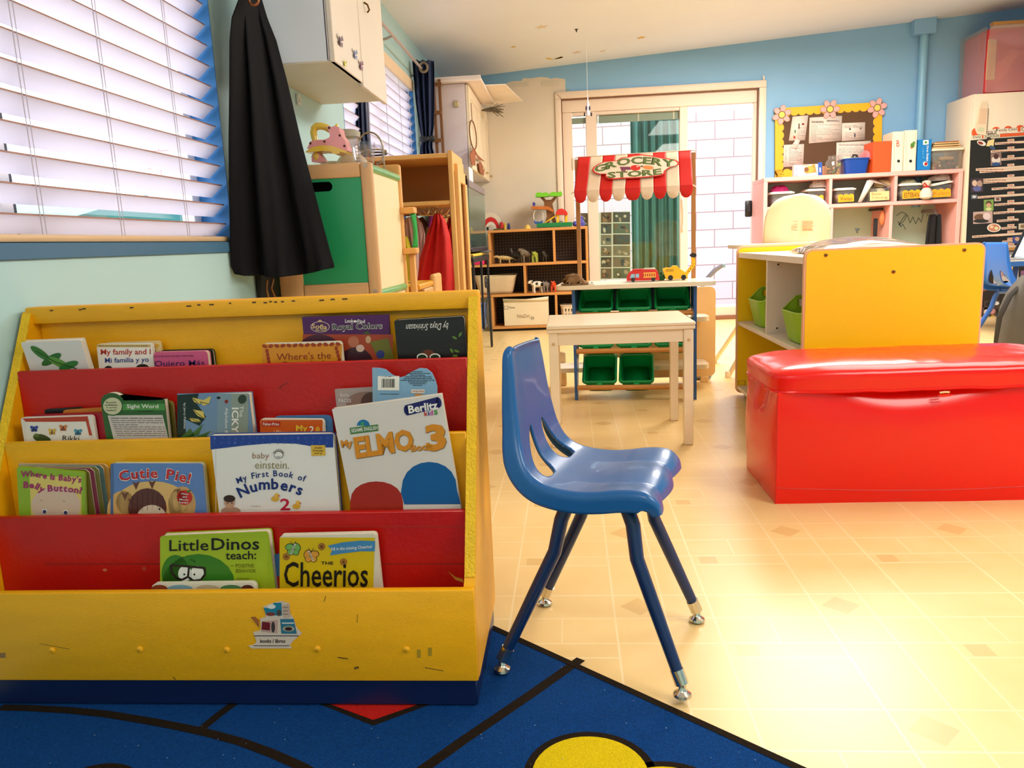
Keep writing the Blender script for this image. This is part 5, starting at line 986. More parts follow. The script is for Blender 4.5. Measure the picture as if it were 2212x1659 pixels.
def cloth(label, cx, cy, z, rx, ry, h, c, seed, name='folded_cloth'):
    m = MB(); mm = M(c, .85, .12, 20, .3, 80)
    def fn(u, v):
        a = 2 * pi * u; r = .84 * cos(v * pi / 2) ** .5; n = mnoise.noise((cos(a) * 2 + seed, sin(a) * 2, v * 3)); k = 1 + .22 * n
        return V((cx + rx * r * cos(a) * k, cy + ry * r * sin(a) * k, z + .001 + h * .72 * sin(v * pi / 2) * (1 + .35 * mnoise.noise((cos(a) * 3, sin(a) * 3 + seed, v * 5)))))
    m.grid(fn, 36, 12, mm, cu=True); m.poly([fn(i / 36, 0) for i in range(36)][::-1], mm); return one(m, name, label, 'clothes', (cx, cy, z), 'clothes on the name-tagged tubs')
OT = '#F2A418'
u1 = tub('clear tub with magenta cloth on its lid, cubby compartment beside the doorway', 1662, 1718, 420, 445, OT, ('Ana',), '#6A3A10', True) if False else tub('lidded clear tub with magenta cloth on it, cubby compartment beside the doorway', 1666, 1716, 419, 446, None, (), '', True, 0, cont=[(-.3, 0, .4, .05, '#8A8AA0'), (.3, 0, .4, .05, '#9AA0A8')])
tub('lidded clear tub with orange tag edge, half hidden by the high chair back', 1744, 1783, 413, 443, OT, (), '', True, 0, cont=[(-.2, 0, .4, .05, '#8E96B0'), (.3, 0, .4, .05, '#A8B0B8')])
tub('clear tub with wavy orange tag lettered in brown, cubby beside the leaning paper', 1806, 1849, 411, 440, OT, ('Vivian',), '#6A3010', True, 0, cont=[(-.3, 0, .55, .045, '#E8C8B0'), (.35, 0, .6, .04, '#DDE0D0'), (0, .3, .3, .05, '#E4D0B8')])
tub('open clear tub with square cream tag lettered on two lines', 1874, 1926, 406, 437, '#E8C98A', ('Bastian', 'Chung'), '#9A6A3A', False, 0, False, cont=[(-.3, 0, .7, .05, '#7A7058'), (.3, 0, .75, .05, '#C8B890'), (0, .4, .5, .06, '#8A8070')])
tub('clear tub with wavy orange tag lettered in capitals, beside the red-tied pouch', 1944, 1994, 401, 433, OT, ('ESTEBAN',), '#5A2A0A', True, 0, cont=[(-.3, 0, .5, .05, '#B8B0A0'), (.3, 0, .5, .05, '#8A8A80')])
tub('clear tub with wavy orange tag and raised lid at the fridge end of the cubby', 2007, 2059, 399, 430, OT, ('Kylan',), '#C07A1A', True, -9, cont=[(-.3, 0, .5, .045, '#E4DCC8'), (.25, 0, .55, .045, '#DCD8CC')])
zl = ms + .01
def cpt(px, py, dy=.12): return aY(px, py, YC + dy)
q = cpt(1684, 407); cloth('magenta cloth heaped on a tub lid beside the doorway', q.x, q.y, q.z - .027, .085, .06, .06, '#A0105A', 1)
q = cpt(1768, 400); cloth('grey white cloth heaped on the tub half hidden by the high chair', q.x, q.y, q.z - .02, .08, .05, .075, '#B8B2AA', 4)
q = cpt(1907, 399); cloth('cream and olive clothes heaped in the tub with the square tag', q.x, q.y, q.z - .02, .09, .06, .07, '#BDAE84', 9)
q = cpt(1962, 395); cloth('pale green cloth on the tub lettered in capitals', q.x, q.y, q.z - .02, .085, .05, .055, '#B2C0A0', 14)
q = cpt(2030, 388); cloth('grey cloth stuffed above the raised lid at the fridge end of the cubby', q.x, q.y, q.z - .01, .10, .05, .06, '#B4AEA6', 21)
m = MB(); PP = M('#D9CFC4', .6); P_ = lambda x, y, d=.02: aY(x, y, YC + d)
m.add([P_(1853, 437), P_(1861, 437), P_(1888, 393), P_(1872, 392)], [[0, 1, 2, 3]], PP); m.add([P_(1872, 391), P_(1888, 392), P_(1924, 402, .06), P_(1920, 408, .06), P_(1884, 386, .06)], [[0, 1, 2, 4], [4, 2, 3]], M('#E2DCD4')); one(m, 'paper_sheet', 'long sheet of paper leaning between two tubs in the middle cubby', 'paper', P_(1870, 440), solid=.003)
q = cpt(2000, 425, .0); e = thing('gift_pouch', 'white pouch tied with red ribbon between two tubs', 'pouch', (q.x, q.y, zl)); m = MB(); m.lathe([(.02, .002), (.045, .015), (.048, .05), (.03, .085), (.014, .098), (.03, .12), (.034, .14), (.012, .15)], (q.x, q.y, zl), M('#D8CCBC', .8, .15, 30, .3), 14); m.build('bag', e); m = MB(); m.tube([(q.x + .018 * cos(t), q.y + .018 * sin(t), zl + .098) for t in [i * .63 for i in range(10)]], .007, M('#C01E1E', .5), 6, closed=True); m.tube([(q.x, q.y - .02, zl + .1), (q.x - .03, q.y - .03, zl + .13), (q.x - .035, q.y - .02, zl + .11)], .005, M('#C01E1E'), 6); m.build('ribbon', e)
m = MB(); q = aY(2070, 425, YC + .06); m.box(q.x - .02, q.x + .02, q.y, q.y + .10, zl, zl + .11, M('#2E3430', .7), .014, 3); one(m, 'dark_pouch', 'dark pouch squeezed at the fridge end of the cubby', 'pouch', (q.x, q.y, zl))
# hanging in the lower bays
q0, q1 = aY(1903, 455, YC + .1), aY(1896, 505, YC + .1); e = thing('folding_umbrella', 'small black and orange umbrella hanging in the cubby', 'umbrella', (q0.x, q0.y, q1.z)); m = MB(); q2 = aY(1905, 470, YC + .1); m.lathe([(.004, .0), (.02, .02), (.024, .06), (.018, .1), (.006, .12)], (q2.x, q2.y, q2.z - .06), M('#C87A4A', .6), 12); m.build('canopy', e); m = MB(); m.box(q0.x - .05, q0.x - .02, q0.y, q0.y + .02, q1.z - .2, q0.z - .06, M('#16161A', .6), .004); m.tube([(q2.x, q2.y, q2.z + .05), (q2.x, q2.y, q2.z + .07), (q2.x, yb_ - .024, q2.z + .07)], .010, M('#1A1A1E'), 8); m.build('strap', e)
q = aY(2022, 490, YC + .1); m = MB(); m.grid(lambda u, v: V((q.x + (-.06 + .12 * u) * (.55 + .45 * v ** .6) * 1.15, q.y + .02 + .02 * sin(u * 14), q.z + .1 - .42 * v)), 16, 12, M('#131316', .85, .1, 20)); m.tube([(q.x, q.y + .02, q.z + .09), (q.x + .01, q.y + .06, q.z + .13), (q.x + .01, yb_ - .022, q.z + .13)], .008, M('#8A8A88'), 6); one(m, 'black_jacket', 'black jacket hanging in the end bay of the cubby', 'jacket', (q.x, q.y, q.z - .3), solid=.02)
# on top of the cubby
zt = ct + .0008
def top(px, py=375, d=.04): q = aY(px, py, YC + d); return q.x, q.y
def boxon(name, label, cat, xa, xb, ytop, mats, d=.02, dep=.1, b=.002, parts=None):
    Y = YC + d; p, q = aY(xa, ytop, Y), aY(xb, ytop, Y); h = (p.z + q.z) / 2; e = thing(name, label, cat, ((p.x + q.x) / 2, Y + dep / 2, zt)); m = MB(); m.box(p.x, q.x, Y, Y + dep, zt, h, mats, b); m.build('box', e); return e, p.x, q.x, Y, h
e, xa, xb, Y, h = boxon('picture_box', 'small white picture card box with blue end on the cubby top', 'box', 1715, 1775, 355, M('#E8D6C8', .5), dep=.05)
m = MB(); A = face(m, Y - .0005); A.poly([(1767, 382), (1776, 381), (1776, 350), (1767, 351)], M('#2A4EA0'), 1); A.ell(1750, 366, 8, 8, M('#C89A3A'), 2); A.poly([(1736, 370), (1748, 360), (1760, 353), (1764, 372), (1742, 375)], M('#B8803A'), 1); A.ell(1742, 366, 5, 5, M('#7A4A20'), 3); A.txt('Busy Bags', 1717, 380, 26, 5, M('#8A7AB0'), 2, .0, -90) if False else A.lines(1718, 362, 1724, 380, 6, M('#8A7AB0'), 1.5, 2); A.lines(1732, 355, 1748, 358, 3, M('#9A8A80'), 1, 2); A.rect(1770, 362, 1773, 372, M('#E8E4F0'), 3); m.build('print', e)
x, y = top(1799, 375, .06); e = thing('plastic_jar', 'clear plastic jar of small toys on the cubby top', 'jar', (x, y, zt)); m = MB(); m.lathe([(.055, .001), (.062, .01), (.062, .095), (.05, .12), (.04, .128), (.042, .15)], (x, y, zt), GL('#F4EEE6', .06, .12), 24, cap=False); m.build('jar_wall', e)
m = MB(); random.seed(9)
for i in range(26): a, r_ = random.uniform(0, 6.28), random.uniform(0, .042); m.ball((x + r_ * cos(a), y + r_ * sin(a), zt + random.uniform(.012, .06)), random.uniform(.008, .014), random.choice(['#5A4A2A', '#A86A2A', '#3A2A20', '#C89A4A', '#7A3A2A', '#4A5A2A']), 8, 5)
m.ball((x + .045, y - .02, zt + .078), .013, '#9AC03A'); m.build('contents', e)
m = MB(); x, y = top(1781, 378, .08); m.box(x - .02, x + .02, y, y + .04, zt, zt + .075, M('#B07A5A'), .004); one(m, 'small_box', 'little brown box between the picture box and the jar', 'box', (x, y, zt))
Y = YC + .03; p, q = aY(1824, 345, Y), aY(1880, 340, Y); e = thing('blue_tub', 'blue plastic tub holding odds and ends on the cubby top', 'tub', ((p.x + q.x) / 2, Y + .08, zt)); BT = M('#12429A', .35, .04); m = MB(); hz_ = (p.z + q.z) / 2
def bt(u, v):
    a = 2 * pi * u; n = 8; c, s_ = cos(a), sin(a); r = 1 / (abs(c) ** n + abs(s_) ** n) ** (1 / n); k = .84 + .16 * v; return V(((p.x + q.x) / 2 + (q.x - p.x) / 2 * c * r * k, Y + .09 + .09 * s_ * r * k, zt + (hz_ - zt) * v))
m.grid(bt, 48, 4, BT, cu=True); m.poly([bt(i / 48, 0) for i in range(48)][::-1], BT); m.tube([bt(i / 48, 1) for i in range(48)], .006, BT, 6, closed=True); m.build('tub', e); cX = (p.x + q.x) / 2
m = MB(); m.ball((cX, Y + .09, hz_ - .01), (.10, .07, .03), '#8A9A90'); m.tube([(cX - .02, Y + .06, hz_), (cX - .01, Y + .06, hz_ + .035), (cX + .015, Y + .06, hz_ + .03), (cX + .02, Y + .06, hz_)], .01, '#2A1A14', 8); m.ball((cX - .06, Y + .07, hz_ + .005), (.04, .03, .02), '#C8CFA8'); m.grid(lambda u, v: V((cX + .02 + .11 * u, Y + .06 + .03 * sin(u * 6), hz_ - .01 + .09 * v * (.6 + .5 * sin(u * 7 + v * 4) * .5))), 12, 8, GL('#F0A0A8', .45, .15, .1)); m.build('contents', e)
e, xa, xb, Y, h = boxon('magazine_file', 'orange cardboard magazine file on the cubby top', 'file box', 1887, 1926, 305, M('#E8501A', .5), dep=.2)
for wh, xa_, xb_, yt, t, cc in (('with a red letter', 1929, 1954, 284, 'B', '#C8321E'), ('with a small green picture', 1955, 1982, 281, None, '')):
    e, xa, xb, Y, h = boxon('lever_file', 'white box file %s on the cubby top' % wh, 'file box', xa_, xb_, yt, M('#EFE0C4', .45, .03), dep=.2, b=.003)
    m = MB(); A = face(m, Y - .0004); k = xa_ + 12; A.ell(k, 348, 3.3, 3.3, M('#15130F'), 2); A.lines(xb_ - 5, 290, xb_ - 5, 366, 1, M('#C8B08A')); A.rect(xb_ - 5, yt + 6, xb_ - 4.2, 368, M('#C8B08A'), 1); A.rect(xa_ + 2, yt + 6, xa_ + 2.8, 368, M('#C8B08A'), 1)
    if t: A.txt('B', 1936.5, 303, 6.5, 14, M(cc), 2, .0)
    else: A.ell(1971, 314, 4.5, 5.5, M('#4A7A2A'), 2); A.ell(1974, 309, 3, 4, M('#5A8A3A'), 3); A.ell(1969, 319, 2.5, 2, M('#A8502A'), 3)
    m.build('print', e)
e, xa, xb, Y, h = boxon('toy_carton', 'bright blue upright toy carton between the box files and the clear container', 'box', 1984, 2013, 301, M('#1478C0', .4), dep=.16)
m = MB(); A = face(m, Y - .0005); A.poly([(1994, 303), (2006, 302), (2006, 312), (1994, 313)], M('#E8E4DC'), 1); A.ell(2000, 307.5, 2.5, 2.5, M('#3A7A3A'), 2); A.txt('First Steps', 2006, 315, 33, 6, M('#E8E8F0'), 2, .02, 90); A.lines(1993, 318, 1997, 340, 6, M('#A8D0F0'), 1.2, 1); A.ell(1999, 354, 5.5, 5, M('#E4D8D0'), 2, 30); A.ell(2000, 354, 3.5, 4, M('#A82A2A'), 3, 30); m.build('print', e)
Y = YC + .02; p, q = aY(2014, 322, Y), aY(2085, 317, Y); e = thing('lidded_container', 'clear lidded container of small toys at the fridge end of the cubby top', 'container', ((p.x + q.x) / 2, Y + .1, zt)); hz_ = (p.z + q.z) / 2; m = MB(); BXM = GL('#E4D8C8', .16, .12, .06)
m.grid(lambda u, v: V(((p.x + q.x) / 2 + (q.x - p.x) / 2 * (.92 + .06 * v) * (lambda c, s_: c / (abs(c) ** 8 + abs(s_) ** 8) ** .125)(cos(2 * pi * u), sin(2 * pi * u)), Y + .1 + .095 * (lambda c, s_: s_ / (abs(c) ** 8 + abs(s_) ** 8) ** .125)(cos(2 * pi * u), sin(2 * pi * u)), zt + .001 + (hz_ - zt - .018) * v)), 48, 3, BXM, cu=True); m.build('box', e)
m = MB(); m.prism(rrect(p.x, q.x, Y - .002, Y + .2, .02, 4), hz_ - .017, hz_ - .002, M('#EADBC4', .4), 'xy'); m.build('lid', e)
m = MB(); random.seed(2)
for i in range(46): m.ball((random.uniform(p.x + .03, q.x - .03), random.uniform(Y + .02, Y + .16), zt + random.uniform(.012, .07)), random.uniform(.009, .015), random.choice(['#8A3A2A', '#3A3A3A', '#C8A86A', '#6A4A3A', '#D8D0B8', '#A8502A', '#2A4A3A']), 7, 5)
m.box(p.x + .08, q.x - .06, Y + .03, Y + .1, zt + .075, zt + .1, M('#CDB48A'), .01); m.build('contents', e)
e = thing('wooden_tray', 'stacked pale wooden puzzle trays on the clear container', 'tray', ((p.x + q.x) / 2, Y + .1, hz_ - .001)); m = MB()
for i, (dx_, z) in enumerate(((.0, 0), (.012, .018), (.02, .036))): m.box(p.x + .005 + dx_, q.x - .02 - dx_ * .5, Y + .01 + .006 * i, Y + .17, hz_ + z, hz_ + z + .011, M('#D9B682', .5), .003); m.box(p.x + .02 + dx_, q.x - .04, Y + .02, Y + .16, hz_ + z + .011, hz_ + z + .0175, M(['#8A5A3A', '#6A5A2A', '#A8502A'][i]), .002)
m.build('tray_board', e)
# ================================================================== notice board
YN = YB - .022
e = thing('notice_board', 'brown notice board with scalloped yellow border on the blue wall above the cubby', 'notice board', (2.2, YB - .01, 1.2))
m = MB(); bl = [aY(x, y, YN) for x, y in ((1674, 383), (1674, 235), (1906, 221), (1904, 378))]
m.add([b + V((0, d, 0)) for d in (0, .018) for b in bl], [[3, 2, 1, 0], [4, 5, 6, 7], [0, 1, 5, 4], [1, 2, 6, 5], [2, 3, 7, 6], [3, 0, 4, 7]], M('#5C3E24', .8, .12, 12)); m.build('board', e)
m = MB(); A = face(m, YN - .001); OY = M('#F5B414', .5, .05, 3)
def scal(a, b, n, off, flip=1): # scalloped band between straight edge a->b and bumps offset
    dx_, dy_ = b[0] - a[0], b[1] - a[1]; l = math.hypot(dx_, dy_); nx, ny = -dy_ / l * flip, dx_ / l * flip; o = []
    for i in range(n * 8 + 1): t = i / (n * 8); k = off + 4.5 * abs(sin(pi * n * t)) ** .6; o.append((a[0] + dx_ * t + nx * k, a[1] + dy_ * t + ny * k))
    N = len(o)
    for i in range(N - 1):
        t0, t1 = i / (N - 1), (i + 1) / (N - 1); A.poly([(a[0] + dx_ * t0, a[1] + dy_ * t0), (a[0] + dx_ * t1, a[1] + dy_ * t1), o[i + 1], o[i]][::-1 if flip > 0 else 1], OY, 1)
scal((1674, 234), (1906, 220), 14, 14); scal((1674, 383), (1674, 234), 9, 15); scal((1906, 220), (1904, 378), 9, 15); scal((1904, 378), (1674, 383), 13, 13); m.build('border', e)
def flower(label, cx, cy, r0):
    p = aY(cx, cy, YN - .008); e = thing('paper_flower', label, 'flower cutout', p, 'pink flowers on the notice board'); m = MB(); PKF = M('#E3AAA4', .6, .08, 40)
    for i in range(6):
        a = R_(r0 + i * 60); c = p + V((cos(a) * .05, 0, sin(a) * .05)); o = []
        for j in range(16): t = 2 * pi * j / 16; u, v = .028 * cos(t), .021 * sin(t); o.append((c.x + u * cos(a) - v * sin(a), c.z + u * sin(a) + v * cos(a)))
        b = [(c.x + (x - c.x) * 1.12, c.z + (z - c.z) * 1.12) for x, z in o]; m.prism(b, p.y + .0005, p.y + .002, M('#B87A54'), 'xz'); m.prism(o, p.y - .0012, p.y + .0004, PKF, 'xz')
    m.build('petal_ring', e); m = MB(); m.lathe([(.030, -.001), (.030, .003)], p, M('#5A3416'), 20, (0, -1, 0)); m.lathe([(.025, .003), (.022, .006)], p, M('#F2CE62', .6), 20, (0, -1, 0)); m.build('centre', e)
flower('pink paper flower at the doorway corner of the notice board', 1689, 248, 20); flower('pink paper flower in the middle of the upper border of the notice board', 1793, 236, 0); flower('pink paper flower at the notice board corner nearest the pipe', 1895, 233, 15)
GI = M('#9C8C84', .7); random.seed(4)
def sheet(label, pts, k, rows, box=None):
    m = MB(); Yk = YN - .002 - .0012 * k; A = face(m, Yk); A.poly(pts, M('#E9D8CB', .6, .03, 9), 0)
    xs_ = [p[0] for p in pts]; ys = [p[1] for p in pts]
    for (x0, y0, x1, y1, n, wd) in rows: A.lines(x0, y0, x1, y1, n, GI, wd, 1, .5)
    for (x0, y0, x1, y1, h) in box or (): A.rect(x0, y0, x1, y1, M(h), 2)
    q = aY(sum(xs_) / len(xs_), max(ys), Yk); return one(m, 'paper_notice', label, 'paper', q, 'papers on the notice board', solid=.0006)
sheet('large printed form pinned in the middle of the notice board', [(1749, 254), (1819, 250), (1817, 304), (1747, 310)], 2, ((1753, 262, 1780, 265, 3, 1.4), (1786, 260, 1814, 262, 3, 1.4), (1752, 270, 1815, 304, 11, .9)))
sheet('slanted letter with red and green seals on the notice board', [(1712, 252), (1746, 249), (1739, 303), (1704, 304)], 1, ((1722, 276, 1740, 296, 7, .8),), ((1732, 266, 1737, 270, '#8A2A1E'), (1724, 267, 1728, 278, '#8A7A6A'), (1716, 281, 1719, 287, '#5A7A4A'), (1714, 294, 1718, 299, '#B8321E')))
sheet('white certificate with a small emblem near the pipe end of the notice board', [(1819, 266), (1869, 264), (1868, 302), (1818, 305)], 1, ((1824, 272, 1840, 276, 3, .9), (1842, 271, 1864, 275, 3, .9), (1826, 286, 1864, 298, 5, .8)), ((1834, 277, 1838, 281, '#6A5A5A'), (1857, 276, 1861, 279, '#6A5A5A'), (1845, 288, 1848, 296, '#4A4A5A')))
sheet('printed list in the lower doorway corner of the notice board', [(1693, 313), (1737, 311), (1735, 358), (1692, 361)], 1, ((1705, 318, 1728, 321, 2, 1), (1696, 325, 1701, 355, 9, 1.3), (1704, 324, 1732, 355, 12, 1.2)))
sheet('small yellowed card tucked below the letter', [(1720, 300), (1729, 303), (1720, 324), (1708, 318)], 3, ((1714, 312, 1722, 318, 3, .8),))
sheet('printed page half hidden behind the blue tub', [(1807, 308), (1881, 304), (1880, 356), (1806, 360)], 1, ((1812, 312, 1876, 314, 2, 1), (1811, 320, 1876, 346, 9, .9)))
# ================================================================== fridge with schedule chart
FX = 3.152; fz = aX(2103, 203, FX).z; FY = 6.50
FW = M('#EBD8C0', .35, .03, 4)
e = thing('white_fridge', 'tall white fridge beside the cubby, its front covered by a black schedule chart', 'fridge', (FX + .42, 6.7, 0))
m = MB(); m.box(FX, FX + .84, FY + .022, YB - .01, .02, fz, FW, .006, 2); m.build('cabinet', e); m = MB(); m.box(FX + .002, FX + .838, FY, FY + .02, .06, fz - .002, FW, .006, 2); m.build('door', e)
m = MB(); m.box(FX + .03, FX + .81, FY + .04, 6.9, .0, .02, M('#3A3634'), 0); m.build('plinth', e)
YD_ = FY - .004; e = thing('schedule_chart', 'black daily schedule chart with photo cards and typed strips on the fridge door', 'chart', aY(2150, 545, YD_)); m = MB(); A = face(m, YD_)
p, q = aY(2101, 300, YD_), aY(2400, 540, YD_); ch = [aY(x, y, YD_) for x, y in ((2086, 543), (2097, 303), (2260, 291), (2260, 532))]
m.add([v + V((0, d, 0)) for d in (0, .003) for v in ch], [[3, 2, 1, 0], [4, 5, 6, 7], [0, 1, 5, 4], [1, 2, 6, 5], [2, 3, 7, 6], [3, 0, 4, 7]], M('#17130F', .6)); m.build('board', e)
m = MB(); A = face(m, YD_ - .0012); OR_ = M('#E0551E', .5); ST_ = M('#DDBFA4', .6); TX = M('#8A4A3A', .6)
A.poly([(2100, 300), (2260, 289), (2260, 283), (2100, 294)][::1], OR_, 1)
for i in range(6): A.ell(2152 + i * 26, 281 - i * 1.9, 9, 7, OR_, 1)
A.ell(2106, 287, 7, 10, OR_, 1)
for t, x, y, w_, h in (("na's", 2134, 280, 17, 9), ('Family Child', 2153, 278, 43, 9), ('Care', 2206, 275, 20, 9)): A.poly([(x - 1.5, y + 11), (x + w_ + 2, y + 9), (x + w_ + 2, y - 2), (x - 1.5, y)], M('#EAD6BE'), 2); A.txt(t, x, y + .5, w_, h - 1, M('#3A2A20'), 4, .01, -4)
for t, x, y, w_, h in (('Daily', 2102, 293, 17, 8), ('Schedule', 2126, 289, 32, 9)): A.poly([(x - 1.5, y + 10), (x + w_ + 2, y + 8), (x + w_ + 2, y - 1.5), (x - 1.5, y)], M('#DCCFB4'), 2); A.txt(t, x, y + .5, w_, h - 1, M('#3A3424'), 4, .005, -3)
rows = [(2149, 308, 2240, 0), (2140, 325, 2240, 0), (2163, 342, 2240, 0), (2108, 364, 2240, 1), (2114, 387, 2240, 1), (2142, 406, 2240, 0), (2112, 424, 2240, 0), (2148, 440, 2212, 0), (2146, 458, 2212, 0), (2153, 475, 2200, 0), (2163, 491, 2196, 0), (2100, 509, 2240, 0), (2165, 520, 2188, 0), (2132, 534, 2240, 0)]
random.seed(8)
for x0, y0, x1, dbl in rows:
    sl = -.065
    for d in range(dbl + 1): A.poly([(x0 + d * 8, y0 + 5 + d * 5), (x1, y0 + 5 + d * 5 + sl * (x1 - x0)), (x1, y0 + d * 5 + sl * (x1 - x0)), (x0 + d * 8, y0 + d * 5)], ST_, 2); A.lines(x0 + 2 + d * 8, y0 + 2.6 + d * 5 - .8, min(x1, x0 + 60), y0 + 2.6 + d * 5 - .8, 1, TX, 1.6, 3, 0)
    cx = 2183; y_ = y0 + sl * (cx - x0) - 6; A.poly([(cx - 7, y_ + 6), (cx + 8, y_ + 5), (cx + 8, y_), (cx - 7, y_ + 1)], ST_, 2); A.lines(cx - 5, y_ + 3.2, cx + 7, y_ + 3.2, 1, M('#C05A4A'), 1.8, 3, 0)
m.build('typed_strip', e)
def photo(m_, A, x, y, w_, h, bg, blobs, k=3):
    A.poly([(x, y + h), (x + w_, y + h - w_ * .06), (x + w_, y - w_ * .06), (x, y)], M(bg), k)
    for i, (bx, by, rx, ry, c_) in enumerate(blobs): A.ell(x + bx * w_, y + by * h - w_ * .03, rx * w_, ry * h, M(c_), k + 1 + i)
for x, y, w_, h, bg, bl_ in ((2140, 331, 23, 27, '#8A6A62', ((.5, .55, .42, .3, '#D8C8BC'), (.5, .28, .25, .22, '#4A2A20'), (.5, .9, .4, .15, '#2E4A7A'))), (2097, 386, 27, 30, '#3A2A30', ((.3, .35, .2, .22, '#C8A890'), (.7, .4, .22, .25, '#A88878'), (.5, .75, .35, .2, '#5A5A8A'))), (2125, 432, 21, 24, '#7A9A4A', ((.5, .35, .3, .25, '#5A3A28'), (.5, .5, .25, .2, '#C89A78'), (.5, .85, .3, .15, '#C8D08A'))), (2102, 458, 42, 26, '#B89A90', ((.35, .5, .3, .3, '#6A4A30'), (.7, .4, .2, .3, '#D8C0BC'), (.4, .8, .4, .15, '#2A2420'))), (2148, 426, 14, 9, '#C8B8A8', ((.5, .5, .3, .35, '#7A4A3A'),)), (2098, 421, 13, 9, '#6A6A70', ((.5, .5, .3, .3, '#C8C8CC'),)), (2200, 483, 20, 13, '#C8B8A0', ((.5, .5, .3, .3, '#8A6A4A'),)), (2187, 511, 25, 15, '#3A4A8A', ((.4, .4, .2, .3, '#C89A78'),))): m = MB(); A2 = face(m, YD_ - .0012); photo(m, A2, x, y, w_, h, bg, bl_); m.build('photo_card', e)
m = MB(); A2 = face(m, YD_ - .0012); A2.ell(2120, 309, 10, 5.5, M('#E0D6C8'), 2, 20); A2.ell(2118, 309, 6, 3, M('#8A2A20'), 3, 20); A2.ell(2136, 303, 6, 7, M('#3A2A24'), 3); A2.poly([(2130, 316), (2146, 316), (2148, 300), (2134, 304)], M('#E0C88A'), 4); A2.ell(2143, 319, 7, 4, M('#3A4A6A'), 5, 30); A2.ell(2147, 492, 15, 9.5, M('#E0D4C0'), 2); A2.ell(2147, 492, 12, 7.5, M('#C87A5A'), 3); A2.ell(2142, 490, 4, 3.5, M('#E8C0A0'), 4); A2.ell(2152, 493, 4, 3.5, M('#D8D8A8'), 4); m.build('meal_cutout', e)
# towel-like paper strip and its beads
q = aY(2122, 290, YD_ - .003); e = thing('paper_roll_sheet', 'faded paper strip with a dotted edge taped to the fridge door', 'paper', q); m = MB(); A = face(m, YD_ - .004)
A.poly([(2111, 290), (2106, 280), (2116, 232), (2122, 218), (2132, 220), (2134, 234), (2131, 276), (2130, 292)], M('#E6CDAE', .6), 0); A.poly([(2113, 268), (2118, 234), (2133, 235), (2129, 268)], M('#DDB898', .6), 1); A.ell(2119, 280, 8, 5, M('#C8C8A0'), 2); m.build('sheet', e)
for i in range(14): A = None; m = MB(); b = aY(2135.2 - i * .25, 236 + i * 4, YD_ - .004); m.ball(b, .0035, M('#2A1E16'), 8, 5); m.build('dot', e)
# lower photo collage in front of the fridge foot
e = thing('photo_collage', 'wood edged board of children photos under the schedule chart', 'photo board', aY(2150, 690, YD_)); m = MB(); lb = [aY(x, y, YD_ - .012) for x, y in ((2110, 700), (2122, 545), (2260, 537), (2255, 692))]
m.add([v + V((0, d, 0)) for d in (0, .012) for v in lb], [[3, 2, 1, 0], [4, 5, 6, 7], [0, 1, 5, 4], [1, 2, 6, 5], [2, 3, 7, 6], [3, 0, 4, 7]], M('#2A1E18', .7)); m.build('board', e)
m = MB(); A = face(m, YD_ - .013); WDP = M('#B98246', .5); A.poly([(2108, 546), (2260, 536), (2260, 530), (2108, 539)], WDP, 1); m.build('wood_edge', e); m = MB(); A = face(m, YD_ - .013); A.poly([(2108, 701), (2255, 694), (2255, 688), (2108, 694)], WDP, 1); m.build('wood_edge', e)
for x, y, w_, h, bg, bl_ in ((2134, 547, 60, 24, '#8A8284', ((.2, .4, .12, .3, '#1E1E22'), (.6, .4, .15, .4, '#4A3A34'), (.85, .5, .12, .3, '#D8D0CC'))), (2146, 575, 54, 38, '#C8B8B0', ((.15, .3, .2, .25, '#58A8C0'), (.3, .4, .1, .3, '#B88A88'), (.5, .4, .12, .25, '#2A2422'), (.72, .35, .12, .28, '#D09A7A'), (.72, .2, .16, .14, '#E0B040'), (.75, .75, .22, .22, '#D8D4DA'))), (2155, 608, 22, 20, '#3A2A26', ((.4, .5, .2, .3, '#8A5A48'), (.7, .5, .2, .3, '#5A3A30'))), (2126, 650, 34, 20, '#4A3A30', ((.4, .4, .3, .3, '#1E1A18'), (.75, .3, .2, .2, '#E0DCDA'))), (2122, 665, 30, 26, '#5A4440', ((.3, .4, .2, .25, '#E0CCC0'), (.7, .3, .22, .25, '#D08A8A'), (.5, .8, .4, .2, '#2A221E'), (.75, .75, .15, .15, '#B88A3A'))), (2112, 612, 18, 18, '#8A4A3A', ((.4, .5, .3, .3, '#D8A888'),)), (2205, 585, 30, 44, '#8A5A7A', ((.3, .4, .2, .2, '#D8A888'), (.5, .7, .3, .2, '#4A5AA0')))): m = MB(); A2 = face(m, YD_ - .0135); photo(m, A2, x, y, w_, h, bg, bl_, 1); m.build('photo_card', e)
# wrapped red chest on the fridge
e = thing('wrapped_chest', 'red and pink box wrapped in cloudy plastic on the fridge top', 'box', (FX + .5, 6.7, fz + .001)); m = MB(); a, b = aY(2126, 190, FY + .03), aY(2130, 62, FY + .03); zt2 = b.z; xl = a.x
m.box(xl, xl + .75, FY + .03, 6.88, fz + .002, zt2, M('#C8303A', .5), .02, 3); m.build('chest', e); m = MB(); m.box(xl - .002, xl + .002, FY + .05, 6.87, fz + .02, zt2 - .02, M('#D85A74', .5), .0); m.build('pink_side', e)
m = MB(); m.box(xl + .004, xl + .07, FY + .022, FY + .03, fz + .1, zt2 - .08, M('#D8B488', .6), .003); m.build('paper_band', e)
m = MB(); m.box(xl + .05, xl + .8, FY + .06, FY + .11, zt2 + .03, zt2 + .055, W_('#C8924A', 'x'), .004); m.box(xl + .06, xl + .78, FY + .06, FY + .13, zt2 - .005, zt2 + .03, M('#D8C0A8'), .01); m.build('wooden_slat', e)
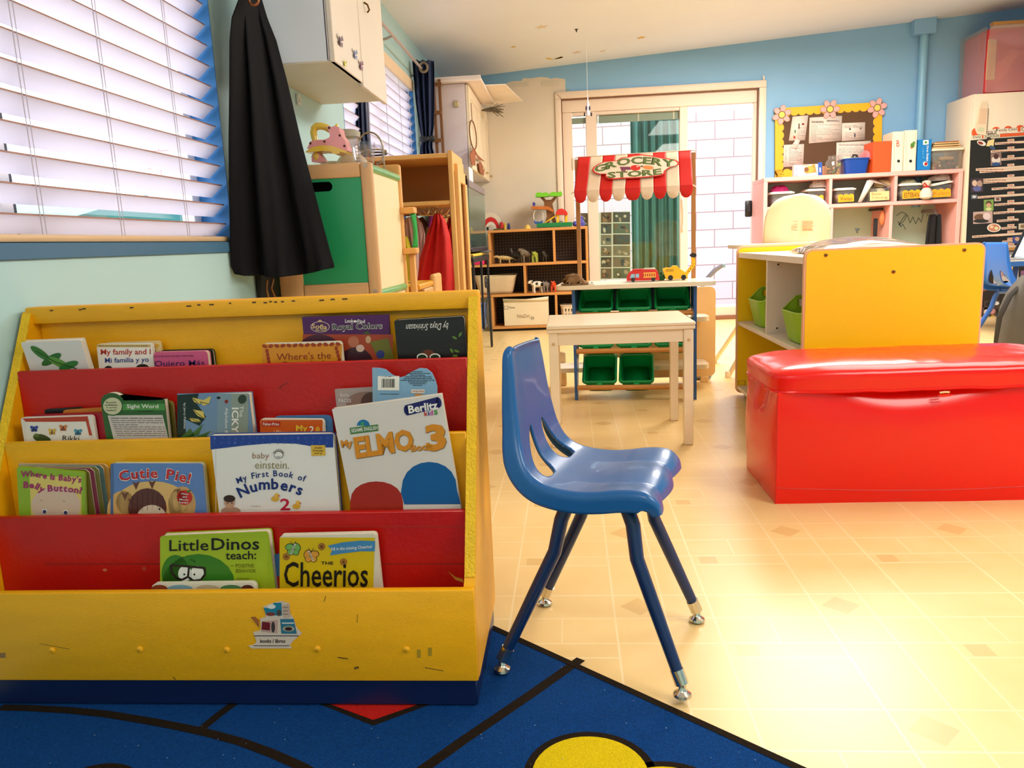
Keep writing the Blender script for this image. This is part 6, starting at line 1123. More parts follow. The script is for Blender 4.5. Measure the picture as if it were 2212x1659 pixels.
def wrapf(u, v): x = xl - .004 + .77 * u; z = fz + .004 + (zt2 - fz + .012) * v; return V((x, FY + .008 + .014 * mnoise.noise((x * 9, z * 9, 3)) - .018 * abs(mnoise.noise((x * 4 + z * 5, z * 3, 8))), z))
PL = GL('#F4DCD0', .20, .16, .15); m = MB(); m.grid(wrapf, 40, 24, PL); m.grid(lambda u, v: V((xl - .012 - .006 * mnoise.noise((u * 6, v * 6, 1)), FY + .02 + .40 * u, fz + .004 + (zt2 - fz + .01) * v)), 14, 12, PL); m.build('plastic_wrap', e)
# ================================================================== blue table, laptop, chair, backpack
TB = M('#2C5CA0', .35, .05); tY = 5.15
q = aY(2150, 572, tY); e = thing('blue_table', 'blue topped classroom table with a laptop at the picture edge', 'table', (q.x + .4, tY + .35, 0)); tz_ = q.z + .015
m = MB(); m.prism(rrect(q.x, q.x + 1.1, tY, tY + .7, .05, 5), tz_ - .03, tz_, TB, 'xy'); m.prism(rrect(q.x + .001, q.x + 1.099, tY + .001, tY + .699, .05, 5), tz_, tz_ + .004, M('#B8AFA6', .35), 'xy'); m.build('tabletop', e)
for fx, fy in ((.14, .08), (.98, .08), (.14, .62), (.98, .62)): m = MB(); m.tube([(q.x + fx, tY + fy, .003), (q.x + fx + .03, tY + fy, tz_ - .03)], .016, M('#1E3A78', .35), 12); m.build('leg', e)
a = aY(2181, 560, tY + .12); e = thing('laptop', 'open silver laptop with a bright screen on the blue table', 'laptop', (a.x + .2, tY + .25, tz_ + .004)); m = MB(); m.box(a.x - .02, a.x + .32, tY + .1, tY + .34, tz_ + .0045, tz_ + .018, M('#B4B2B4', .3, metal=.6), .005, 2); m.build('keyboard_deck', e)
sm = bpy.data.materials.new('screen_glow'); sm.use_nodes = True; sm.node_tree.nodes['Principled BSDF'].inputs['Emission Color'].default_value = lin('#D4E2FA'); sm.node_tree.nodes['Principled BSDF'].inputs['Emission Strength'].default_value = .9
def quad(px, d, t, mm, nm):
    A_ = [aY(x, y, tY + d) for x, y in px]; m = MB(); m.add(A_ + [v + V((0, t, 0)) for v in A_], [[3, 2, 1, 0], [4, 5, 6, 7], [0, 1, 5, 4], [1, 2, 6, 5], [2, 3, 7, 6], [3, 0, 4, 7]], mm); m.build(nm, e)
quad([(2184, 557), (2290, 556), (2318, 494), (2212, 497)], .20, .006, M('#23252B', .4), 'screen_lid'); quad([(2191, 555), (2284, 554), (2312, 498), (2217, 500)], .199, .0008, sm, 'screen')
school_chair('school_chair', 'blue plastic classroom chair pushed up to the far blue table', TR(aY(2140, 558, 4.75).x + .16, 4.75, .0, 8) @ Matrix.Scale(1.12, 4), M('#2F6BC4', .3, .06, 8, coat=.2), M('#2C5AA8', .3), loc=(2.62, 4.75, 0))
q = aZ(2182, 770); e = thing('backpack', 'dark grey backpack standing on the floor by the blue table', 'backpack', (q.x, 4.32, 0)); BPK, BPD = M('#4A4640', .75, .12, 20, .15, 120), M('#26221E', .8, .1, 20); qx, qy = q.x + .0, 4.32; bz = .004
def bp(u, v):
    a = 2 * pi * u; n = 4; c, s_ = cos(a), sin(a); r = 1 / (abs(c) ** n + abs(s_) ** n) ** (1 / n); k = (1 - max(0, v - .6) ** 2 * 3.2) * (.93 + .07 * sin(pi * min(1, v * 1.4))); return V((qx + .165 * c * r * k + .012 * v, qy + .10 * s_ * r * k * (1 - .2 * v), bz + .46 * v + .006 * mnoise.noise((u * 9, v * 7, 2))))
m = MB(); m.grid(bp, 48, 26, BPK, cu=True); m.poly([bp(i / 48, 0) for i in range(48)][::-1], BPK); m.poly([bp(i / 48, 1) for i in range(48)], BPK); m.build('body', e)
m = MB(); m.grid(lambda u, v: V((qx - .01 + .15 * u, qy - .105 - .045 * sin(pi * u) ** .5 * sin(pi * v) ** .5, bz + .03 + .28 * v)), 16, 16, BPD); m.build('front_pocket', e)
m = MB(); m.tube([(qx - .02 + .03 * t, qy - .103 + .01 * t, bz + .17 + .26 * t) for t in (0, .3, .6, 1)], .004, M('#B8B0A8', .4), 6); m.build('zip', e)
m = MB(); m.tube([V((qx - .10, qy - .03, bz + .40)), V((qx - .155, qy - .06, bz + .36)), V((qx - .205, qy - .07, bz + .25)), V((qx - .215, qy - .07, bz + .12)), V((qx - .19, qy - .06, bz + .03)), V((qx - .155, qy - .03, bz + .02))], [.012, .014, .014, .010, .008, .008], BPD, 8, flat=.5); m.tube([V((qx - .02, qy, bz + .44)), V((qx - .01, qy, bz + .48)), V((qx + .05, qy, bz + .485)), V((qx + .07, qy, bz + .44))], .010, BPD, 8); m.build('shoulder_strap', e)
# ================================================================== black curtain panel tied at the wall
e = thing('black_curtain', 'black cloth gathered at the top, hanging between the window and the white wall cupboard', 'curtain', (-.93, 2.48, .7)); BKC = M('#0B0B10', .85, .2, 30, .08, 200, spec=.2)
pz0, pz1 = aY(560, 596, 2.45).z, aY(540, -40, 2.45).z
L_ = [(y, xl_, xr_) for y, xl_, xr_ in ((-60, 522, 560), (0, 518, 566), (40, 503, 578), (90, 498, 598), (180, 497, 622), (300, 495, 650), (400, 496, 676), (500, 498, 702), (575, 500, 722), (592, 508, 722))]
def crt(u, v):
    f = v * (len(L_) - 1); i = min(int(f), len(L_) - 2); f -= i; a, b = L_[i], L_[i + 1]; y = a[0] + (b[0] - a[0]) * f; xl_ = a[1] + (b[1] - a[1]) * f; xr_ = a[2] + (b[2] - a[2]) * f
    sag = 12 * sin(pi * u) * v ** 6
    p = aY(xl_ + (xr_ - xl_) * u, y + sag + (-14 * u if v > .85 else 0) * 1.0 * max(0, (v - .85) / .15), 2.33 + .22 * u)
    d = (.035 * v ** .6 * sin(u * 2 * pi * 2.3 + .7 + .6 * sin(v * 2)) + .014 * v * sin(u * 31 + v * 4)) * min(1, u * 6) * min(1, (1 - u) * 6 + .2) + .005
    return V((p.x, p.y - d, p.z))
m = MB(); m.grid(crt, 120, 60, BKC); m.build('cloth', e, solid=.004)
t0 = aY(540, -45, 2.42); m = MB(); m.tube([V((XL, 2.44, t0.z + .03)), V((XL + .06, 2.42, t0.z + .03)), V((t0.x, 2.42, t0.z + .02))], .006, M('#9C5A34', .35, metal=.6), 8); q = aY(548, 2, 2.38); m.tube([V((q.x + .014 * cos(i * .6), q.y, q.z + .012 * sin(i * .6))) for i in range(11)], .004, M('#9C5A34', .35, metal=.6), 8, closed=True); m.build('copper_hook', e)
# ================================================================== white wall cupboard with butterfly stickers
WC, WD2 = M('#E6EEFC', .45, .04, 4), M('#E6DCD0', .4, .04, 4)
ux, uy0, uy1, uz = -.76, 2.67, 3.415, 1.368; uzt = 2.13
e = thing('wall_cupboard', 'white wall cupboard with butterfly stickers on its two doors, hung above the play kitchen', 'cupboard', ((XL + ux) / 2, 3.05, uz))
m = MB(); m.box(XL + .001, ux - .018, uy0, uy1, uz + .004, uzt, WC, .002); m.box(XL + .001, ux - .002, uy0 + .004, uy1 - .004, uz, uz + .004, M('#D8D2C0', .5), 0); m.build('carcass', e)
ym_ = 3.03
for a, b, n in ((uy0, ym_ - .004, 0), (ym_ + .004, uy1 + .012, 1)): m = MB(); m.box(ux - .016, ux + .002, a, b, uz - .012 * n, uzt - .01, WD2, .003); dd = m.build('door', e)
m = MB(); m.box(ux - .024, ux - .016, uy0 + .0, uy0 + .012, uz + .005, uzt - .01, M('#C9C6CC'), .001); m.build('edge_strip', e)
q = aX(788, 14, ux + .004); m = MB(); m.tube([q + V((.0, -.01, .012)), q + V((.012, -.004, .004)), q + V((.014, .012, -.010)), q + V((.004, .02, -.016))], .0035, M('#6A4A1E', .35, metal=.8), 6); m.build('latch', e)
for x, y, s_, a, b in ((733, 88, .022, '#5A2A3A', '#C8A83A'), (765, 117, .020, '#6A7AA0', '#9AB0C8'), (778, 141, .021, '#7A3A5A', '#B88AA0'), (743, 137, .012, '#C8C83A', '#D8D86A')):
    q = aX(x, y, ux + .0025); m = MB()
    for sg in (-1, 1): m.add([q + V((0, 0, .0)), q + V((.006, sg * s_ * .9, s_)), q + V((.007, sg * s_ * 1.3, s_ * .3)), q + V((.001, sg * s_ * .2, -.1 * s_))], [[0, 1, 2, 3], [3, 2, 1, 0]], M(a)); m.add([q + V((0, 0, -.1 * s_)), q + V((.005, sg * s_ * 1.1, -.1 * s_)), q + V((.005, sg * s_ * .8, -s_ * .9)), q + V((.001, 0, -.5 * s_))], [[0, 1, 2, 3], [3, 2, 1, 0]], M(b))
    m.tube([q + V((.001, 0, s_ * .6)), q + V((.001, 0, -s_ * .8))], .0018, M('#2A1A1E'), 5); m.build('butterfly_sticker', e)
# wall clip below the cupboard
q = aX(643, 215, XL + .004); m = MB(); m.box(XL, XL + .012, q.y - .012, q.y + .012, q.z - .02, q.z + .02, M('#EDEDE6', .4), .004, 2); m.box(XL + .012, XL + .018, q.y - .006, q.y + .006, q.z - .012, q.z + .004, M('#EDEDE6', .4), .002); one(m, 'wall_clip', 'small white clip stuck on the wall under the white cupboard', 'clip', (XL, q.y, q.z - .02))
# ================================================================== play kitchen: green panelled cupboard
MAP, GP = W_('#D7A874', 'x'), M('#1E9A62', .4, .06, 3); MAPZ = W_('#D7A874', 'z'); MAPY = W_('#E0A45A', 'z')
Yk = 2.65; kx1 = -.654; kx0 = XL + .028; kz1 = aY(800, 349, Yk).z
e = thing('play_cupboard', 'wooden play kitchen cupboard with green end panel and cream front', 'play kitchen', ((kx0 + kx1) / 2, 2.9, 0))
fw = .062; fd = .024; o = rrect(kx0, kx1, .02, kz1, .018, 5)
gx0, gx1, gz0, gz1 = kx0 + .085, aY(785, 480, Yk).x, aY(700, 614, Yk).z, aY(740, 384, Yk).z
m = MB(); m.box(kx0, gx0, Yk, Yk + fd, .02, kz1 - .0, MAPZ, .006, 2); m.box(gx1, kx1, Yk, Yk + fd, .02, kz1, MAPZ, .010, 3); m.box(gx0, gx1, Yk, Yk + fd, gz1, kz1, MAP, .004, 2); m.box(gx0, gx1, Yk, Yk + fd, gz0 - .06, gz0, MAP, .003)
m.box(gx0, gx1, Yk, Yk + fd, .02, .08, MAP, .003); fo = m.build('end_frame', e)
for x, y in ((789, 357), (811, 629)): s_ = MB(); p = aY(x, y, Yk); s_.lathe([(.008, 0), (.008, .0015), (.003, .002), (.003, .0005)], p, M('#B8A48C', .3, metal=.5), 14, (0, -1, 0)); s_.build('screw', fo)
m = MB(); hx0, hx1, hz_ = aY(672, 404, Yk).x, aY(717, 404, Yk).x, aY(700, 403, Yk).z
m.box(gx0, hx0, Yk + .006, Yk + .014, gz0, gz1, GP, 0); m.box(hx1, gx1, Yk + .006, Yk + .014, gz0, gz1, GP, 0); hh = .016
def capp(sg): # panel pieces round the slot
    return [(hx0, hz_ + sg * hh)] + [(hx1 - hh + hh * cos(t), hz_ + sg * hh * sin(t)) for t in [pi / 2 - i * pi / 12 for i in range(7)]] + [(hx1, hz_), (hx1, gz1 if sg > 0 else gz0), (hx0, gz1 if sg > 0 else gz0)]
m.prism(capp(1)[::-1], Yk + .006, Yk + .014, GP, 'xz'); m.prism(capp(-1), Yk + .006, Yk + .014, GP, 'xz'); m.box(gx0, gx1, Yk + .006, Yk + .014, .08, gz0 - .06, GP, 0); m.build('green_panel', e); m = MB(); m.box(gx0 + .001, gx1 - .001, Yk + .016, Yk + .023, gz0, gz1, M('#040404', .9, spec=.05), 0); m.build('slot_shade', e)  # black sheet behind the panel stands in for the shade inside the slot
ky2 = 3.13
m = MB(); m.box(kx0 + .03, kx1 - .0, ky2 - fd, ky2, .02, kz1 + .035, W_('#E3A85E', 'z'), .014, 3); m.build('rear_end_frame', e)
m = MB(); m.box(kx1 - .03, kx1 - .012, Yk + fd, ky2 - fd, .06, kz1 - .03, M('#F4DDB0', .4, .03, 3), .002); m.build('front_panel', e)
m = MB(); m.box(kx0 + .02, kx1 - .03, Yk + fd, ky2 - fd, kz1 - .05, kz1 - .03, MAP, .002); m.box(kx0 + .01, kx0 + .02, Yk + fd, ky2 - fd, .06, kz1 - .05, M('#0C0A08', .8), 0); m.build('top_board', e)
for z in (kz1 - .018, aX(845, 629, kx1).z): m = MB(); m.cyl((kx1 - .018, Yk + fd, z), (kx1 - .018, ky2 - fd, z), .016, M('#5FB06A', .25, coat=.4), 16); m.build('green_rail', e)
# handle rail on the side toward the room
m = MB(); a, b = aX(866, 450, kx1 + .03), aX(874, 543, kx1 + .03)
for q in (a, b): m = MB(); m.box(kx1 - .012, kx1 + .045, ky2 - .03, ky2 + .0 + .035, q.z - .012, q.z + .012, MAPY, .003); m.build('handle_block', e)
m = MB(); m.grid(lambda u, v: V((kx1 + .022 + .018 * u + .012 * (1 - u) * sin(pi * v), ky2 + .01 + .012 * u, b.z + .012 + (a.z - b.z - .024) * v)), 6, 14, M('#2FA84A', .35)); m.build('green_handle', e, solid=.012)
m = MB(); m.box(kx1 + .004, kx1 + .03, ky2 + .004, ky2 + .03, .02, b.z - .012, MAPY, .003); m.build('door_stile', e)
zt = kz1
# carved dark post beside it
m = MB(); p0, p1 = aX(553, 610, XL + .03), aX(583, 610, XL + .03); m.box(XL + .004, XL + .026, 2.50, 2.625, .002, .70, M('#15100C', .6), .006, 2)
for y, w_ in ((2.535, .012), (2.585, .026)):
    for k in range(7): m.tube([(XL + .027, y - w_ / 2 + w_ * ((k % 2)), .45 + k * .03), (XL + .028, y + w_ / 2 - w_ * ((k % 2)), .48 + k * .03)], .004, M('#9A6A3A', .7, .2, 60), 6)
one(m, 'carved_post', 'dark carved post standing by the wall under the black cloth', 'post', (XL + .015, 2.56, 0))
# toy sewing iron, blender, cup and rack on top
q = aY(735, 349, 2.74); zT = kz1 + .0; PKT, YLT = M('#F0A0A4', .2, .04, coat=.4), M('#F0C84A', .2, .04, coat=.4)
def kq(x, y, Y=2.72): p = aY(x, y, Y); return (p.x, p.z)
e = thing('toy_iron', 'pink and yellow toy iron with spotted body on the play kitchen top', 'toy iron', (q.x, 2.72, zT)); z_ = lambda *P: [kq(640 + x / 8.508, 240 + y / 8.508) for x, y in P]
m = MB(); body = z_((245, 715), (310, 575), (440, 550), (560, 545), (650, 510), (670, 470), (640, 380), (605, 300), (660, 300), (700, 320), (740, 290), (800, 310), (830, 320), (845, 400), (860, 450), (940, 560), (980, 680), (985, 760), (880, 720), (700, 665), (520, 660), (350, 690)); m.prism(body[::-1], 2.69, 2.75, PKT, 'xz'); bd = m.build('body', e)
b_ = bd.modifiers.new('b', 'BEVEL'); b_.width = .010; b_.segments = 3; b_.limit_method = 'ANGLE'
m = MB(); sole = z_((240, 770), (350, 690), (520, 655), (700, 660), (880, 715), (980, 760), (960, 795), (860, 770), (860, 800), (800, 815), (730, 800), (700, 765), (540, 755), (400, 770), (250, 785)); m.prism(sole[::-1], 2.68, 2.76, YLT, 'xz'); m.build('sole', e)
m = MB(); hp = [V((kq(640 + x / 8.508, 240 + y / 8.508)[0], 2.72, kq(640 + x / 8.508, 240 + y / 8.508)[1])) for x, y in ((620, 345), (540, 295), (450, 275), (380, 280), (330, 320), (315, 400), (330, 480), (355, 560))]; m.tube(hp, [.011, .0115, .012, .0125, .0125, .012, .0115, .011], YLT, 12); m.build('handle', e)
m = MB(); pk = z_((320, 945), (310, 840), (350, 780), (440, 775), (500, 850), (550, 940)); m.prism([(x, max(z, zT + .001)) for x, z in pk][::-1], 2.70, 2.745, PKT, 'xz'); x, z = z_((395, 840))[0]; m.ball((x, 2.70, z), (.010, .003, .013), YLT, 10, 6); m.build('stand_foot', e)
m = MB(); x, z = z_((745, 285))[0]; m.ball((x, 2.72, z), (.006, .006, .01), YLT, 8, 6); m.build('spout', e)
for x, y in ((312, 613), (566, 580), (652, 330), (846, 468), (930, 660)): X_, Z_ = z_((x, y))[0]; m = MB(); m.ball((X_, 2.69, Z_), (.0045, .0015, .0045), M('#4A1A14'), 8, 5); m.build('spot', e)
q = aY(766, 348, 2.86); e = thing('toy_blender', 'grey and clear toy blender behind the pink toy iron', 'toy blender', (q.x - .01, 2.86, zT)); bxx = q.x - .01; CR_ = M('#E4D2B0', .35)
m = MB(); m.lathe([(.062, .001), (.06, .02), (.045, .04), (.03, .052)], (bxx, 2.86, zT), CR_, 20); m.lathe([(.05, .001), (.05, .018), (.03, .03)], (bxx - .08, 2.87, zT), M('#C8C4B0', .4), 18); m.build('base', e); jz = aY(770, 330, 2.86).z; tz2 = aY(758, 288, 2.86).z
m = MB(); m.lathe([(.03, jz - zT - .005), (.034, jz - zT + .03), (.04, tz2 - zT - .012)], (bxx - .008, 2.86, zT), GL('#E4DED2', .18, .14), 20, cap=False); m.build('jar', e); m = MB(); m.lathe([(.044, tz2 - zT - .014), (.046, tz2 - zT + .004), (.03, tz2 - zT + .012)], (bxx - .008, 2.86, zT), M('#B8B0A0', .35), 20); m.build('lid', e)
q = aY(787, 347, 2.78); e = thing('measuring_jug', 'clear plastic measuring jug with handle on the play kitchen top', 'jug', (q.x, 2.78, zT)); hj = aY(787, 308, 2.78).z - zT; m = MB(); CLJ = GL('#F0EEF2', .06, .16); m.lathe([(.030, .0012), (.034, .006), (.042, hj)], (q.x, 2.78, zT), CLJ, 24, cap=False); m.lathe([(.03, .0015), (.001, .0015)], (q.x, 2.78, zT), CLJ, 24, cap=False); m.build('cup', e)
m = MB(); m.tube([(q.x + .04, 2.775, zT + hj * .85), (q.x + .062, 2.77, zT + hj * .8), (q.x + .074, 2.77, zT + hj * .5), (q.x + .064, 2.77, zT + hj * .15), (q.x + .045, 2.775, zT + .004)], .005, CLJ, 8); m.build('handle', e); m = MB()
for i in range(6): m.box(q.x - .02, q.x - .004, 2.738, 2.739, zT + .012 + i * .011, zT + .0135 + i * .011, M('#6A6A72'), 0)
m.build('scale_marks', e)
WR = M('#A8987E', .35, metal=.6); a, b = aY(806, 400, 2.98), aY(828, 352, 2.98); e = thing('wire_rack', 'arched wire rack standing on the play kitchen top', 'rack', (a.x, 3.0, zT)); m = MB()
pt = lambda x, y, Y=2.98: aY(x, y, Y)
xr_, xl_ = aY(830, 360, 2.98).x, aY(771, 300, 2.98).x; zc = aY(827, 322, 2.98).z; za = aY(795, 286, 2.98).z; rad = (xr_ - xl_) / 2
m.tube([(xl_, 2.98, zT + .0)] + [(xl_ + rad - rad * cos(t), 2.98, zc + (za - zc) * sin(t)) for t in [pi * i / 20 for i in range(21)]] + [(xr_, 2.98, zT - .0)], .0035, WR, 8); m.build('arch', e)
m = MB(); m.tube([(xl_ + rad + rad * cos(t), 3.03 + .05 * sin(t), zc) for t in [2 * pi * i / 24 for i in range(24)]], .003, WR, 6, closed=True); m.tube([(xl_ + rad + rad * cos(t), 3.03 + .05 * sin(t), zc - .01) for t in [2 * pi * i / 24 for i in range(24)]], .0035, M('#2A2622', .4), 6, closed=True); m.build('ring', e)
m = MB(); m.tube([(xl_, 2.98, zT + .004), (xl_, 3.06, zT + .004), (xr_, 3.06, zT + .004), (xr_, 2.98, zT + .004)], .0035, WR, 6, closed=True); m.build('foot', e)
# ------------------------------------------------------------------ yellow topped play stove next along
e = thing('play_stove', 'low wooden play stove with yellow top beyond the green cupboard', 'play stove', (-.83, 3.42, 0)); sz_ = aY(900, 605, 3.2).z; sz_ = .60; YT = M('#E0A81E', .4, .06)
sxr = aX(955, 606, -.62).x
m = MB(); m.box(XL + .03, sxr, 3.30, 3.66, .03, sz_ - .03, W_('#D8A868', 'z'), .004); m.build('body', e); m = MB(); m.box(XL + .03, sxr - .02, 3.19, 3.66, sz_ - .028, sz_ - .008, YT, .004); m.build('hob', e)
for x, y in ((-.86, 3.3), (-.75, 3.45)): m = MB(); m.prism([(x + .05 * cos(t), y + .05 * sin(t)) for t in [i * .33 for i in range(19)]], sz_ - .0082, sz_ - .0068, M('#4A3A16'), 'xy'); m.build('burner_mark', e)
m = MB(); m.box(sxr - .014, sxr + .012, 3.50, 3.68, .03, sz_ + .025, W_('#DCA860', 'z'), .012, 3); m.build('end_post', e); m = MB(); m.cyl((sxr - .012, 3.175, sz_ - .016), (sxr - .012, 3.50, sz_ - .016 + .0), .014, M('#F0A81E', .3, coat=.3), 12); m.build('yellow_rail', e)
# ================================================================== dress-up hutch with mirror
OK1, OK2 = W_('#E0A85E', 'x', .4), W_('#E0A85E', 'z', .4)
Yh = 3.98; hx1 = aY(975, 400, Yh).x + .012; hx0 = XL + .012; hz1 = aY(975, 324, Yh).z; hm = aY(975, 441, Yh).z; hd = .42
e = thing('dress_up_hutch', 'tall wooden dress-up hutch with open upper box, mirror and coat hooks', 'hutch', ((hx0 + hx1) / 2, Yh + hd / 2, 0))
m = MB(); m.box(hx0, hx1 - .024, Yh + .005, Yh + hd, hz1 - .034, hz1 - .012, OK1, .003); m.build('top', e)
m = MB(); m.box(hx0, hx1 - .024, Yh + .004, Yh + hd - .02, hm - .0, hm + .02, OK1, .003); m.build('shelf', e)
m = MB(); m.box(hx0, hx0 + .02, Yh, Yh + hd, .0, hz1 - .034, OK2, .003); m.build('side_panel', e)
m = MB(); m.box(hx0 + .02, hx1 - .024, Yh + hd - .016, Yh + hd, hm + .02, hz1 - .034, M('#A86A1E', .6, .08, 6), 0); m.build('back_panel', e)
m = MB(); m.box(hx0 + .02, hx1 - .024, Yh + hd - .016, Yh + hd - .004, .1, hm, M('#D8B4A8', .6), 0); m.build('lower_back', e)
m = MB(); mir = bpy.data.materials.new('mirror'); mir.use_nodes = True; pb_ = mir.node_tree.nodes['Principled BSDF']; pb_.inputs['Metallic'].default_value = 1; pb_.inputs['Roughness'].default_value = .03; pb_.inputs['Base Color'].default_value = (.85, .87, .9, 1)
m.box(hx0 + .03, hx1 - .03, Yh + hd - .021, Yh + hd - .0165, .12, hm - .035, mir, 0); m.build('mirror_glass', e)
# open framed side toward the room
sd0, sd1 = Yh, Yh + hd
m = MB(); m.box(hx1 - .024, hx1, sd0, sd0 + .03, .0, hz1, OK2, .004, 2); m.box(hx1 - .024, hx1, sd1 - .045, sd1, .0, hz1 - .03, OK2, .004, 2); m.box(hx1 - .024, hx1, sd0 + .03, sd1 - .045, hz1 - .10, hz1 - .004, W_('#E0A85E', 'y', .4), .003); m.box(hx1 - .024, hx1, sd0 + .03, sd1 - .045, .0, .09, W_('#E0A85E', 'y', .4), .003)
m.box(hx1 - .020, hx1 + .018, sd0 + .06, sd0 + .14, .0, hz1 - .06, OK2, .005, 2); m.box(hx1 + .0, hx1 + .018, sd0 + .14, sd1 - .02, hz1 - .15, hz1 - .09, W_('#E0A85E', 'y', .4), .004); m.box(hx1 + .0, hx1 + .018, sd1 - .09, sd1 - .02, .0, hz1 - .09, OK2, .005, 2); m.build('side_frame', e)
HK = M('#C8A878', .25, metal=.7)
for x in (930, 944): q = aY(x, 462, Yh + .20); m = MB(); m.cyl((q.x, q.y, hm), (q.x, q.y, q.z + .03), .006, HK, 8); m.lathe([(.014, 0), (.014, .006)], (q.x, q.y, hm - .006), HK, 12); m.build('hook_post', e); \
    [(lambda mm: (mm.tube([(q.x, q.y, q.z + .03), (q.x + sg * .02, q.y - .012, q.z - .008), (q.x + sg * .05, q.y - .014, q.z - .004), (q.x + sg * .068, q.y - .012, q.z + .022)], .0055, HK, 8), mm.build('hook', e)))(MB()) for sg in (-1, 1)]
def garment(label, cat, pts_l, pts_r, Y, c, fold, seed, name='costume', amp=.03):
    n = len(pts_l)
    def g(u, v):
        f = v * (n - 1); i = min(int(f), n - 2); f -= i; a = [pts_l[i][k] + (pts_l[i + 1][k] - pts_l[i][k]) * f for k in (0, 1)]; b = [pts_r[i][k] + (pts_r[i + 1][k] - pts_r[i][k]) * f for k in (0, 1)]
        p = aY(a[0] + (b[0] - a[0]) * u, a[1] + (b[1] - a[1]) * u, Y); d = amp * (.25 + v) * sin(u * fold + seed) + .5 * amp * sin(u * fold * 2.3 + v * 5 + seed) + .03 * sin(pi * u); return V((p.x, p.y - d, p.z))
    m = MB(); m.grid(g, 40, 30, M(c, .75, .1, 25, .06, 200)); p = aY((pts_l[-1][0] + pts_r[-1][0]) / 2, pts_l[-1][1], Y); return one(m, name, label, cat, p, 'dress-up clothes on the hutch hooks', solid=.006)
garment('bright red cape hanging on the hutch hook', 'cape', [(941, 462), (932, 485), (920, 520), (908, 560), (904, 600), (903, 640)], [(950, 462), (960, 475), (970, 510), (977, 560), (982, 600), (985, 640)], Yh + .165, '#CC1008', 9, 1, 'cape', .022)
garment('pale pink costume hanging beside the green handle', 'costume', [(876, 472), (872, 490), (876, 520), (884, 560), (894, 600), (900, 640)], [(898, 466), (912, 482), (918, 505), (918, 530), (914, 560), (908, 640)], Yh + .30, '#DDB8B4', 12, 2, 'costume', .015)
garment('yellow high-visibility vest hanging low behind the green handle', 'vest', [(866, 510), (866, 540), (868, 600), (870, 640)], [(880, 510), (892, 545), (900, 600), (902, 640)], Yh + .25, '#D6CE1E', 8, 0, 'vest', .012)
garment('tan costume piece half hidden behind the red cape', 'costume', [(922, 490), (916, 520), (914, 560), (910, 640)], [(945, 490), (945, 520), (940, 560), (935, 640)], Yh + .33, '#A88262', 8, 0, 'costume', .01)
garment('purple ribboned costume scrap above the red cape', 'costume', [(928, 462), (927, 478), (926, 492)], [(940, 462), (942, 478), (942, 492)], Yh + .32, '#9A3AB0', 6, 0, 'costume', .008)
# ================================================================== far window curtains on a rod
e = thing('curtain_rod', 'thin grey curtain rod over the far slatted window', 'rod', (-.95, 4.6, 1.9)); m = MB(); r0, r1 = V((-.955, 3.75, 1.925)), V((-.955, 5.52, 1.93)); m.tube([r0, r1], .009, M('#B8A8A4', .35), 10); m.build('rod', e); m = MB(); m.ball(r1 + V((0, .02, 0)), .02, M('#8A8078', .3, metal=.5)); m.build('finial', e)
for y in (4.55, 5.50): m = MB(); m.tube([(XL, y, 1.90), (-.99, y, 1.905), (-.955, y, 1.918)], .007, M('#A09890', .35), 8); m.build('bracket', e)
DB = M('#1B2A4E', .7, .2, 25, .05, 150)
def tied(label, rows, X_, c, Yrod=None):
    n = len(rows)
    def g(u, v):
        f = v * (n - 1); i = min(int(f), n - 2); f -= i; y = rows[i][0] + (rows[i + 1][0] - rows[i][0]) * f; a = rows[i][1] + (rows[i + 1][1] - rows[i][1]) * f; b = rows[i][2] + (rows[i + 1][2] - rows[i][2]) * f
        p = aY(a + (b - a) * u, y, X_); d = .022 * sin(u * 22 + v * .6) + .012 * sin(u * 47); return V((p.x, p.y + d, p.z))
    p = aY(rows[-1][1], rows[-1][0], X_); e = thing('window_curtain', label, 'curtain', p, 'dark blue curtains of the far window'); m = MB(); m.grid(g, 90, 40, c); m.build('cloth', e, solid=.004); return e
e = tied('dark blue curtain tied with a bow at the far side of the far window', [(131, 891, 937), (160, 893, 938), (220, 898, 938), (270, 905, 937), (294, 910, 934), (303, 912, 934), (318, 908, 934), (340, 906, 940)], 5.47, DB)
q = aY(916, 147, 5.44); m = MB(); m.tube([V((q.x + .026 * cos(t), q.y - .02, q.z + .03 * sin(t))) for t in [2 * pi * i / 16 for i in range(16)]], .009, M('#8A7A68', .35, metal=.5), 8, closed=True); m.build('grommet', e)
q = aY(924, 300, 5.42); m = MB(); KB = M('#0E1016', .5)
for sg in (-1, 1): m.ball(q + V((sg * .028, -.01, 0)), (.03, .018, .022), KB, 10, 6)
m.ball(q + V((0, -.018, 0)), .016, KB, 10, 6); m.build('bow', e)
tied('dark blue curtain bunched below the wall cupboard at the near side of the far window', [(190, 768, 787), (230, 767, 789), (290, 766, 793), (340, 765, 800)], 4.1, DB)
tied('pale grey lining of the near curtain of the far window', [(190, 782, 791), (230, 783, 795), (290, 786, 798), (340, 788, 802)], 4.14, M('#8A8CA4', .7))
# wooden lattice against the wall beside the tall cupboards
LW = W_('#8A5A34', 'z'); e = thing('wooden_trellis', 'brown wooden trellis leaning in the corner behind the dark blue curtain', 'trellis', (-.98, 5.58, .9))
for px in (922, 936, 949): a, b = aY(px, 178, 5.60), aY(px + 6, 335, 5.60); m = MB(); m.bar((a.x, 5.60, b.z - .15), (a.x, 5.60, a.z + .02), .020, .016, LW, .002); m.build('upright', e)
for py in (182, 243, 303): a, b = aY(918, py + 1, 5.585), aY(954, py, 5.585); m = MB(); m.bar(a, b, .016, .026, LW, .002); m.build('crosspiece', e)
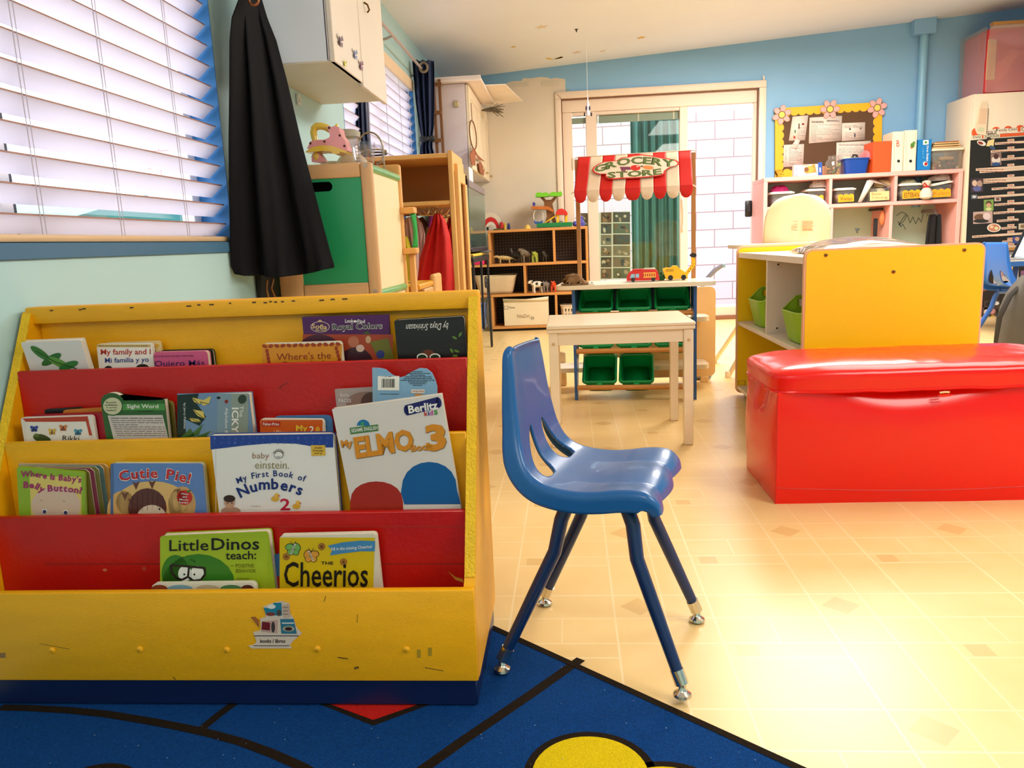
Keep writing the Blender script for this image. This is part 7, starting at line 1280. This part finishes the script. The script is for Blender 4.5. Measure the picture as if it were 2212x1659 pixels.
# ================================================================== tall white cupboards in the corner
TW2, TD = M('#DDD0D4', .45, .04, 4), M('#EFDEC2', .4, .04, 4); qx = -.675; qy0 = 5.66; qz0 = 1.283; qz1 = aY(1000, 180, qy0).z; zc_ = cz(-.9)
e = thing('corner_cupboard', 'white two-door wall cupboard in the corner with a hoop charm hanging on it', 'cupboard', (-.86, 6.3, qz0)); m = MB(); m.box(XL + .001, qx - .02, qy0, YB - .002, qz0, qz1, TW2, .003); m.build('carcass', e)
for a, b in ((qy0, 6.25), (6.258, 6.62), (6.628, YB - .01)):
    m = MB(); m.box(qx - .018, qx, a, b, qz0, qz1 - .01, TD, .003); m.box(qx, qx + .005, a, a + .06, qz0, qz1 - .01, TD, .002); m.box(qx, qx + .005, b - .06, b, qz0, qz1 - .01, TD, .002); m.box(qx, qx + .005, a + .06, b - .06, qz0, qz0 + .07, TD, .002); m.box(qx, qx + .005, a + .06, b - .06, qz1 - .09, qz1 - .01, TD, .002); d_ = m.build('door', e)
    kn = MB(); kn.lathe([(.007, 0), (.007, .012), (.013, .02), (.008, .026)], (qx + .005, b - .035, qz0 + .045), M('#C8A878', .3, metal=.5), 12, (1, 0, 0)); kn.build('knob', d_)
q = aY(986, 225, qy0); m = MB(); m.box(q.x - .018, q.x + .016, qy0 - .012, qy0, q.z - .022, q.z + .022, M('#C8B48A', .35, metal=.5), .003); m.build('hinge_plate', e)
m = MB(); ca = aY(940, 172, qy0 - .05); m.box(XL + .01, -.57, qy0 - .06, 6.55, qz1 + .002, qz1 + .022, M('#EFE0DA', .4), .004); m.box(XL + .01, -.575, qy0 - .05, qy0 - .03, qz1 + .022, qz1 + .04, M('#EFE0DA', .4), .003); one(m, 'white_board_stack', 'white panel lying across the corner cupboard top', 'board', (-.8, 6.1, qz1 + .002))
m = MB(); m.add([(-.66, 5.9, qz1 + .024), (-.43, 5.95, qz1 + .03), (-.35, 6.75, qz1 + .045), (-.66, 6.75, qz1 + .03), (-.66, 5.9, qz1 + .030), (-.43, 5.95, qz1 + .036), (-.35, 6.75, qz1 + .051), (-.66, 6.75, qz1 + .036)], [[3, 2, 1, 0], [4, 5, 6, 7], [0, 1, 5, 4], [1, 2, 6, 5], [2, 3, 7, 6], [3, 0, 4, 7]], M('#F2E6DC', .5)); one(m, 'white_tray', 'thin white sheet jutting out from the corner cupboard top', 'board', (-.5, 6.4, qz1 + .024))
random.seed(6); m = MB(); DG = M('#6A5A42', .8, .2, 60); c = aX(1040, 212, -.62)
for i in range(26): a = random.uniform(-.04, .04); m.tube([(-.665 + .01 * random.random(), 6.45 + a * .6, c.z - .02 + a * .2), (-.60, 6.5 + a, c.z - .01 + a * .6), (-.52 + random.uniform(-.03, .03), 6.55 + a * 2, c.z - .01 + random.uniform(-.05, .05))], .003, DG, 4)
o = one(m, 'dried_sage', 'bundle of dried stems tucked under the white sheet on the corner cupboard', 'dried plant', (-.6, 6.5, c.z - .03))
e = thing('hoop_charm', 'beaded hoop charm with brown feathers hanging on the corner cupboard door', 'wall charm', aX(1022, 265, qx + .012)); X_ = qx + .016; hc = aX(1022, 292, X_); m = MB(); BW = M('#7A5228', .6)
hy_ = (aX(1029, 292, X_).y - aX(1015, 292, X_).y) / 2; hz2 = (aX(1022, 264, X_).z - aX(1022, 321, X_).z) / 2
m.tube([V((X_, hc.y + hy_ * cos(t), hc.z + hz2 * sin(t))) for t in [2 * pi * i / 28 for i in range(28)]], .005, BW, 6, closed=True); m.build('hoop', e); m = MB(); m.tube([aX(1017, 222, X_), aX(1020, 262, X_)], .003, BW, 5); m.build('string', e)
FE = M('#9A5A3A', .8, .2, 30)
for pts in (((1022, 320), (1014, 335), (1018, 356), (1026, 358), (1026, 335)), ((1024, 322), (1032, 336), (1046, 349), (1034, 345), (1026, 332)), ((1033, 352), (1036, 372), (1044, 380), (1046, 366), (1038, 350))): m = MB(); P_ = [aX(x, y, X_ + .004) for x, y in pts]; k = len(P_); m.add(P_ + [p + V((.004, 0, 0)) for p in P_], [list(range(k)), list(range(k, 2 * k))[::-1]] + [[i, (i + 1) % k, k + (i + 1) % k, k + i] for i in range(k)], FE); m.build('feather', e)
# ================================================================== aquarium on its iron stand
ax1, ay0, ay1 = -.585, 4.72, 5.62; az0, az1 = aX(1050, 541, ax1).z, aX(1014, 388, ax1).z; ax0 = -.93; DF = M('#2A2430', .4)
e = thing('fish_tank', 'empty glass fish tank with grey rims on a black iron stand', 'fish tank', ((ax0 + ax1) / 2, 5.2, az0)); GT_ = GL('#DCEEEA', .05, .10)
m = MB(); m.box(ax0, ax1, ay0, ay1, az0, az0 + .028, DF, .004); m.build('lower_rim', e); m = MB()
for a in ((ax0, ax1, ay0, ay0 + .02), (ax0, ax1, ay1 - .02, ay1), (ax0, ax0 + .02, ay0, ay1), (ax1 - .02, ax1, ay0, ay1)): m.box(*a, az1 - .045, az1, M('#75686E', .4), .003)
m.build('upper_rim', e); m = MB(); t = .005
for a in ((ax0 + .004, ax1 - .004, ay0 + .004, ay0 + .004 + t), (ax0 + .004, ax1 - .004, ay1 - .004 - t, ay1 - .004), (ax1 - .004 - t, ax1 - .004, ay0 + .01, ay1 - .01), (ax0 + .004, ax0 + .004 + t, ay0 + .01, ay1 - .01)): m.box(*a, az0 + .028, az1 - .045, GT_, 0)
m.build('glass_wall', e); m = MB(); m.box(ax0 + .05, ax1 - .05, ay1 - .35, ay1 - .1, az0 + .0285, az0 + .075, M('#4A5A62', .7), .02, 2); m.ball((ax1 - .12, 5.0, az0 + .045), (.05, .06, .03), M('#7A4A5A', .7)); m.build('gravel_tray', e)
q = aX(1027, 372, ax1 - .03); m = MB(); m.box(ax1 - .06, ax1 - .055, q.y - .14, q.y + .06, az1 + .001, az1 + .12, M('#E6E4EA', .6), 0); m.box(ax1 - .0552, ax1 - .0545, q.y - .12, q.y + .04, az1 + .01, az1 + .015, M('#B8B4BC'), 0); one(m, 'paper_card', 'white card propped on the fish tank rim', 'card', (ax1 - .055, q.y, az1)); 
m = MB(); q = aX(1006, 360, ax1 - .08); m.grid(lambda u, v: V((ax1 - .16 + .02 * sin(u * 8 + v * 5), 4.72 + .22 * u, az1 + .002 + .17 * v * (1 - .35 * abs(u - .5)))), 14, 12, GL('#EAD8F0', .30, .12, .1)); m.ball((ax1 - .145, 4.8, az1 + .05), (.004, .022, .022), M('#B08AC8'), 14, 6); one(m, 'plastic_bag', 'cloudy plastic bag with a violet round mark on the fish tank', 'bag', (ax1 - .16, 4.8, az1), solid=.001)
e = thing('tank_stand', 'black wrought iron stand with scrolls under the fish tank', 'stand', ((ax0 + ax1) / 2, 5.2, 0)); IR = M('#17151A', .45)
m = MB(); m.box(ax0 - .01, ax1 + .01, ay0 - .01, ay1 + .01, az0 - .065, az0 - .03, IR, .004); m.build('top_frame', e); m = MB(); m.box(ax0 + .02, ax1 - .02, ay0 + .02, ay1 - .02, .16, .175, M('#5A5A62', .5), .002); m.build('lower_shelf', e)
for x, y in ((ax1, ay0 + .02), (ax1, ay1 - .02), (ax0, ay0 + .02), (ax0, ay1 - .02), (ax1, (ay0 + ay1) / 2)): m = MB(); zb = .002 if y != (ay0 + ay1) / 2 else .18; m.tube([(x, y, az0 - .06), (x, y, .18), (x, y, zb + .02), (x, y + .012, zb), (x, y + .03, zb + .012), (x, y + .034, .17)] if zb < .1 else [(x, y, az0 - .06), (x, y, zb)], .0075, IR, 8); m.build('leg', e)
ysc = ay1 - .2; m = MB(); m.tube([(ax1, ysc + .06 * cos(t) * (1 - i / 34), .48 + .05 * sin(t) * (1 - i / 34)) for i, t in enumerate([.35 * k for k in range(28)])], .006, IR, 6); m.tube([(ax1, ysc + .06, .48), (ax1, ysc + .1, .40), (ax1, ysc - .06, .30), (ax1, ysc - .09, .24), (ax1, ysc - .02, .22)], .006, IR, 6); m.build('scroll', e)
m = MB(); m.box(ax0 + .02, ax1 + .0, ay0 + .06, ay1 - .2, az0 - .0295, az0 - .012, M('#E0B83A', .6), .003); m.box(ax0 + .02, ax1 + .035, ay1 - .35, ay1 - .05, az0 - .012, az0 - .002, M('#4A4A56', .5), .003); one(m, 'notebook', 'yellow and grey notebooks slid under the fish tank', 'notebook', (ax1 - .1, 5.2, az0 - .03))
m = MB(); q = aX(1052, 690, ax1 - .08); m.box(ax1 - .16, ax1 - .03, 5.0, 5.25, .176, .36, M('#3A3A48', .8), .04, 3); m.box(ax1 - .15, ax1 - .04, 5.02, 5.2, .36, .375, M('#C84A5A', .7), .008, 2); m.tube([(ax1 - .12, 5.1, .37), (ax1 - .11, 5.12, .42), (ax1 - .08, 5.14, .43), (ax1 - .06, 5.14, .38)], .01, M('#5A3A30'), 8); one(m, 'child_bag', 'dark child bag with a red flap on the lower shelf of the iron stand', 'bag', (ax1 - .1, 5.1, .176)); m = MB(); m.box(ax1 - .12, ax1 - .02, 5.34, 5.5, .176, .33, M('#2A5A9A', .5), .01, 2); m.box(ax1 - .125, ax1 - .015, 5.335, 5.505, .33, .342, M('#2A5A9A', .4), .004); one(m, 'blue_caddy', 'blue plastic caddy on the lower shelf of the iron stand', 'caddy', (ax1 - .07, 5.42, .176))
# ================================================================== peg board backed shelf in the far corner
Yp, Yq = 6.60, YB - .026; OKX, OKZ = W_('#C98A48', 'x', .5), W_('#C98A48', 'z', .5)
def peg_mat():
    m = bpy.data.materials.new('peg_board'); m.use_nodes = True; n = m.node_tree.nodes; L = m.node_tree.links; b = n['Principled BSDF']; tc = n.new('ShaderNodeTexCoord'); sp_ = n.new('ShaderNodeSeparateXYZ'); L.new(tc.outputs['Object'], sp_.inputs[0])
    def mth(op, a, c=None):
        q = n.new('ShaderNodeMath'); q.operation = op
        for i, x in enumerate((a, c)):
            if x is None: continue
            if isinstance(x, (int, float)): q.inputs[i].default_value = x
            else: L.new(x, q.inputs[i])
        return q.outputs[0]
    f = lambda o: mth('POWER', mth('SUBTRACT', mth('FLOORED_MODULO', o, .0254), .0127), 2)
    d = mth('LESS_THAN', mth('ADD', f(sp_.outputs[0]), f(sp_.outputs[2])), .0042 ** 2); mx = n.new('ShaderNodeMix'); mx.data_type = 'RGBA'; L.new(d, mx.inputs[0]); mx.inputs[6].default_value = lin('#2A1A10'); mx.inputs[7].default_value = lin('#8A7A64'); L.new(mx.outputs[2], b.inputs['Base Color']); b.inputs['Roughness'].default_value = .6; return m
P8 = lambda x, y, Y=Yp: aY(x, y, Y)
e = thing('peg_board_shelf', 'oak framed shelf with dark peg board back in the corner by the patio door', 'shelf', (-.26, 6.78, 0))
xl, xm, xr2, xs2 = P8(1058, 600).x, P8(1198, 520).x, P8(1270, 520).x, P8(1131, 600).x
za, zb_, zc2, zd = (P8(1160, 493).z, P8(1160, 567).z, P8(1160, 633).z, P8(1120, 704).z); xw = P8(1004, 572).x
def board(x0, x1, z, nm='shelf_board', y0=Yp): m = MB(); m.box(x0, x1, y0, Yq, z - .022, z, OKX, .002); m.build(nm, e)
board(xl, xr2, za); board(xw, xr2, zb_); board(xl - .0, xr2, zc2); board(xl, xr2, zd)
for x, z0, z1 in ((xl, zb_, za - .022), (xm - .016, zb_, za - .022), (xr2 - .02, zb_, za - .022), (xs2, zc2, zb_ - .022), (xr2 - .02, zc2, zb_ - .022), (xw, zc2 - .0, zb_ - .022), (xl, zd, zc2 - .022), (xm - .014, zd, zc2 - .022), (xr2 - .02, zd, zc2 - .022)): m = MB(); m.box(x, x + .02, Yp + .002, Yq, z0, z1, OKZ, .002); m.build('upright', e)
m = MB(); PB = peg_mat(); m.box(xl + .02, xr2 - .02, Yq - .012, Yq - .001, zb_, za - .022, PB, 0); m.build('peg_board', e); m = MB(); m.box(xw + .02, xr2 - .02, Yq - .012, Yq - .001, zc2, zb_ - .022, PB, 0); m.build('peg_board', e); m = MB(); m.box(xl + .02, xr2 - .02, Yq - .012, Yq - .001, zd, zc2 - .022, PB, 0); m.build('peg_board', e)
m = MB(); m.box(xl, xr2, Yp + .03, Yq, .001, zd - .022, M('#2A1E14', .7), 0); m.box(xw, xl, Yp + .02, Yq, zc2 - .022, zc2, OKX, .002); m.build('plinth', e)
# bins and boxes
a, b = P8(1022, 600), P8(1113, 596); Yb_ = Yp + .03; e = thing('canvas_bin', 'beige canvas storage bin on the middle shelf of the peg board unit', 'bin', ((a.x + b.x) / 2, Yb_ + .13, zc2)); cx, hw, hh = (a.x + b.x) / 2, (b.x - a.x) / 2, (a.z + b.z) / 2 - zc2; CV = M('#CFB48E', .85, .08, 30, .2, 200)
def cvf(u, v):
    t = 2 * pi * u; n = 7; c, s_ = cos(t), sin(t); r = 1 / (abs(c) ** n + abs(s_) ** n) ** (1 / n); k = .80 + .20 * v; return V((cx + hw * c * r * k, Yb_ + .13 + .12 * s_ * r * (.9 + .1 * v), zc2 + .005 + hh * v * (1 + .03 * sin(t * 2))))
m = MB(); m.grid(cvf, 48, 6, CV, cu=True); m.poly([cvf(i / 48, 0) for i in range(48)][::-1], CV); m.build('tub', e, solid=.005); m = MB(); m.tube([cvf(i / 48, 1) for i in range(48)], .006, M('#DCC6A0', .8), 6, closed=True); m.build('rim', e)
a, b = P8(1087, 647), P8(1184, 640); e = thing('carton', 'white cardboard carton printed with faint words on the lowest shelf of the peg board unit', 'carton', ((a.x + b.x) / 2, Yp + .12, zd)); ht = (a.z + b.z) / 2; CTN = M('#E2CFAE', .6, .05, 6); m = MB(); m.box(a.x, b.x, Yp + .01, Yp + .24, zd + .001, ht - .012, CTN, .003); m.build('box', e)
m = MB(); m.add([(a.x, Yp + .006, ht - .03), (b.x, Yp + .006, ht - .03), (b.x + .004, Yp - .002, ht + .006), ((a.x + b.x) / 2, Yp, ht - .012), (a.x - .004, Yp - .002, ht)], [[0, 1, 2, 3, 4]], CTN); m.build('flap', e, solid=.004)
m = MB(); A = face(m, Yp + .009); GRY = M('#8A7A68', .6); A.rect(1089, 661, 1098, 668, GRY, 1); A.rect(1090, 662, 1097, 667, CTN, 2); A.txt('Panas.', 1100, 662, 13, 4, GRY, 2, .03); A.txt('NiaDri', 1117, 679, 27, 8, M('#A8906E'), 2, .02, -1); A.ell(1150, 687, 4, 3.6, GRY, 1); A.ell(1150, 687, 3, 2.6, CTN, 2); A.rect(1147, 686, 1153, 687.5, GRY, 3); m.build('print', e)
a, b = P8(1211, 662), P8(1252, 659); e = thing('white_basket', 'small pale plastic basket with holes on the lowest shelf beside the grocery stand', 'basket', ((a.x + b.x) / 2, Yp + .1, zd)); hb2 = (a.z + b.z) / 2; m = MB(); WBK = M('#D9C4A8', .5)
def wb(u, v):
    t = 2 * pi * u; n = 6; c, s_ = cos(t), sin(t); r = 1 / (abs(c) ** n + abs(s_) ** n) ** (1 / n); k = .85 + .15 * v; return V(((a.x + b.x) / 2 + (b.x - a.x) / 2 * c * r * k, Yp + .1 + .08 * s_ * r * k, hb2 - .14 + .14 * v))
m.grid(wb, 60, 10, WBK, cu=True, keep=lambda u, v: not (int(u * 60) % 3 == 1 and (.3 < v < .5 or .6 < v < .8))); m.poly([wb(i / 60, 0) for i in range(60)][::-1], WBK); m.build('tub', e, solid=.003); m = MB(); m.tube([wb(i / 60, 1) for i in range(60)], .006, WBK, 6, closed=True); m.build('rim', e)
m = MB(); x0 = P8(1216, 670).x; m.box(x0 - .015, x0 + .17, Yp + .01, Yp + .22, zd + .001, hb2 - .141, M('#5A3A22', .7), .003); one(m, 'brown_carton', 'brown flat carton under the pale basket', 'carton', (x0, Yp + .1, zd))
m = MB(); a, b = P8(1018, 557), P8(1046, 571); m.box(a.x, b.x, Yp + .02, Yp + .2, zb_ + .001, a.z, M('#E0206A', .5), .004, 2); m.box(a.x + .01, b.x - .01, Yp + .03, Yp + .19, a.z - .002, a.z + .003, M('#C81858', .5), .001); one(m, 'pink_box', 'bright pink box on the shelf behind the iron stand', 'box', (a.x, Yp + .1, zb_))
# toy animals
def critter(name, label, px, z, ln, h, mats, seed=0, dy=.06, neck=.3, spots=None, grp='toy animals on the peg board shelf', trunk=False, tail=True, rear=0.):
    c = P8(px, 600, Yp + dy); e = thing(name, label, 'toy animal', (c.x, Yp + dy, z), grp); m = MB(TR(c.x, Yp + dy, z, seed)); f = -1; bz = h * .6
    m.tube([(f * -.42 * ln, 0, bz * (1 - rear * .3)), (f * -.2 * ln, 0, bz), (f * .1 * ln, 0, bz * 1.03 + rear * .2 * h), (f * .34 * ln, 0, bz * (1.0 + neck * .4) + rear * .3 * h)], [h * .10, h * .24, h * .25, h * .15], mats, 12)
    m.tube([(f * .28 * ln, 0, bz * 1.05), (f * .44 * ln, 0, bz * (1.1 + neck)), (f * .56 * ln, 0, bz * (1.08 + neck)), (f * .66 * ln, 0, bz * (.98 + neck))], [h * .16, h * .15, h * .12, h * .07], mats, 10)
    for sx, sy in ((.26, 1), (.26, -1), (-.28, 1), (-.28, -1)): m.tube([(f * sx * ln, sy * h * .12, bz * .95), (f * (sx + .02) * ln, sy * h * .15, bz * .45), (f * sx * ln, sy * h * .15, .001)], [h * .10, h * .07, h * .065], mats, 8)
    for sy in (1, -1): m.ball((f * .42 * ln, sy * h * .13, bz * (1.2 + neck)), (h * .04, h * .05, h * .07) if not trunk else (h * .1, h * .03, h * .16), mats, 8, 5)
    if trunk: m.tube([(f * .64 * ln, 0, bz * (1 + neck)), (f * .72 * ln, 0, bz * .6), (f * .70 * ln, 0, bz * .25)], [h * .07, h * .05, h * .035], mats, 8)
    if tail: m.tube([(f * -.38 * ln, 0, bz), (f * -.55 * ln, 0, bz * .8), (f * -.68 * ln, 0, bz * .5)], [h * .09, h * .05, h * .015], mats, 8)
    m.build('body', e)
    if spots:
        for i, (x, zz, r) in enumerate(spots): s_ = MB(TR(c.x, Yp + dy, z, seed)); s_.ball((f * x * ln, -h * .21, bz * zz), (r * h, h * .05, r * h), M('#1E1A18'), 8, 6); s_.build('spot', e)
    return e
critter('toy_dinosaur', 'cream and brown toy dinosaur crouching at the near end of the top compartment', 1092, zb_, .15, .075, M('#B89A62', .5, .4, 60), 20, rear=.3); critter('toy_dinosaur', 'dark toy dinosaur with raised neck behind the cream one', 1118, zb_, .13, .11, M('#2A241E', .5, .2, 40), -20, .09, .7); critter('toy_dinosaur', 'grey toy dinosaur rearing up in the middle of the top compartment', 1137, zb_, .11, .11, M('#6A5A48', .5, .3, 60), 40, .06, .6, rear=.8); critter('toy_frog', 'squat olive green toy creature in the top compartment', 1157, zb_, .085, .105, M('#9AA23A', .5, .2, 40), 80, .05, .15, tail=False); critter('toy_dinosaur', 'small black toy dinosaur at the far end of the top compartment', 1181, zb_, .08, .085, M('#3A332C', .5, .3, 60), 60, .08, .5)
critter('toy_cow', 'white toy cow with black patches on the middle shelf', 1160, zc2, .125, .115, M('#E2D6C2', .4), 25, .06, .25, ((.1, 1.1, .12), (-.25, 1.0, .13), (.42, 1.35, .08))); critter('toy_elephant', 'grey toy elephant on the middle shelf between the cow and the red animal', 1181, zc2, .075, .10, M('#7A7068', .5), 60, .06, .2, trunk=True); critter('toy_bear', 'orange red toy animal standing on the middle shelf', 1195, zc2, .06, .10, M('#D0481E', .4), 80, .05, .3, tail=False)
# toys along the top
za_ = za + .0005
def tq(x, y, Y=6.72): p = aY(x, y, Y); return (p.x, p.z)
e = thing('toy_tree_house', 'plastic toy tree house with green crown, swing, ladder and red-roofed hut', 'toy tree house', (tq(1195, 485)[0], 6.72, za)); BRW, GRT, ORB = M('#7A4A1E', .45, .08), M('#6CBF1E', .4, .06), M('#B8641E', .45)
def pz(pts, y0, y1, mm, nm, bv=.004): m = MB(); m.prism([(lambda q: (q[0], max(q[1], za_)))(tq(x, y)) for x, y in pts][::-1], y0, y1, mm, 'xz'); o = m.build(nm, e); b_ = o.modifiers.new('b', 'BEVEL'); b_.width = bv; b_.segments = 2; b_.limit_method = 'ANGLE'; return o
pz(((1160, 483), (1236, 480), (1236, 489), (1160, 492)), 6.64, 6.80, M('#0E7A3E', .4), 'base')
pz(((1176, 486), (1181, 468), (1180, 455), (1176, 445), (1175, 436), (1167, 427), (1173, 425), (1180, 432), (1190, 432), (1199, 424), (1204, 424), (1197, 435), (1193, 440), (1196, 452), (1199, 470), (1203, 486), (1195, 486), (1190, 470), (1185, 486)), 6.70, 6.74, BRW, 'trunk')
pz(((1157, 426), (1158, 419), (1164, 416), (1172, 418), (1180, 416), (1187, 420), (1186, 425), (1172, 426)), 6.65, 6.79, GRT, 'leaf_crown'); pz(((1187, 424), (1188, 418), (1196, 415), (1204, 417), (1212, 414), (1215, 419), (1213, 423), (1200, 425)), 6.65, 6.79, GRT, 'leaf_crown')
pz(((1148, 446), (1185, 446), (1195, 453), (1195, 459), (1182, 453), (1148, 452)), 6.67, 6.77, ORB, 'platform'); pz(((1150, 440), (1153, 436), (1157, 440), (1155, 446), (1152, 446)), 6.70, 6.72, M('#3A3A9A', .4), 'flag', .001)
m = MB()
for sg in (6.70, 6.74): m.tube([V((tq(x, y)[0], sg, tq(x, y)[1])) for x, y in ((1158, 453), (1153, 462), (1153, 473), (1157, 481))], .004, M('#E4DCCC'), 6); m.tube([V((tq(x, y)[0], sg, tq(x, y)[1])) for x, y in ((1168, 453), (1173, 462), (1173, 473), (1169, 481))], .004, M('#E4DCCC'), 6)
m.build('swing_rope', e); pz(((1154, 474), (1157, 479), (1169, 479), (1172, 474), (1172, 481), (1168, 484), (1157, 484), (1154, 481)), 6.68, 6.76, M('#2A5AA8', .4), 'swing_seat')
for sg in (6.68, 6.73): m = MB(); a, b = tq(1178, 484), tq(1204, 464); m.bar((a[0], sg, a[1] + .01), (b[0], sg, b[1]), .008, .012, M('#F0B81E', .4), .002); m.build('ladder_rail', e)
for i in range(5): t = .12 + i * .19; m = MB(); p = (a[0] + (b[0] - a[0]) * t, a[1] + .01 + (b[1] - a[1] - .01) * t); m.box(p[0] - .004, p[0] + .004, 6.68, 6.73, p[1] - .004, p[1] + .004, M('#F0B81E', .4), 0); m.build('ladder_rung', e)
for x in (1203, 1221): pz(((x, 463), (x + 5, 463), (x + 5, 486), (x - 1, 486)), 6.67, 6.77, M('#F0B81E', .4), 'hut_wall')
pz(((1200, 464), (1202, 457), (1208, 452), (1214, 451), (1221, 454), (1226, 460), (1226, 465)), 6.65, 6.79, M('#C8281E', .35), 'hut_roof'); m = MB(); c = tq(1212, 484); m.tube([(c[0] + .018 * cos(t), 6.66, c[1] + .022 * sin(t)) for t in [pi * i / 8 for i in range(9)]], .003, M('#2A2A2A'), 6); m.build('door_hoop', e)
q = tq(1060, 480); e = thing('rainbow_stacker', 'red and white toy arch on the peg board shelf top behind the fish tank', 'toy', (q[0], 6.74, za)); 
for r0, r1, c_ in ((.075, .10, '#D8C8B4'), (.05, .074, '#C81E1E'), (.03, .049, '#E0D4C4')): m = MB(); m.prism([(q[0] + r1 * cos(t), za_ + r1 * 1.5 * sin(t)) for t in [pi * i / 16 for i in range(17)]] + [(q[0] + r0 * cos(t), za_ + r0 * 1.5 * sin(t)) for t in [pi * i / 16 for i in range(16, -1, -1)]], 6.72, 6.77, M(c_, .4), 'xz'); m.build('arch', e)
for x, h, r, c_, lab in ((1084, .068, .018, '#B81E14', 'red peg figure on the peg board shelf top'), (1091, .058, .011, '#C8A82A', 'thin yellow and black peg figure beside the red one'), (1099, .055, .013, '#1E2A6A', 'navy blue peg figure on the peg board shelf top')):
    q = tq(x, 485); m = MB(); m.lathe([(r, 0), (r, h * .55), (r * .8, h * .6), (r * .85, h * .75), (r * .8, h * .9), (r * .3, h)], (q[0], 6.70, za_), M(c_, .45), 14); one(m, 'peg_figure', lab, 'toy', (q[0], 6.70, za), 'peg figures on the shelf')
q = tq(1140, 486); m = MB(); m.lathe([(.03, 0), (.026, .015), (.014, .03), (.004, .036)], (q[0], 6.70, za_), M('#E0C05A', .5), 16); one(m, 'toy_dome', 'small yellow toy dome before the tree house', 'toy', (q[0], 6.70, za)); q = tq(1254, 478); m = MB(); m.lathe([(.035, 0), (.04, .03), (.022, .06), (.026, .08), (.012, .09)], (q[0], 6.75, za_), M('#4A4AA8', .4), 16); m.ball((q[0] - .045, 6.74, za_ + .024), .024, M('#4A4AA8', .4)); one(m, 'purple_toy', 'violet toy figure at the door end of the peg board shelf top', 'toy', (q[0], 6.75, za))
q = tq(1075, 490); m = MB(); m.box(q[0] - .03, q[0] + .04, 6.63, 6.68, za_, za_ + .01, M('#4A5A2A', .5), .003); m.ball((q[0] + .05, 6.65, za_ + .008), .008, M('#2A3A1A')); m.box(q[0] - .09, q[0] - .07, 6.63, 6.65, za_, za_ + .03, M('#1E1A18'), .004); one(m, 'toy_track', 'little green toy piece lying at the shelf edge under the arch', 'toy', (q[0], 6.65, za))
# toy hanging from the ceiling
h0 = onceil(1266, 60); e = thing('hanging_toy', 'white and purple toy car hanging on a string from the ceiling before the patio door', 'hanging toy', h0); hq = aY(1270, 240, h0.y); s_ = h0.y / 1665; LAV = M('#E6DEEC', .35); PUR = M('#3A2F4A', .35)
m = MB(); m.tube([h0, aY(1269, 205, h0.y)], .0011, M('#EFE8DC', .5), 5); m.build('string', e)
m = MB(); m.tube([aY(1269.3, 203, h0.y), aY(1269.6, 218, h0.y), aY(1270, 226, h0.y), aY(1270, 238, h0.y), aY(1270, 244, h0.y), aY(1270.4, 250, h0.y)], [.7 * s_, 1.2 * s_, 3 * s_, 5 * s_, 4 * s_, 3.4 * s_], LAV, 12); m.build('body', e)
for sg in (-1, 1): m = MB(); c = aY(1270 + sg * 3.6, 234, h0.y - .012); m.ball(c, (1.8 * s_, .008, 5 * s_), PUR, 10, 6); m.build('fin', e); m = MB(); w0 = aY(1270 + sg * 6, 247, h0.y); m.cyl(w0, w0 + V((sg * 2.6 * s_, 0, 0)), 3.6 * s_, M('#16141A', .5), 14); m.build('wheel', e)
m = MB(); m.bar(aY(1263, 247, h0.y), aY(1277, 247, h0.y), 3 * s_, 4 * s_, LAV, .002); m.build('axle', e)
